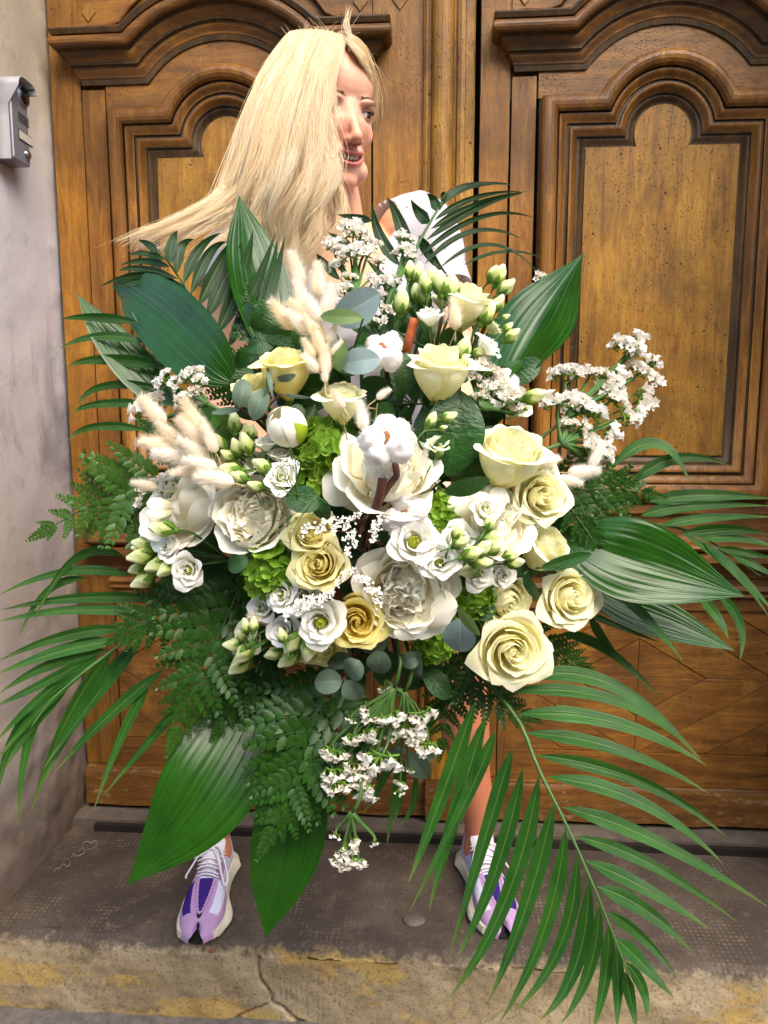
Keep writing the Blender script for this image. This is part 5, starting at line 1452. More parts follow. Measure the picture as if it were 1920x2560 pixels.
# ------------------------------------------------------------------ bunny tails
def tail_mesh(seed):
    rg = random.Random(seed); b = MB(); V = []; n, m_ = 14, 12
    prof = lambda t: .21 * math.sin(math.pi * min(1, t ** .72)) ** .72 * (1 - .25 * t)
    bend = rg.uniform(-.12, .12)
    def pt(t, q, k=1.0): rr = prof(t) * k; return Vector((rr * math.cos(q) + bend * t * t, rr * math.sin(q), t))
    for j in range(m_ + 1):
        for i in range(n): V.append(pt(j / m_, 2 * math.pi * i / n) if 0 < j < m_ else Vector((bend * (j / m_) ** 2, 0, j / m_)))
    b.add(V, [(j * n + i, j * n + (i + 1) % n, (j + 1) * n + (i + 1) % n, (j + 1) * n + i) for j in range(m_) for i in range(n)])
    for k in range(1300):
        t = rg.uniform(.03, .97); q = rg.uniform(0, 6.28); p = pt(t, q, .9); nrm = Vector((math.cos(q), math.sin(q), .5)).normalized()
        ln = rg.uniform(.10, .24); tip = p + nrm * ln + Vector((rg.gauss(0, .02), rg.gauss(0, .02), .06)); s_ = nrm.cross(Vector((0, 0, 1))).normalized() * .0058
        b.add([p + s_, p - s_, tip], [(0, 1, 2)])
    for k in range(46):
        t = rg.uniform(.1, .95); q = rg.uniform(0, 6.28); p = pt(t, q, .95); nrm = Vector((math.cos(q), math.sin(q), .9)).normalized(); ln = rg.uniform(.22, .42)
        s_ = nrm.cross(Vector((0, 0, 1))).normalized() * .0045; b.add([p + s_, p - s_, p + nrm * ln], [(0, 1, 2)])
    return b.mesh('seed_head', M_TAIL)
TAILS = [tail_mesh(k) for k in range(4)]
def bunny(px, py, ln, ang, label, group, base, dz=0.0):
    d = dome(px, py) + dz; s = ln * sm(d); a = math.radians(ang); z = face_dir(math.cos(a), math.sin(a), random.uniform(0, .35)); b0 = P(px, py, d) - z * s * .5
    M = scaled(frame(b0, z, random.uniform(0, 6)), s); r = root('bunny_tail', label, 'dried flower', M, group); part('seed_head', random.choice(TAILS), r)
    e = P(base[0], base[1], dome(*base) + dz + .03); b = MB(); b.tube(local(M, catmull([b0, b0 - z * .012, b0.lerp(e, .6), e, GRIP], 14)), .0007 / s, 5); part('stem', b.mesh('stem', M_STRAW), r)

# ------------------------------------------------------------------ statice
def statice_cluster(seed, n):
    rg = random.Random(seed); b = MB()
    for k in range(n):
        t = (k + .5) / n * 2 - 1; c = Vector((t * 1.0, rg.uniform(-.45, .45), -.30 * t * t + rg.uniform(-.30, .25))); tip = Vector((t * .8 + rg.uniform(-.5, .5), rg.uniform(-.9, .9), 1)).normalized(); Mx = frame(c, tip, rg.uniform(0, 6)); h = rg.uniform(.26, .40); rr = rg.uniform(.24, .36)
        rim = 10; V = [Mx @ Vector((.03 * math.cos(q), .03 * math.sin(q), -.12)) for q in [2 * math.pi * i / rim for i in range(rim)]] + [Mx @ Vector((rr * .55 * math.cos(q), rr * .55 * math.sin(q), h * .55)) for q in [2 * math.pi * i / rim for i in range(rim)]]
        V += [Mx @ Vector((rr * (1 + .22 * (-1) ** i) * math.cos(q), rr * (1 + .22 * (-1) ** i) * math.sin(q), h * (1 + .22 * rg.uniform(-1, 1)))) for i, q in enumerate([2 * math.pi * i / rim for i in range(rim)])]
        b.add(V, [(j * rim + i, j * rim + (i + 1) % rim, (j + 1) * rim + (i + 1) % rim, (j + 1) * rim + i) for j in range(2) for i in range(rim)], None, 0)
        V = [Mx @ Vector((.07 * math.cos(q), .07 * math.sin(q), .1)) for q in [1.257 * i for i in range(5)]] + [Mx @ Vector((.09 * math.cos(q), .09 * math.sin(q), -.2)) for q in [1.257 * i for i in range(5)]] + [Mx @ Vector((0, 0, -.5)) + Vector((-c.x * .35, 0, 0))]
        b.add(V, [(i, (i + 1) % 5, 5 + (i + 1) % 5, 5 + i) for i in range(5)] + [(5 + i, 5 + (i + 1) % 5, 10) for i in range(5)], None, 1)
    b.tube([(-.9, 0, -.62), (-.4, 0, -.42), (0, 0, -.36), (.4, 0, -.42), (.9, 0, -.62)], .07, 5, mi=1)
    return b.mesh('flower_cluster', [M_STAT, M_CALYX])
STAT = [statice_cluster(3, 14), statice_cluster(4, 18), statice_cluster(5, 10)]
STATS = [statice_cluster(7, 4), statice_cluster(8, 5)]
def statice(base, label, clusters, dz=0.0, mid=None, zb=None):
    """clusters: (px, py, half width px, picture angle of the way the flowers face, dz)"""
    bd = (zb if zb else dome(*base) + .04) + dz; B = P(base[0], base[1], bd); M = Matrix.Translation(B); r = root('statice_stem', label, 'statice', M, 'white statice stems'); st = MB()
    hub = P(mid[0], mid[1], (zb if zb else dome(*mid)) + dz) if mid else None
    for (px, py, hw, ang, cz) in clusters:
        d = (zb if zb else dome(px, py)) + dz + cz; s = hw * sm(d) * 1.12; a = math.radians(ang); a += random.uniform(-.4, .4); z = face_dir(math.cos(a), math.sin(a), random.uniform(.3, 1.2)); loc = P(px, py, d)
        Mc = scaled(frame(loc, z, random.uniform(-1.1, 1.1)), s * random.uniform(.85, 1.15)); part('flower_cluster', random.choice(STAT if hw > 15 else STATS), r, M.inverted() @ Mc)
        tgt = hub or B; st.tube(local(M, catmull([loc - z * s * .36, loc - z * s * 1.3, tgt.lerp(loc, .35) - z * s * .3, tgt], 9)), [.0009] * 3 + [.0013] * 3 + [.0018] * 3, 5, flat=2.0)
    st.tube(local(M, catmull(([hub] if hub else []) + [B, B.lerp(GRIP, .5), GRIP], 8)), .0022, 6)
    part('stem', st.mesh('stem', M_STEM), r)
    return r
def rice_cluster(seed):
    rg = random.Random(seed); b = MB()
    for k in range(46):
        c = Vector((rg.uniform(-1, 1), rg.gauss(0, .20), rg.gauss(0, .16)))
        for q in range(5):
            a = q * 1.257 + rg.uniform(-.2, .2); d = Vector((math.cos(a), math.sin(a), rg.uniform(.3, .9))).normalized() * .13; s_ = Vector((-math.sin(a), math.cos(a), 0)) * .045
            b.add([c, c + d * .6 + s_, c + d * 1.1, c + d * .6 - s_], [(0, 1, 2, 3)])
    return b.mesh('flower_cluster', M_RICE)
RICE = [rice_cluster(1), rice_cluster(2)]
def rice(label, clusters, base):
    bd = dome(*base) + .01; B = P(base[0], base[1], bd); M = Matrix.Translation(B); r = root('dried_sprig', label, 'dried flower', M, 'dried white sprigs'); st = MB()
    for (px, py, hw, ang) in clusters:
        d = dome(px, py) - .035; s = hw * sm(d) * .85; a = math.radians(ang); z = face_dir(0, .2, 1); loc = P(px, py, d); x = RGT * math.cos(a) + UPV * math.sin(a); y = z.cross(x).normalized(); x = y.cross(z).normalized()
        part('flower_cluster', random.choice(RICE), r, M.inverted() @ Matrix(((x.x * s, y.x * s, z.x * s, loc.x), (x.y * s, y.y * s, z.y * s, loc.y), (x.z * s, y.z * s, z.z * s, loc.z), (0, 0, 0, 1))))
        st.tube(local(M, [loc, loc.lerp(B, .5) + FWD * .01, B]), .0009, 5)
    st.tube(local(M, [B, GRIP]), .0014, 5); part('stem', st.mesh('stem', M_BARK), r)

# ------------------------------------------------------------------ leaves: palm, aspidistra, fern, eucalyptus, rose leaf
def palm(label, rachis, leaflets, mat=None, width=19, dzc=(.86, .80), stemmat=None, tilt=.5, group='palm fronds'):
    """rachis [(px,py,d)], leaflets [((bx,by),(mx,my),(tx,ty)[,width[,d0,d1]])]"""
    R0 = P(*rachis[0]); M = Matrix.Translation(R0); r = root('palm_frond', label, 'palm frond', M, group)
    k = len(rachis); n = 18; c = px_curve(rachis, n); b = MB(); b.tube(local(M, [GRIP, GRIP.lerp(c[0], .5)] + c), [.0026] * 2 + [lerp(.0026, .0009, i / (n - 1)) for i in range(n)], 7); part('rachis', b.mesh('rachis', stemmat or M_STEM), r)
    for i, lf in enumerate(leaflets):
        w = lf[3] if len(lf) > 3 else width; d0, d1 = (lf[4], lf[5]) if len(lf) > 5 else dzc
        (bx, by), (mx, my), (tx, ty) = lf[:3]
        w *= random.uniform(.82, 1.14); tx += random.uniform(-9, 9); ty += random.uniform(-9, 9); mx += random.uniform(-4, 4); my += random.uniform(-4, 4)
        cx, cy = 2 * mx - (bx + tx) / 2, 2 * my - (by + ty) / 2; cl = []; nn = 15
        for q in range(nn):
            t = q / (nn - 1); x = (1 - t) ** 2 * bx + 2 * t * (1 - t) * cx + t * t * tx; y = (1 - t) ** 2 * by + 2 * t * (1 - t) * cy + t * t * ty; cl.append(P(x, y, lerp(d0, d1, t) + .008 * math.sin(t * 3.1)))
        wm = w * sm((d0 + d1) / 2); f = lambda v, wm=wm: wm * (min(1, (v / .22) ** .7) if v < .22 else (1 - ((v - .22) / .78) ** 2.1)) * (1 - .25 * v) + .00025
        V, Fc, U = blade(cl, f, tilt=random.uniform(-tilt, tilt), fold=.28, nu=7, wave=.05, seed=i * 1.3)
        m = MB(); m.add(local(M, V), Fc, U); part('leaflet', m.mesh('leaflet', mat or LF_PALM), r)
    return r
def aspidistra(label, pts, width, peak=.42, tilt=0.0, fold=.14, wave=.05, mat=None, cup=0.0, seed=0.0):
    M = Matrix.Translation(P(*pts[0])); r = root('aspidistra_leaf', label, 'leaf', M, 'broad glossy leaves'); n = 34; c = px_curve(pts, n); wm = width / 2 * sm(pts[len(pts) // 2][2])
    def f(v):
        return wm * max(.012, (math.sin(math.pi / 2 * min(1, v / peak)) ** .75 if v < peak else math.cos(math.pi / 2 * ((v - peak) / (1 - peak))) ** 1.1))
    V, Fc, U = blade(c, f, tilt, fold, 61, wave, seed, cup, .00020); m = MB(); m.add(local(M, V), Fc, U); part('blade', m.mesh('blade', mat or LF_ASPI), r)
    b = MB(); b.tube(local(M, catmull([c[0], c[0].lerp(GRIP, .5), GRIP], 8)), .0022, 6); part('leaf_stalk', b.mesh('leaf_stalk', M_STEMD), r)
    return r
def pinna_mesh(seed, mat):
    rg = random.Random(seed); b = MB(); n = 8
    b.tube([(0, 0, 0), (.5, 0, .03), (1, 0, 0)], [.012, .009, .004], 4)
    for k in range(n):
        t = .06 + .90 * k / (n - 1); ln = .26 * (1 - t) ** .6 * (.75 if k == 0 else 1) + .035
        for sg in (-1, 1):
            a = math.radians(58 - 22 * t + rg.uniform(-5, 5)); dx, dy = math.cos(a), math.sin(a) * sg; px_, py_ = -dy, dx; wv = ln * .33 + .013; tz = rg.uniform(-.03, .05); o = Vector((t, 0, .02))
            outline = [(0, 0), (.22, .85), (.40, .72), (.48, 1.0), (.66, .66), (.74, .82), (.9, .35), (1.05, 0)]
            V = [o]; top = []; bot = []
            for (l_, w_) in outline[1:-1]: top.append(o + Vector((dx, dy, 0)) * (l_ * ln) + Vector((px_, py_, 0)) * (w_ * wv) + Vector((0, 0, tz * l_ - .12 * wv * w_)))
            for (l_, w_) in outline[1:-1]: bot.append(o + Vector((dx, dy, 0)) * (l_ * ln) - Vector((px_, py_, 0)) * (w_ * wv * .75) + Vector((0, 0, tz * l_ - .12 * wv * w_)))
            mid = [o + Vector((dx, dy, 0)) * (l_ * ln) + Vector((0, 0, tz * l_ + .10 * wv)) for l_, _ in outline[1:]]
            V = [o] + top + mid + bot; nt = len(top); Fc = [(0, 1 + nt, 1), (0, 1 + 2 * nt + 1, 1 + nt)]
            for q in range(nt - 1): Fc += [(1 + q, 1 + nt + q, 1 + nt + q + 1, 1 + q + 1), (1 + nt + q, 2 + 2 * nt + q, 2 + 2 * nt + q + 1, 1 + nt + q + 1)]
            Fc += [(nt, 2 * nt, 2 * nt + 1), (2 * nt, 1 + 3 * nt, 2 * nt + 1)]
            b.add(V, Fc)
    return b.mesh('pinna', mat)
PINNAE = {m_.name: [pinna_mesh(k, m_) for k in range(3)] for m_ in (LF_FERN, LF_FERNL)}
def fern(label, pts, width, mat=None, n=11, tilt=0.0, start=.12, asym=(1.0, 1.0)):
    mat = mat or LF_FERN; R0 = P(*pts[0]); M = Matrix.Translation(R0); r = root('fern_frond', label, 'fern', M, 'leatherleaf fern fronds'); k = 24; c = px_curve(pts, k)
    b = MB(); b.tube(local(M, [GRIP, GRIP.lerp(c[0], .5)] + c), [.0020] * 2 + [lerp(.0020, .0006, i / (k - 1)) for i in range(k)], 5); part('rachis', b.mesh('rachis', M_STEMD), r)
    Wm = width * sm(pts[len(pts) // 2][2]); L = sum((c[i + 1] - c[i]).length for i in range(k - 1))
    for i in range(n):
        t = start + (1 - start) * (i / n) ** .92; idx = t * (k - 1); a = min(int(idx), k - 2); p = c[a].lerp(c[a + 1], idx - a); tg = (c[min(a + 2, k - 1)] - c[max(a - 1, 0)]).normalized(); n0 = (CAM - p).normalized()
        s_ = tg.cross(n0).normalized(); s_ = Matrix.Rotation(tilt, 3, tg) @ s_; nn = s_.cross(tg).normalized()
        if nn.dot(n0) < 0: nn = -nn
        for sg, am in ((-1, asym[0]), (1, asym[1])):
            ln = Wm * (1 - t) ** .78 * (.80 + .35 * min(1, (t - start) * 6 + .2)) * random.uniform(.92, 1.08) * am + .006
            th = math.radians(lerp(66, 34, t) + random.uniform(-5, 5)); d = (tg * math.cos(th) + s_ * sg * math.sin(th)).normalized(); d = (d + nn * random.uniform(-.22, .16)).normalized()
            z = (nn + s_ * random.uniform(-.3, .3)).normalized(); y = z.cross(d).normalized(); z = d.cross(y); pp = p - R0
            part('pinna', random.choice(PINNAE[mat.name]), r, Matrix(((d.x * ln, y.x * ln, z.x * ln, pp.x), (d.y * ln, y.y * ln, z.y * ln, pp.y), (d.z * ln, y.z * ln, z.z * ln, pp.z), (0, 0, 0, 1))))
    b = MB(); tgt = (c[-1] - c[-3]).normalized(); ln = Wm * .30 + .012; p = c[-3] - R0; n0 = (CAM - c[-1]).normalized(); y = n0.cross(tgt).normalized(); z = tgt.cross(y)
    part('pinna', PINNAE[mat.name][0], r, Matrix(((tgt.x * ln, y.x * ln, z.x * ln, p.x), (tgt.y * ln, y.y * ln, z.y * ln, p.y), (tgt.z * ln, y.z * ln, z.z * ln, p.z), (0, 0, 0, 1))))
    return r
def leaf_at(rt, M, px0, px1, width, mat, tilt=0.0, d0=None, d1=None, fold=.2, bendd=0.0, name='leaf', peak=.5, serr=False, cup=0.0):
    """one leaf blade from base pixel to tip pixel"""
    d0 = d0 if d0 else dome(*px0); d1 = d1 if d1 else dome(*px1); n = 14; c = []
    for q in range(n):
        t = q / (n - 1); c.append(P(lerp(px0[0], px1[0], t), lerp(px0[1], px1[1], t), lerp(d0, d1, t) + bendd * math.sin(math.pi * t)))
    wm = width / 2 * sm((d0 + d1) / 2)
    f = lambda v: wm * max(.02, math.sin(math.pi * min(1, v ** (.75 if peak < .5 else 1.0))) ** .62) * (1 + (.05 * math.sin(v * 70) if serr else 0))
    V, Fc, U = blade(c, f, tilt, fold, 9, .04, px0[0], cup); m = MB(); m.add(local(M, V), Fc, U); part(name, m.mesh(name, mat), rt)
def sprig(name, label, cat, base, leaves, mat, group, bd=None, stem=M_STEMD, petiole=True):
    """leaves [(px0,px1,width,tilt,dz)]"""
    B = P(base[0], base[1], (bd or dome(*base)) + .03); M = Matrix.Translation(B); r = root(name, label, cat, M, group); st = MB()
    for lf in leaves:
        p0, p1, w, tl, dz = lf[:5]; mt = lf[5] if len(lf) > 5 else mat
        d0, d1 = (bd or dome(*p0)) + dz, (bd or dome(*p1)) + dz
        leaf_at(r, M, p0, p1, w, mt, tl, d0, d1, bendd=-.006); st.tube(local(M, catmull([P(p0[0], p0[1], d0), P(p0[0], p0[1], d0).lerp(B, .5), B], 5)), .0011, 5)
    st.tube(local(M, [B, B.lerp(GRIP, .5), GRIP]), .0018, 5); part('stem', st.mesh('stem', stem), r)
    return r
# ------------------------------------------------------------------ the bouquet, stem by stem
random.seed(21)
# roses ------------------------------------------------------------
rose(1285, 1632, 186, (.10, -.10, 1), 'pale', 'large open pale yellow rose, lowest of all the roses, above the long palm frond', var=1, dz=-.03, depth=.83)
rose(1432, 1490, 166, (.34, .05, 1), 'pale', 'pale yellow rose under the broad horizontal glossy leaf, turned away from the peonies', var=2, dz=-.02)
rose(1358, 1238, 152, (.25, .05, 1), 'pale', 'pale yellow rose with a swirled open centre below the three cream grass heads', var=3, dz=-.02)
rose(1278, 1120, 168, (.18, .85, .62), 'pale', 'pale rose with green tinted pointed petals beside the dark crinkled leaf', var=4, open_=.8, dz=-.015)
rose(1100, 905, 150, (.02, .9, .50), 'pale', 'upright pale rose on a bare green stem next to the cut orange stick', var=5, open_=.75, dz=-.02)
rose(1172, 742, 118, (.22, .85, .45), 'pale', 'small pale rose among green buds, nearest to the white blouse', var=6, open_=.8, dz=-.01)
rose(712, 905, 132, (-.05, .95, .45), 'yellow', 'yellow rose standing upright below the top bunch of fluffy grass', var=7, open_=.7, dz=-.02)
rose(628, 966, 100, (-.25, .8, .5), 'yellow', 'small yellow rose half hidden by grey eucalyptus leaves', var=8, open_=.7)
rose(852, 985, 108, (.0, .95, .5), 'pale', 'pale rose seen from the side behind a single fluffy grass head', var=9, open_=.75)
rose(795, 1412, 142, (-.18, .15, 1), 'yellow', 'yellow rose beside the lime hydrangea, with white dried sprigs at its edge', var=10, dz=-.015)
rose(775, 1328, 122, (-.05, .35, .95), 'yellow', 'yellow rose half covered by a white dried sprig, touching the fluffy peony', var=11)
rose(893, 1556, 146, (.02, -.05, 1), 'gold', 'deepest yellow rose, swirled wide open beside the white peony', var=12, dz=-.015)
rose(800, 1632, 116, (.12, -.65, .75), 'yellow', 'yellow rose facing down under the white flower with green centre', var=13)
rose(1266, 1500, 132, (.35, -.45, .8), 'pale', 'pale yellow rose tucked between two bigger roses, facing down', var=14, open_=.8, dz=.02)
rose(1372, 1362, 124, (.55, .6, .55), 'pale', 'pale rose with one tall curled petal beside the fern with bluish shine', var=15, open_=.75)
# peonies ----------------------------------------------------------
peony(972, 1165, 262, (.08, .55, .8), 'biggest ivory peony with a wide cupped bowl under the cotton boll', var=1, cup=.22, dz=-.005, n_in=34, n_out=11)
peony(626, 1290, 214, (-.12, .08, 1), 'fluffy ivory peony between the fluffy grass and the yellow roses', var=2, cup=.15, n_in=36, n_out=11)
peony(440, 1275, 190, (-.25, .45, .9), 'ivory peony with loose upright petals beside the light green fern', var=3, cup=.75, n_in=18)
peony(1018, 1478, 246, (.0, -.12, 1), 'large white peony above the hanging statice, petals drooping at its foot', var=4, cup=.2, dz=-.005, n_in=34, n_out=11)
peony(1240, 1305, 205, (.1, .35, .9), 'white ruffled peony with yellow heart between green buds and a swirled rose', var=5, cup=.5, n_in=34)
peony(1292, 1002, 92, (.3, .3, .8), 'small white peony behind the green tinted rose, under the statice', var=6, cup=.4, n_in=14, n_out=7, dz=.04)
# extra big outer petals that hang loose from the two large peonies
def loose_petal(peony_label, px0, px1, width, tilt, d0, d1):
    for o in COL.objects:
        if o.get('label') == peony_label:
            Mi = o.matrix_world.copy(); n = 12; c = [P(lerp(px0[0], px1[0], q / 11), lerp(px0[1], px1[1], q / 11), lerp(d0, d1, q / 11) - .010 * math.sin(math.pi * q / 11)) for q in range(n)]
            wm = width / 2 * sm(d0); f = lambda v: wm * (.30 + .70 * math.sin(math.pi * min(1, (v * .93 + .04)) ** 1.35) ** .6) * (1 if v < .85 else math.sqrt(max(.03, 1 - ((v - .85) / .155) ** 2)))
            V, Fc, U = blade(c, f, tilt, .0, 13, .04, px0[0], .22); m = MB(); m.add(local(Mi, V), Fc, U); part('petal', m.mesh('petal', PT_PEONY), o)
            return
big, low, left_, right_ = 'biggest ivory peony with a wide cupped bowl under the cotton boll', 'large white peony above the hanging statice, petals drooping at its foot', 'ivory peony with loose upright petals beside the light green fern', 'white ruffled peony with yellow heart between green buds and a swirled rose'
loose_petal(big, (912, 1215), (806, 1196), 120, .3, .775, .760)
loose_petal(big, (905, 1225), (850, 1262), 100, -.3, .775, .765)
loose_petal(big, (905, 1190), (862, 1080), 76, .5, .770, .765)
loose_petal(big, (1060, 1230), (1085, 1160), 70, .5, .770, .775)
loose_petal(low, (1045, 1480), (1120, 1560), 110, .3, .775, .760)
loose_petal(low, (1020, 1530), (1042, 1598), 96, -.2, .775, .765)
loose_petal(low, (955, 1455), (918, 1385), 62, .4, .775, .770)
loose_petal(left_, (480, 1330), (528, 1250), 66, .3, .80, .785)
loose_petal(left_, (470, 1300), (496, 1210), 72, .2, .80, .79)
loose_petal(left_, (455, 1250), (482, 1188), 48, .4, .81, .80)
loose_petal(left_, (430, 1262), (366, 1258), 34, .2, .80, .79)
loose_petal(left_, (430, 1278), (364, 1282), 32, .2, .80, .79)
loose_petal(right_, (1180, 1300), (1132, 1236), 62, .3, .775, .765)
loose_petal(right_, (1200, 1290), (1188, 1228), 66, -.2, .775, .765)
loose_petal(right_, (1236, 1275), (1262, 1222), 58, .3, .775, .77)
# peony bud
def peony_bud(px, py, size):
    d = dome(px, py) - .01; s = size * sm(d) / 2; z = face_dir(-.35, .55, .75); M = scaled(frame(P(px, py, d), z), s)
    r = root('peony_bud', 'round closed white peony bud with one lime green sepal', 'peony bud', M)
    for k in range(6):
        a0 = k * 2.39996; rr = 1.0 - .028 * k
        def fn(u, v, a0=a0, rr=rr):
            a = a0 + u * lerp(1.3, .9, v); lat = lerp(-1.45, 1.30, v * (1 - .16 * u * u)); return (rr * math.cos(lat) * math.cos(a), rr * math.cos(lat) * math.sin(a), rr * math.sin(lat) * 1.08)
        part('petal', grid_mesh('petal', fn, 13, 12, PT_PEONY), r)
    side_ = M.to_3x3().inverted() @ (RGT * .9 - UPV * .45 - FWD * .25); az = math.atan2(side_.y, side_.x)
    def fs(u, v): a = az + u * lerp(.3, .62, v) * (1 if v < .6 else (1 - (v - .6) / .42)); lat = lerp(-1.5, .55, v); return (1.03 * math.cos(lat) * math.cos(a), 1.03 * math.cos(lat) * math.sin(a), 1.11 * math.sin(lat))
    part('sepal', grid_mesh('sepal', fs, 9, 10, plain('lime_sepal', lin(164, 186, 40), .5, .3, vary=.15, scale=3)), r)
    stem_part(r, M, s, P(px, py, d) - z * s, z, .0035)
peony_bud(716, 1068, 104)
# lisianthus -------------------------------------------------------
lisianthus((770, 1240), 'lisianthus spray with pale green buds above the fluffy peony, white roselike blooms', [
    (700, 1190, 84, (-.1, .45, .9), 'full', -.02), (660, 1100, 56, (-.15, .9, .45), 'full', -.01), (698, 1130, 52, (.05, .8, .5), 'full', .0), (556, 1158, 64, (-.7, .4, .6), 'green', -.01), (640, 1150, 66, (-.3, .6, .7), 'green', .0), (600, 1215, 58, (-.5, .3, .8), 'full', .0)],
    [(586, 1056, 52, 96, -.01), (615, 1108, 54, 108, -.02), (592, 1118, 46, 112, -.015), (546, 1106, 54, 132, -.01), (578, 1172, 52, 172, -.02), (616, 1076, 36, 96, -.005), (632, 1080, 34, 92, -.005), (655, 1164, 50, 150, -.02), (570, 1138, 40, 150, -.015), (600, 1192, 46, 158, -.02), (640, 1215, 42, 160, -.02)])
lisianthus((575, 1400), 'lisianthus spray with long parallel stems over the ivory peony, pointing at the jamb', [
    (468, 1428, 80, (-.1, -.1, 1), 'full', -.03), (414, 1366, 68, (-.55, .25, .8), 'full', -.03), (372, 1330, 60, (-.5, .4, .8), 'full', -.01)],
    [(405, 1322, 62, 172, -.04), (360, 1358, 56, 176, -.02), (352, 1390, 64, 190, -.03), (346, 1420, 50, 200, -.02), (392, 1412, 58, 205, -.03), (418, 1420, 54, 222, -.03), (357, 1452, 58, 206, -.02), (350, 1372, 40, 170, -.01)])
lisianthus((745, 1555), 'lisianthus spray with greenish buds below the lime hydrangea, one bloom showing a green centre', [
    (702, 1488, 86, (-.55, .2, .9), 'full', -.02), (800, 1560, 104, (.0, -.05, 1), 'eye', -.035), (706, 1578, 80, (-.3, .25, .9), 'full', -.02), (612, 1600, 82, (-.5, .3, .8), 'green', -.01), (760, 1490, 84, (.1, .2, .9), 'full', -.005), (650, 1520, 70, (-.3, .3, .9), 'full', .0)],
    [(613, 1564, 40, 96, -.03), (634, 1560, 38, 88, -.03), (584, 1612, 50, 180, -.02), (610, 1632, 60, 228, -.03), (600, 1660, 66, 222, -.02), (686, 1634, 48, 196, -.02), (734, 1606, 62, 232, -.03), (722, 1644, 62, 222, -.02), (772, 1620, 62, 258, -.035), (706, 1588, 38, 110, -.04), (604, 1590, 34, 120, -.02)])
lisianthus((1110, 1430), 'lisianthus spray between the two white peonies, one bloom with a yellow green eye', [
    (1036, 1350, 118, (.02, .25, .95), 'eye', -.03), (1100, 1406, 92, (.05, -.05, 1), 'full', -.045), (1152, 1354, 100, (.15, .3, .9), 'full', -.015), (1215, 1268, 78, (.1, .5, .8), 'full', -.02), (1200, 1436, 74, (.1, -.2, 1), 'full', -.02), (1262, 1440, 64, (.4, -.1, .9), 'full', -.01)],
    [(1146, 1330, 44, 62, -.045), (1152, 1356, 46, 30, -.05), (1180, 1384, 56, 20, -.05), (1232, 1344, 58, 8, -.03), (1208, 1370, 50, 42, -.045), (1238, 1366, 52, 40, -.04), (1204, 1406, 52, 2, -.045), (1278, 1388, 40, 18, -.03), (1288, 1406, 44, 8, -.03), (1172, 1428, 52, 190, -.03), (1226, 1306, 44, 55, -.03)])
lisianthus((1085, 880), 'lisianthus spray of upright green tipped buds in front of the white blouse', [
    (1074, 778, 68, (-.05, .9, .4), 'full', -.02), (1105, 740, 60, (.0, .9, .4), 'green', .01)],
    [(1024, 676, 46, 88, -.01), (1046, 684, 52, 84, -.01), (1062, 708, 48, 98, -.02), (1080, 694, 50, 80, -.01), (1102, 708, 58, 92, -.02), (1128, 720, 68, 84, -.015), (1004, 754, 60, 84, -.02), (1040, 730, 40, 95, .0), (1062, 740, 42, 90, .0)])
lisianthus((1165, 920), 'lisianthus spray of pale buds reaching out before the folded glossy leaf', [
    (1226, 856, 66, (.6, .6, .45), 'full', -.01), (1250, 962, 92, (.3, .3, .9), 'full', .02), (1238, 812, 48, (.6, .7, .3), 'green', .01)],
    [(1232, 684, 40, 62, .01), (1248, 688, 52, 66, .0), (1266, 718, 50, 42, .0), (1218, 784, 58, 58, -.01), (1246, 758, 44, 62, .0), (1264, 792, 22, 15, .0), (1270, 818, 30, 45, -.01), (1280, 838, 44, 38, -.01), (1160, 870, 56, 70, -.02), (1198, 880, 40, 30, .0)])
lisianthus((1110, 1180), 'lisianthus twig with three small yellowish buds beside the cotton boll', [
    (1096, 1105, 58, (.1, .7, .6), 'green', -.01)], [(1078, 1050, 42, 62, -.01), (1122, 1042, 42, 22, -.01), (1108, 1070, 22, 20, -.01), (1100, 1130, 30, 60, -.01)])
lisianthus((1262, 1030), 'single pale lisianthus bud on a curved stem above the green tinted rose', [], [(1336, 990, 56, 16, -.02), (1318, 1020, 18, 30, -.02)])
# hydrangeas -------------------------------------------------------
hydrangea(798, 1120, 140, (-.1, .3, 1), 'bright lime hydrangea head between the round bud and the biggest peony', 46)
hydrangea(690, 1420, 156, (-.2, .0, 1), 'lime hydrangea head beside the fluffy peony and the ferns', 50, dz=.02)
hydrangea(1100, 1292, 116, (.1, .1, 1), 'green hydrangea head behind the green buds, under the biggest peony', 40)
hydrangea(1165, 1490, 130, (.1, .0, 1), 'green hydrangea head between the white peony and a pale rose', 44)
hydrangea(1084, 1602, 108, (.0, -.35, 1), 'green hydrangea head hanging under the white peony, by the round grey leaf', 38)
hydrangea(776, 1210, 84, (-.1, .0, 1), 'small lime hydrangea tuft under the dark leaf, above a yellow rose', 24)
# cotton -----------------------------------------------------------
cotton(967, 1104, 126, (.0, .35, .95), 'open cotton boll on a brown forked twig over the biggest peony', 5, dz=-.055, stem=[(985, 1150, .72), (992, 1186, .70), (985, 1198, .70), (965, 1225, .70), (946, 1262, .72), (935, 1310, .80)], roll=.5)
cotton(958, 880, 104, (-.15, .55, .75), 'cotton boll with orange brown husk between the blue leaves and a pale rose', 4, dz=-.01, roll=.9)
cotton(1010, 1288, 112, (.1, -.05, 1), 'cotton boll of four plain tufts under the biggest peony', 4, dz=-.01, roll=.2, n_br=4)
b = MB(); M0 = Matrix.Translation(P(1012, 905, .80)); b.tube(local(M0, px_curve([(1036, 796, .775), (1022, 850, .78), (1012, 905, .80)], 8) + [GRIP]), .0048, 10)
stick = thing('cut_stick', b.mesh('cut_stick', M_CUT), 'short cut orange brown stick standing up beside a pale rose', 'stick', M0)
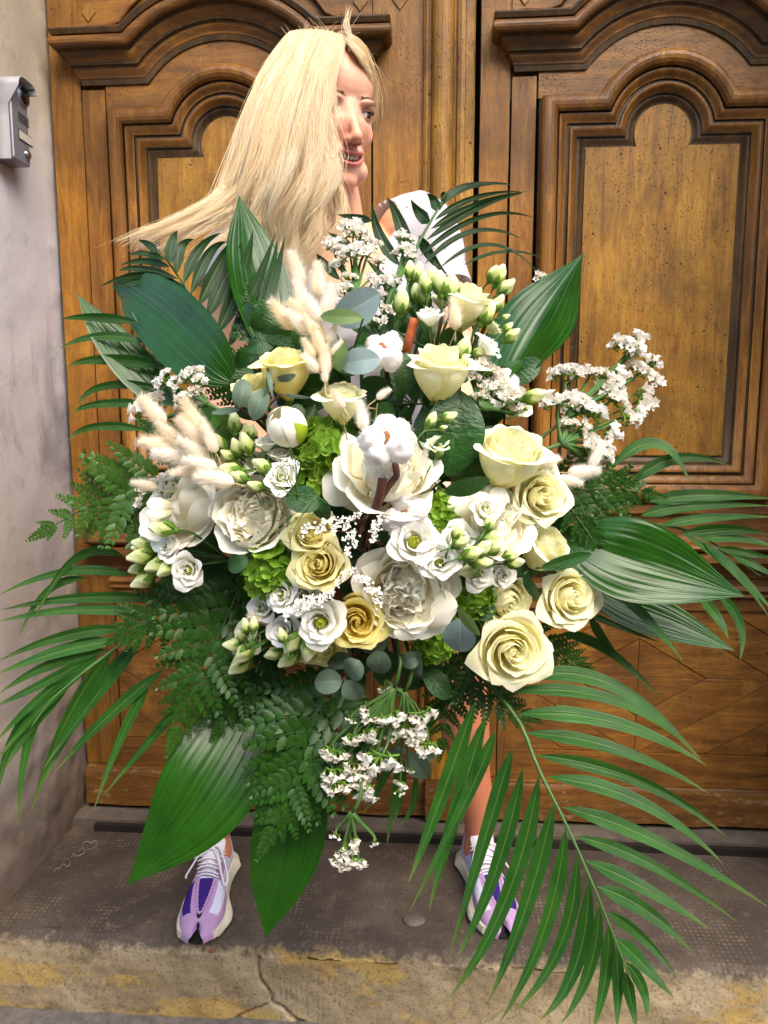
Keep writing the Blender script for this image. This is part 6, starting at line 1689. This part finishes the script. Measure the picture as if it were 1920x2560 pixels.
b = MB(); M0 = Matrix.Translation(P(945, 1262, .72)); b.tube(local(M0, px_curve([(957, 1196, .697), (952, 1230, .700), (940, 1270, .715)], 6) + [GRIP]), [.0048] * 6 + [.004], 10)
thing('twig_stub', b.mesh('twig_stub', M_BARK), 'thick reddish brown twig stub with a pale cut end below the cotton boll', 'twig', M0)
# bunny tails ------------------------------------------------------
la, ga = 'cream fluffy grass head in the top bunch above the upright yellow rose', 'bunny tails of the top bunch'
for (x, y, l, a) in ((742, 676, 92, 105), (752, 738, 84, 112), (796, 702, 88, 92), (822, 752, 86, 78), (786, 772, 74, 115), (752, 772, 72, 140), (706, 788, 92, 132), (748, 806, 82, 135), (776, 812, 60, 120), (796, 850, 82, 100), (832, 832, 60, 60), (842, 870, 44, 50), (772, 872, 58, 120), (778, 908, 62, 130), (812, 900, 74, 96), (812, 936, 42, 90)):
    bunny(x, y, l, a, la, ga, (815, 960), -.03)
lb_, gb = 'cream fluffy grass head in the thick side bunch above the loose ivory peony', 'bunny tails of the side bunch'
for (x, y, l, a) in ((382, 1026, 92, 133), (480, 1042, 96, 122), (478, 1078, 92, 140), (424, 1084, 82, 140), (400, 1108, 98, 172), (430, 1138, 98, 168), (484, 1122, 90, 152), (502, 1156, 84, 160), (466, 1176, 78, 190), (538, 1196, 100, 165), (526, 1098, 74, 110), (362, 1210, 62, 160), (515, 1075, 62, 100)):
    bunny(x, y, l, a, lb_, gb, (560, 1220), -.04)
lc_, gc = 'cream fluffy grass head in the trio beside the swirled pale rose and dark fern', 'bunny tails of the outer trio'
for (x, y, l, a) in ((1492, 1140, 66, 62), (1458, 1180, 80, 2), (1424, 1202, 62, -14), (1370, 1156, 60, 30)):
    bunny(x, y, l, a, lc_, gc, (1370, 1220), -.02)
bunny(957, 984, 42, 40, 'tiny fluffy grass head alone on the dark rose leaves', 'single bunny tails', (940, 1040), -.03)
bunny(906, 1040, 76, 95, 'plump fluffy grass head leaning on the cotton boll', 'single bunny tails', (900, 1100), -.03)
bunny(846, 998, 56, 120, 'pale fluffy grass head in front of a pale rose seen from the side', 'single bunny tails', (860, 1060), -.04)
bunny(1138, 785, 80, 92, 'slim pink cream grass head under the small rose near the blouse', 'single bunny tails', (1130, 850), -.02)
bunny(652, 1545, 66, 170, 'greyish fluffy grass head peeping out behind the lower white blooms', 'single bunny tails', (720, 1540), .0)
# statice ----------------------------------------------------------
statice((900, 850), 'white statice tuft before the blouse, just under the neck', [(884, 566, 30, 78, 0), (908, 585, 26, 70, 0), (836, 606, 26, 100, 0), (856, 624, 24, 110, 0), (874, 628, 30, 84, -.01), (912, 628, 30, 80, -.01), (930, 606, 20, 60, 0), (944, 650, 20, 70, 0), (870, 692, 20, 90, 0), (860, 720, 18, 90, 0), (930, 690, 18, 70, .01), (842, 660, 18, 110, .01)], dz=.02, mid=(888, 740))
statice((985, 850), 'tall white statice spike before the blouse, beside a dark palm leaflet', [(1010, 592, 24, 92, 0), (1024, 620, 20, 60, 0), (1000, 622, 18, 120, 0), (1030, 640, 16, 40, 0), (960, 700, 24, 85, 0), (988, 706, 20, 80, 0), (946, 740, 22, 90, .01), (1020, 765, 20, 60, 0), (975, 775, 20, 70, .01), (940, 800, 20, 110, .01)], dz=.02, mid=(985, 720))
statice((1290, 1140), 'bushiest white statice, spreading out over the honey door panel', [(1602, 846, 26, 50, .02), (1568, 862, 28, 80, .02), (1590, 880, 22, 30, .02), (1632, 902, 30, 45, .03), (1642, 950, 26, 30, .03), (1600, 920, 22, 60, .02), (1440, 934, 32, 85, 0), (1406, 926, 26, 100, 0), (1478, 928, 24, 80, .01), (1512, 936, 32, 70, .02), (1556, 942, 28, 50, .02), (1538, 990, 36, 40, .02), (1520, 966, 22, 60, .02)], dz=.01, mid=(1420, 1040))
statice((1300, 1150), 'white statice stem below the bushiest one, its tufts over the panel bottom edge', [(1394, 1000, 30, 95, -.01), (1430, 1006, 22, 80, 0), (1482, 1024, 36, 50, 0), (1455, 1000, 22, 70, 0), (1614, 1002, 34, 30, .03), (1574, 1036, 32, 10, .02), (1600, 1040, 20, 0, .02), (1424, 1058, 22, 60, 0), (1464, 1072, 20, 45, 0), (1532, 1088, 30, 25, .02), (1480, 1104, 26, 70, 0), (1500, 1128, 34, 40, 0), (1520, 1120, 18, 30, .01)], dz=.0, mid=(1400, 1110))
statice((1170, 1080), 'short white statice behind the upright pale rose, against the folded glossy leaf', [(1216, 920, 34, 60, 0), (1240, 940, 28, 50, .01), (1232, 966, 26, 80, 0), (1284, 984, 30, 60, .01), (1256, 990, 24, 70, .01), (1200, 990, 22, 100, 0), (1306, 1010, 24, 40, .01), (1180, 940, 20, 110, .01)], dz=.01, mid=(1200, 1020))
statice((600, 1060), 'small white statice crossing the glossy leaf beside the little yellow rose', [(404, 950, 24, 150, 0), (432, 960, 18, 130, 0), (474, 934, 28, 110, 0), (496, 948, 22, 80, 0), (492, 974, 18, 30, 0), (462, 998, 26, 110, 0), (360, 1012, 34, 130, .0)], dz=-.01, mid=(520, 1010))
statice((520, 1280), 'white statice fringe round the outer edge of the loose ivory peony', [(398, 1212, 32, 135, 0), (420, 1196, 22, 110, 0), (336, 1276, 26, 170, .0), (322, 1306, 28, 190, 0), (330, 1335, 24, 200, 0), (350, 1248, 22, 150, 0), (345, 1225, 18, 140, 0)], dz=.005, mid=(420, 1270))
statice((1000, 1640), 'longest white statice hanging down before the gap under the door', [(928, 1790, 30, 262, 0), (876, 1800, 14, 255, 0), (884, 1850, 24, 258, -.005), (922, 1842, 26, 265, 0), (950, 1904, 42, 262, -.01), (980, 1800, 24, 280, 0), (834, 1888, 28, 250, 0), (836, 1938, 30, 262, 0), (838, 1968, 30, 262, 0), (888, 1920, 24, 258, 0), (906, 1940, 24, 262, 0), (916, 1986, 32, 265, 0), (896, 1964, 20, 262, 0)], zb=.80, mid=(985, 1720))
statice((905, 1960), 'lowest white statice tips dangling over the dark step', [(840, 2092, 14, 265, 0), (880, 2118, 28, 266, 0), (866, 2150, 30, 258, 0), (850, 2164, 20, 255, 0), (894, 2160, 16, 280, 0), (934, 2110, 14, 275, 0)], zb=.795, mid=(880, 2030))
statice((1030, 1660), 'white statice hanging beside the round grey eucalyptus leaf', [(1024, 1832, 32, 275, 0), (1056, 1792, 30, 285, -.005), (1040, 1850, 22, 290, 0), (1066, 1872, 30, 285, 0), (962, 1724, 16, 262, 0), (968, 1760, 14, 265, 0), (1002, 1964, 16, 270, .02), (1000, 1986, 14, 270, .02), (1022, 1928, 14, 275, .02), (985, 1840, 18, 268, 0)], zb=.815, mid=(1010, 1730))
statice((1300, 840), 'single white statice tip peeping over the folded glossy leaf', [(1360, 696, 18, 50, 0)], zb=.94)
# dried white sprigs -----------------------------------------------
rice('dried white sprig lying across the yellow rose under the fluffy peony', [(792, 1318, 46, 20), (858, 1314, 36, 30), (846, 1300, 26, 10), (888, 1290, 22, 20)], (900, 1340))
rice('dried white sprig hanging beside the yellow rose with the lime hydrangea', [(880, 1362, 34, 70), (872, 1340, 26, 30), (936, 1332, 34, 75), (944, 1305, 26, 60)], (905, 1380))
rice('dried white sprig between the swirled yellow rose and the white peony', [(925, 1466, 42, -40), (942, 1496, 30, -70), (905, 1448, 26, -10)], (925, 1500))
rice('dried white sprig across the white blooms over the deepest yellow rose', [(742, 1524, 42, 30), (786, 1506, 40, 25), (816, 1492, 30, 30), (760, 1500, 30, 10)], (800, 1530))
rice('small dried white sprig at the edge of the yellow rose by the lime hydrangea', [(853, 1446, 26, 60), (874, 1428, 22, 20)], (870, 1460))
# aspidistra leaves ------------------------------------------------
aspidistra('broad dark leaf standing upright in front of the blonde hair', [(668, 900, .90), (650, 760, .925), (622, 610, .935), (597, 488, .935)], 172, .40, tilt=.55, fold=.22, seed=1)
aspidistra('broad shiny leaf spread out beside the small yellow rose', [(585, 960, .845), (520, 900, .85), (420, 800, .885), (330, 730, .93), (281, 716, .95)], 176, .45, tilt=-.15, fold=.10, wave=.05, seed=2)
aspidistra('narrow shiny leaf pointing at the jamb, under the palm leaflets', [(470, 1010, .91), (380, 960, .915), (270, 840, .92), (192, 735, .925)], 104, .45, tilt=.3, fold=.16, seed=3)
aspidistra('folded glossy leaf rising in front of the right door panel', [(1245, 985, .87), (1310, 880, .90), (1380, 760, .92), (1458, 634, .93)], 218, .42, tilt=-.62, fold=.30, wave=.08, seed=4)
aspidistra('broad horizontal glossy leaf over the lozenge door panel', [(1400, 1330, .86), (1530, 1385, .835), (1690, 1435, .825), (1862, 1490, .825)], 214, .42, tilt=-.28, fold=.16, wave=.08, seed=5)
aspidistra('dark narrow leaf under the broad horizontal one', [(1430, 1450, .90), (1560, 1515, .885), (1700, 1568, .88), (1836, 1626, .875)], 116, .45, tilt=-.5, fold=.18, seed=6)
aspidistra('biggest glossy leaf hanging over the lilac shoe', [(690, 1640, .918), (600, 1830, .866), (475, 2030, .823), (318, 2212, .808)], 250, .50, tilt=.05, fold=.08, wave=.04, cup=.05, seed=7)
aspidistra('broad pointed leaf hanging straight down beside the lilac shoe', [(790, 1720, .90), (735, 1920, .875), (718, 2080, .86), (690, 2220, .85), (664, 2346, .84)], 186, .48, tilt=-.2, fold=.36, wave=.06, seed=8)
# palm fronds ------------------------------------------------------
A_right = [((1300, 1700), (1530, 1716), (1756, 1905)), ((1255, 1731), (1539, 1756), (1758, 1892)), ((1296, 1786), (1539, 1806), (1762, 1918)), ((1313, 1833), (1545, 1874), (1768, 1978)), ((1339, 1888), (1600, 1950), (1812, 2092)), ((1368, 1943), (1597, 2007), (1817, 2162)), ((1406, 2018), (1640, 2106), (1918, 2262)), ((1437, 2091), (1630, 2165), (1843, 2303)), ((1463, 2151), (1620, 2224), (1768, 2323)), ((1492, 2216), (1614, 2279), (1736, 2375)), ((1518, 2280), (1610, 2344), (1696, 2436)), ((1539, 2345), (1608, 2412), (1679, 2488)), ((1562, 2403), (1610, 2476), (1622, 2558))]
A_left = [((1189, 1752), (1100, 2000), (1015, 2210)), ((1215, 1790), (1140, 2036), (1064, 2268)), ((1238, 1830), (1160, 2010), (1030, 2274)), ((1281, 1872), (1212, 2094), (1113, 2396)), ((1307, 1920), (1236, 2180), (1140, 2408)), ((1348, 1937), (1268, 2244), (1116, 2500)), ((1385, 2007), (1314, 2270), (1218, 2500)), ((1414, 2070), (1358, 2326), (1255, 2560)), ((1443, 2137), (1402, 2362), (1284, 2535)), ((1474, 2201), (1440, 2414), (1345, 2545)), ((1499, 2261), (1472, 2430), (1406, 2565)), ((1522, 2314), (1512, 2445), (1478, 2580)), ((1542, 2371), (1546, 2470), (1539, 2575)), ((1562, 2429), (1578, 2500), (1590, 2575))]
palm('longest green palm frond sweeping down over the step and one shoe', [(1205, 1690, .86), (1296, 1801, .82), (1345, 1920, .79), (1417, 2065, .765), (1481, 2209, .75), (1533, 2337, .745), (1572, 2440, .74)],
     [l + (21 - .28 * i, lerp(.83, .745, i / 13), lerp(.80, .73, i / 13)) for i, l in enumerate(A_right)] + [l + (22 - .3 * i, lerp(.83, .745, i / 14), lerp(.80, .735, i / 14)) for i, l in enumerate(A_left)], tilt=.35)
palm('palm frond arching past the broad horizontal leaf over the lozenge panel', [(1480, 1330, .93), (1640, 1312, .93), (1760, 1345, .93), (1900, 1440, .92)],
     [((1527, 1172), (1640, 1112), (1730, 1207), 16), ((1580, 1210), (1690, 1148), (1822, 1156), 20), ((1622, 1254), (1770, 1238), (1925, 1246), 18), ((1602, 1290), (1730, 1262), (1935, 1258), 18), ((1650, 1316), (1782, 1294), (1930, 1284), 18), ((1700, 1336), (1816, 1322), (1930, 1334), 16), ((1750, 1350), (1850, 1350), (1935, 1368), 14), ((1790, 1368), (1870, 1380), (1940, 1402), 13), ((1712, 1338), (1828, 1425), (1928, 1548), 12), ((1758, 1355), (1856, 1446), (1935, 1520), 12), ((1826, 1384), (1886, 1410), (1940, 1442), 11), ((1740, 1480), (1793, 1546), (1824, 1600), 14), ((1788, 1480), (1845, 1556), (1858, 1652), 14), ((1527, 1471), (1614, 1546), (1707, 1660), 16, .84, .83), ((1475, 1540), (1520, 1610), (1585, 1685), 14), ((1400, 1585), (1520, 1628), (1660, 1745), 13), ((1440, 1520), (1540, 1560), (1640, 1610), 8)], dzc=(.92, .90))
C_ = [((312, 1393), (190, 1398), (90, 1560), 13), ((330, 1440), (165, 1430), (-10, 1490), 14), ((215, 1446), (120, 1480), (50, 1600), 10), ((390, 1498), (195, 1492), (10, 1530), 15), ((370, 1534), (175, 1530), (-10, 1560), 15), ((310, 1572), (156, 1594), (-10, 1645), 18), ((296, 1602), (148, 1632), (-10, 1694), 18), ((270, 1624), (126, 1664), (-10, 1732), 17), ((240, 1640), (108, 1706), (-15, 1775), 16), ((225, 1655), (96, 1756), (-15, 1860), 15), ((250, 1632), (116, 1760), (-10, 1900), 15), ((180, 1700), (80, 1810), (8, 1925), 14), ((130, 1736), (66, 1862), (44, 2060), 15), ((150, 1720), (40, 1830), (0, 2000), 14), ((285, 1622), (172, 1796), (72, 2038), 17), ((353, 1604), (236, 1742), (116, 1914), 20), ((412, 1672), (266, 1800), (150, 1922), 18), ((372, 1720), (312, 1830), (231, 2032), 17), ((440, 1776), (384, 1836), (269, 1988), 13), ((330, 1610), (200, 1790), (100, 1960), 14)]
palm('palm frond drooping across the foot of the stone jamb', [(440, 1490, .90), (330, 1590, .88), (220, 1672, .86), (130, 1750, .85), (70, 1830, .85)], [l + (.885, .86) for l in C_], tilt=.45)
D_ = [((345, 805), (231, 789), (150, 800), 14), ((370, 858), (249, 843), (145, 876), 15), ((420, 916), (266, 897), (165, 918), 16), ((410, 970), (262, 966), (185, 1012), 14), ((390, 1012), (249, 1006), (176, 1030), 14), ((372, 1076), (243, 1068), (168, 1102), 14)]
palm('palm frond whose leaflets stick out level towards the intercom jamb', [(560, 1120, .91), (440, 1000, .91), (380, 880, .91), (330, 780, .91)], [l + (.905, .90) for l in D_], tilt=.3)
E_left = [((487, 756), (390, 700), (285, 716), 14), ((462, 722), (360, 690), (245, 708), 13), ((445, 697), (350, 668), (292, 672), 10), ((425, 668), (360, 650), (305, 660), 9), ((412, 650), (366, 634), (322, 640), 9), ((396, 632), (370, 612), (350, 602), 9), ((500, 776), (470, 760), (440, 745), 8)]
E_right = [((424, 660), (432, 610), (440, 586), 13), ((442, 685), (452, 620), (480, 592), 14), ((460, 708), (492, 628), (545, 588), 15), ((478, 735), (520, 640), (575, 600), 16), ((497, 764), (548, 660), (585, 605), 18), ((517, 796), (570, 680), (600, 600), 20), ((542, 836), (600, 700), (632, 572), 22), ((570, 872), (636, 726), (680, 590), 20), ((620, 860), (668, 730), (700, 596), 18), ((662, 800), (690, 700), (704, 590), 13)]
palm('dark palm frond spread before the blown blonde hair', [(600, 930, .90), (540, 840, .905), (480, 742, .91), (430, 668, .915), (398, 625, .92)], [l + (.905, .92) for l in E_left + E_right], LF_PALMD, tilt=.3)
F_ = [((1099, 527), (1155, 470), (1284, 458), 10), ((1110, 510), (1170, 468), (1270, 456), 9), ((1087, 550), (1180, 496), (1307, 478), 9), ((1078, 572), (1190, 512), (1310, 480), 10), ((1066, 600), (1186, 522), (1300, 484), 9), ((1050, 640), (1191, 548), (1326, 550), 8), ((1062, 660), (1180, 580), (1310, 600), 7), ((1100, 670), (1230, 615), (1346, 680), 6), ((1160, 662), (1260, 626), (1344, 640), 5), ((1076, 556), (1052, 530), (1036, 504), 14), ((1094, 530), (1082, 500), (1068, 482), 14), ((1112, 500), (1108, 488), (1102, 480), 10), ((1048, 588), (1080, 640), (1110, 690), 13), ((1000, 665), (950, 580), (928, 512), 17), ((1030, 680), (1000, 570), (960, 492), 18), ((930, 552), (888, 545), (852, 538), 12), ((880, 620), (850, 600), (816, 576), 12), ((850, 700), (815, 660), (792, 630), 12), ((980, 740), (950, 690), (920, 640), 12)]
palm('fine palm frond arching over the shoulder of the blouse', [(1010, 790, .93), (1035, 640, .95), (1076, 555, .955), (1116, 492, .96), (1130, 476, .96)], [l + (.955, .955) for l in F_], LF_PALMD, tilt=.3)
palm('small palm frond hanging behind the longest white statice', [(1010, 1700, .88), (1000, 1820, .88), (985, 1930, .88)], [((1000, 1850), (960, 1950), (910, 2040), 11), ((1005, 1880), (985, 1990), (975, 2110), 9), ((1010, 1900), (1000, 1990), (985, 2060), 9), ((1040, 1930), (1030, 2010), (1000, 2060), 9), ((930, 1880), (945, 1960), (940, 2010), 5), ((1090, 1760), (1050, 1820), (1010, 1870), 12), ((1120, 1740), (1080, 1800), (1050, 1850), 12)], dzc=(.88, .88))
# fern fronds ------------------------------------------------------
fern('light green fern reaching towards the stone jamb', [(430, 1180, .86), (330, 1228, .85), (230, 1262, .85), (96, 1336, .85)], 165, LF_FERNL, 8, .1, asym=(1.0, 1.0))
fern('dark fern behind the thick side bunch of fluffy grass', [(600, 1180, .90), (480, 1130, .91), (360, 1060, .92)], 120, LF_FERN, 7)
fern('fern spreading under the long stemmed lisianthus spray', [(620, 1420, .87), (560, 1560, .845), (490, 1710, .835), (432, 1850, .83)], 190, LF_FERN, 10)
fern('short fern over the foot of the drooping palm', [(560, 1430, .88), (450, 1510, .86), (350, 1560, .855), (300, 1590, .855)], 120, LF_FERN, 7)
fern('large fern fanned out above the hanging pointed leaf', [(850, 1650, .86), (800, 1790, .83), (740, 1950, .815), (664, 2105, .81)], 225, LF_FERN, 11)
fern('fern beside the knee, under the lowest rose', [(1130, 1620, .88), (1180, 1690, .86), (1250, 1760, .85), (1328, 1796, .85)], 105, LF_FERN, 7)
fern('thin dark fern drooping in front of the bare leg', [(1150, 1620, .89), (1140, 1690, .88), (1115, 1780, .88), (1100, 1880, .88)], 105, LF_FERN, 7)
fern('fern with bluish shine beside the outer grass trio', [(1350, 1240, .87), (1450, 1225, .86), (1540, 1222, .86), (1632, 1238, .86)], 125, LF_FERN, 8)
fern('narrow fern hanging beside the broad horizontal leaf', [(1400, 1230, .86), (1440, 1290, .845), (1475, 1340, .84), (1502, 1380, .84)], 62, LF_FERN, 7)
fern('fern standing behind the upright yellow rose', [(720, 960, .88), (680, 880, .89), (640, 810, .90), (622, 740, .90)], 110, LF_FERN, 8)
fern('low fern beside the small yellow rose', [(640, 1010, .87), (590, 960, .88), (545, 930, .885), (520, 905, .89)], 95, LF_FERN, 7)
fern('fern showing behind the lowest rose', [(1300, 1560, .89), (1370, 1620, .885), (1430, 1660, .885), (1475, 1680, .885)], 75, LF_FERN, 7)
fern('fern under the greenish lisianthus buds', [(700, 1620, .88), (640, 1680, .865), (590, 1740, .86), (540, 1830, .855)], 130, LF_FERN, 8)
fern('fern in the dark beside the lower lime hydrangea', [(660, 1480, .87), (590, 1480, .86), (540, 1460, .86), (490, 1420, .86)], 110, LF_FERN, 7)
# eucalyptus and single leaves ------------------------------------
sprig('eucalyptus_sprig', 'grey green eucalyptus sprig under the deepest yellow rose', 'eucalyptus', (880, 1650), [((856, 1702), (786, 1706), 62, .1, -.03), ((870, 1690), (900, 1652), 62, -.2, -.03), ((862, 1702), (898, 1748), 54, .3, -.035), ((850, 1690), (830, 1735), 50, .8, -.01), ((886, 1650), (818, 1656), 46, .4, -.0), ((950, 1625), (946, 1684), 62, .1, -.01), ((905, 1625), (970, 1600), 50, .5, .0)], LF_EUC, 'eucalyptus sprigs', stem=M_BARK)
sprig('eucalyptus_sprig', 'grey eucalyptus sprig hanging among the longest statice', 'eucalyptus', (1010, 1720), [((1020, 1880), (1068, 1946), 56, .1, -.04), ((1018, 1876), (970, 1880), 26, .6, -.03), ((1040, 1885), (1086, 1896), 40, .5, -.02), ((990, 1830), (955, 1840), 34, .4, -.02), ((1040, 1625), (1046, 1690), 40, .7, .0), ((1000, 1660), (1050, 1640), 44, .2, .0)], LF_EUC, 'eucalyptus sprigs', stem=M_BARK)
sprig('eucalyptus_sprig', 'grey eucalyptus sprig with narrow leaves before the small yellow rose', 'eucalyptus', (640, 1050), [((598, 1020), (612, 948), 52, .2, -.04), ((632, 1050), (662, 972), 52, -.3, -.04), ((600, 1025), (528, 1032), 26, .8, -.03), ((660, 1000), (672, 930), 18, .9, -.04), ((690, 950), (740, 938), 24, .6, -.03), ((680, 990), (668, 915), 14, .5, -.04), ((700, 985), (780, 995), 16, .9, -.03), ((725, 1025), (760, 1045), 50, .2, .0), ((745, 1030), (725, 1075), 46, .2, .02)], LF_EUC, 'eucalyptus sprigs', stem=M_BARK)
sprig('eucalyptus_sprig', 'pale blue eucalyptus leaves, the largest round ones, under the neck statice', 'eucalyptus', (870, 920), [((832, 806), (950, 734), 92, .3, -.03, LF_EUCB), ((908, 796), (800, 790), 44, .5, -.045, LF_EUCG), ((850, 912), (950, 896), 70, -.3, -.03, LF_EUCB), ((858, 850), (850, 930), 46, .8, -.03, LF_EUCG), ((876, 930), (834, 900), 40, .5, -.02, LF_EUCG)], LF_EUCB, 'eucalyptus sprigs')
sprig('eucalyptus_sprig', 'blue green round leaf with an olive one, beside the lowest rose', 'eucalyptus', (1140, 1530), [((1150, 1545), (1150, 1630), 82, .15, -.03, LF_EUCB), ((1146, 1518), (1198, 1590), 34, .7, -.05, LF_EUCG)], LF_EUCG, 'eucalyptus sprigs')
sprig('rose_leaves', 'dark crinkled rose leaves behind the cotton boll, largest of the bouquet', 'leaf', (1060, 1180), [((1120, 1190), (1150, 975), 150, .1, -.01), ((1075, 1150), (1136, 1090), 70, .7, -.03), ((1110, 1230), (1225, 1200), 54, .6, -.04), ((1090, 1170), (1060, 1020), 90, -.4, .0), ((1150, 1180), (1200, 1080), 70, .3, .02)], LF_ROSE, 'rose leaves', bd=.775)
sprig('rose_leaves', 'dark rose leaves by the stem of the upright pale rose', 'leaf', (1030, 1010), [((1010, 990), (1018, 880), 60, .2, -.02), ((1030, 1000), (1058, 920), 60, -.3, -.01), ((930, 1035), (990, 1035), 64, .1, -.02), ((900, 960), (985, 985), 70, .3, .0), ((1000, 1010), (960, 950), 60, .5, .01), ((1060, 1010), (1110, 980), 60, .2, .01)], LF_ROSE, 'rose leaves', bd=.79)
sprig('rose_leaves', 'dark rose leaves around the pale rose under the broad leaf', 'leaf', (1330, 1420), [((1350, 1420), (1480, 1385), 40, .5, -.03), ((1310, 1435), (1345, 1500), 30, .4, -.03), ((1190, 1540), (1240, 1520), 40, .3, .0), ((1330, 1440), (1300, 1400), 60, .3, .02), ((1380, 1440), (1440, 1420), 60, .3, .03)], LF_ROSE, 'rose leaves')
sprig('rose_leaves', 'dark rose leaf below the round closed bud, over the fluffy peony', 'leaf', (760, 1260), [((800, 1262), (716, 1238), 74, .3, -.02), ((800, 1250), (812, 1300), 50, .5, .0), ((620, 1395), (570, 1420), 50, .3, -.01), ((740, 960), (790, 1010), 60, .4, .02), ((700, 960), (745, 1000), 56, .2, .02)], LF_ROSE, 'rose leaves')
# dark filler greenery deep between the flowers
rgf = random.Random(5)
for k in range(46):
    a = k * 2.39996; rr = math.sqrt((k + .5) / 46); cx, cy = 900 + 470 * rr * math.cos(a), 1230 + 470 * rr * math.sin(a); lv = []
    for q in range(6):
        ang = rgf.uniform(0, 6.28); l_ = rgf.uniform(60, 110); x0, y0 = cx + rgf.uniform(-30, 30), cy + rgf.uniform(-30, 30)
        lv.append(((x0, y0), (x0 + l_ * math.cos(ang), y0 + l_ * math.sin(ang)), rgf.uniform(44, 66), rgf.uniform(-.8, .8), rgf.uniform(.02, .075)))
    sprig('filler_greenery', 'dark green leafy sprig filling the gaps between the flowers', 'greenery', (cx, cy), lv, (LF_ROSE, LF_FERNL, LF_ROSE)[k % 3], 'filler greenery behind the flowers', bd=dome(cx, cy) + .02)
# wispy panic grass
def wisps(label, base, tips, dz=-.05):
    B = P(base[0], base[1], dome(*base) + dz); M = Matrix.Translation(B); r = root('panicum_wisps', label, 'wisps', M, 'wisps of panic grass'); st = MB(); sd = MB(); rg = random.Random(int(base[0]))
    for (x, y) in tips:
        e = P(x, y, dome(x, y) + dz - .01); mid = B.lerp(e, .55) + RGT * rg.uniform(-.008, .008) - FWD * .004; c = catmull([B, mid, e], 9); st.tube(local(M, c), [.0005] * 4 + [.0003] * 5, 4)
        for q in range(3):
            t = rg.uniform(.45, .95); p = c[int(t * 8)]; o_ = p + RGT * rg.uniform(-.012, .012) + UPV * rg.uniform(-.010, .012); st.tube(local(M, [p, o_]), .0002, 3); ellipsoid(sd, M.inverted() @ frame(o_, (o_ - p)), .0006, .0006, .0018, 6, 4)
    st.tube(local(M, [B, GRIP]), .0008, 4); part('stalk', st.mesh('stalk', M_STEM), r); part('seeds', sd.mesh('seeds', M_SEED), r)
wisps('wisps of panic grass before the fluffy peony', (790, 1240), [(640, 1360), (660, 1290), (700, 1330), (620, 1260), (720, 1390), (680, 1230), (650, 1310), (740, 1340)])
wisps('wisps of panic grass under the round closed bud', (745, 1250), [(700, 1130), (690, 1160), (725, 1120), (740, 1140), (716, 1090), (760, 1110), (680, 1180)])
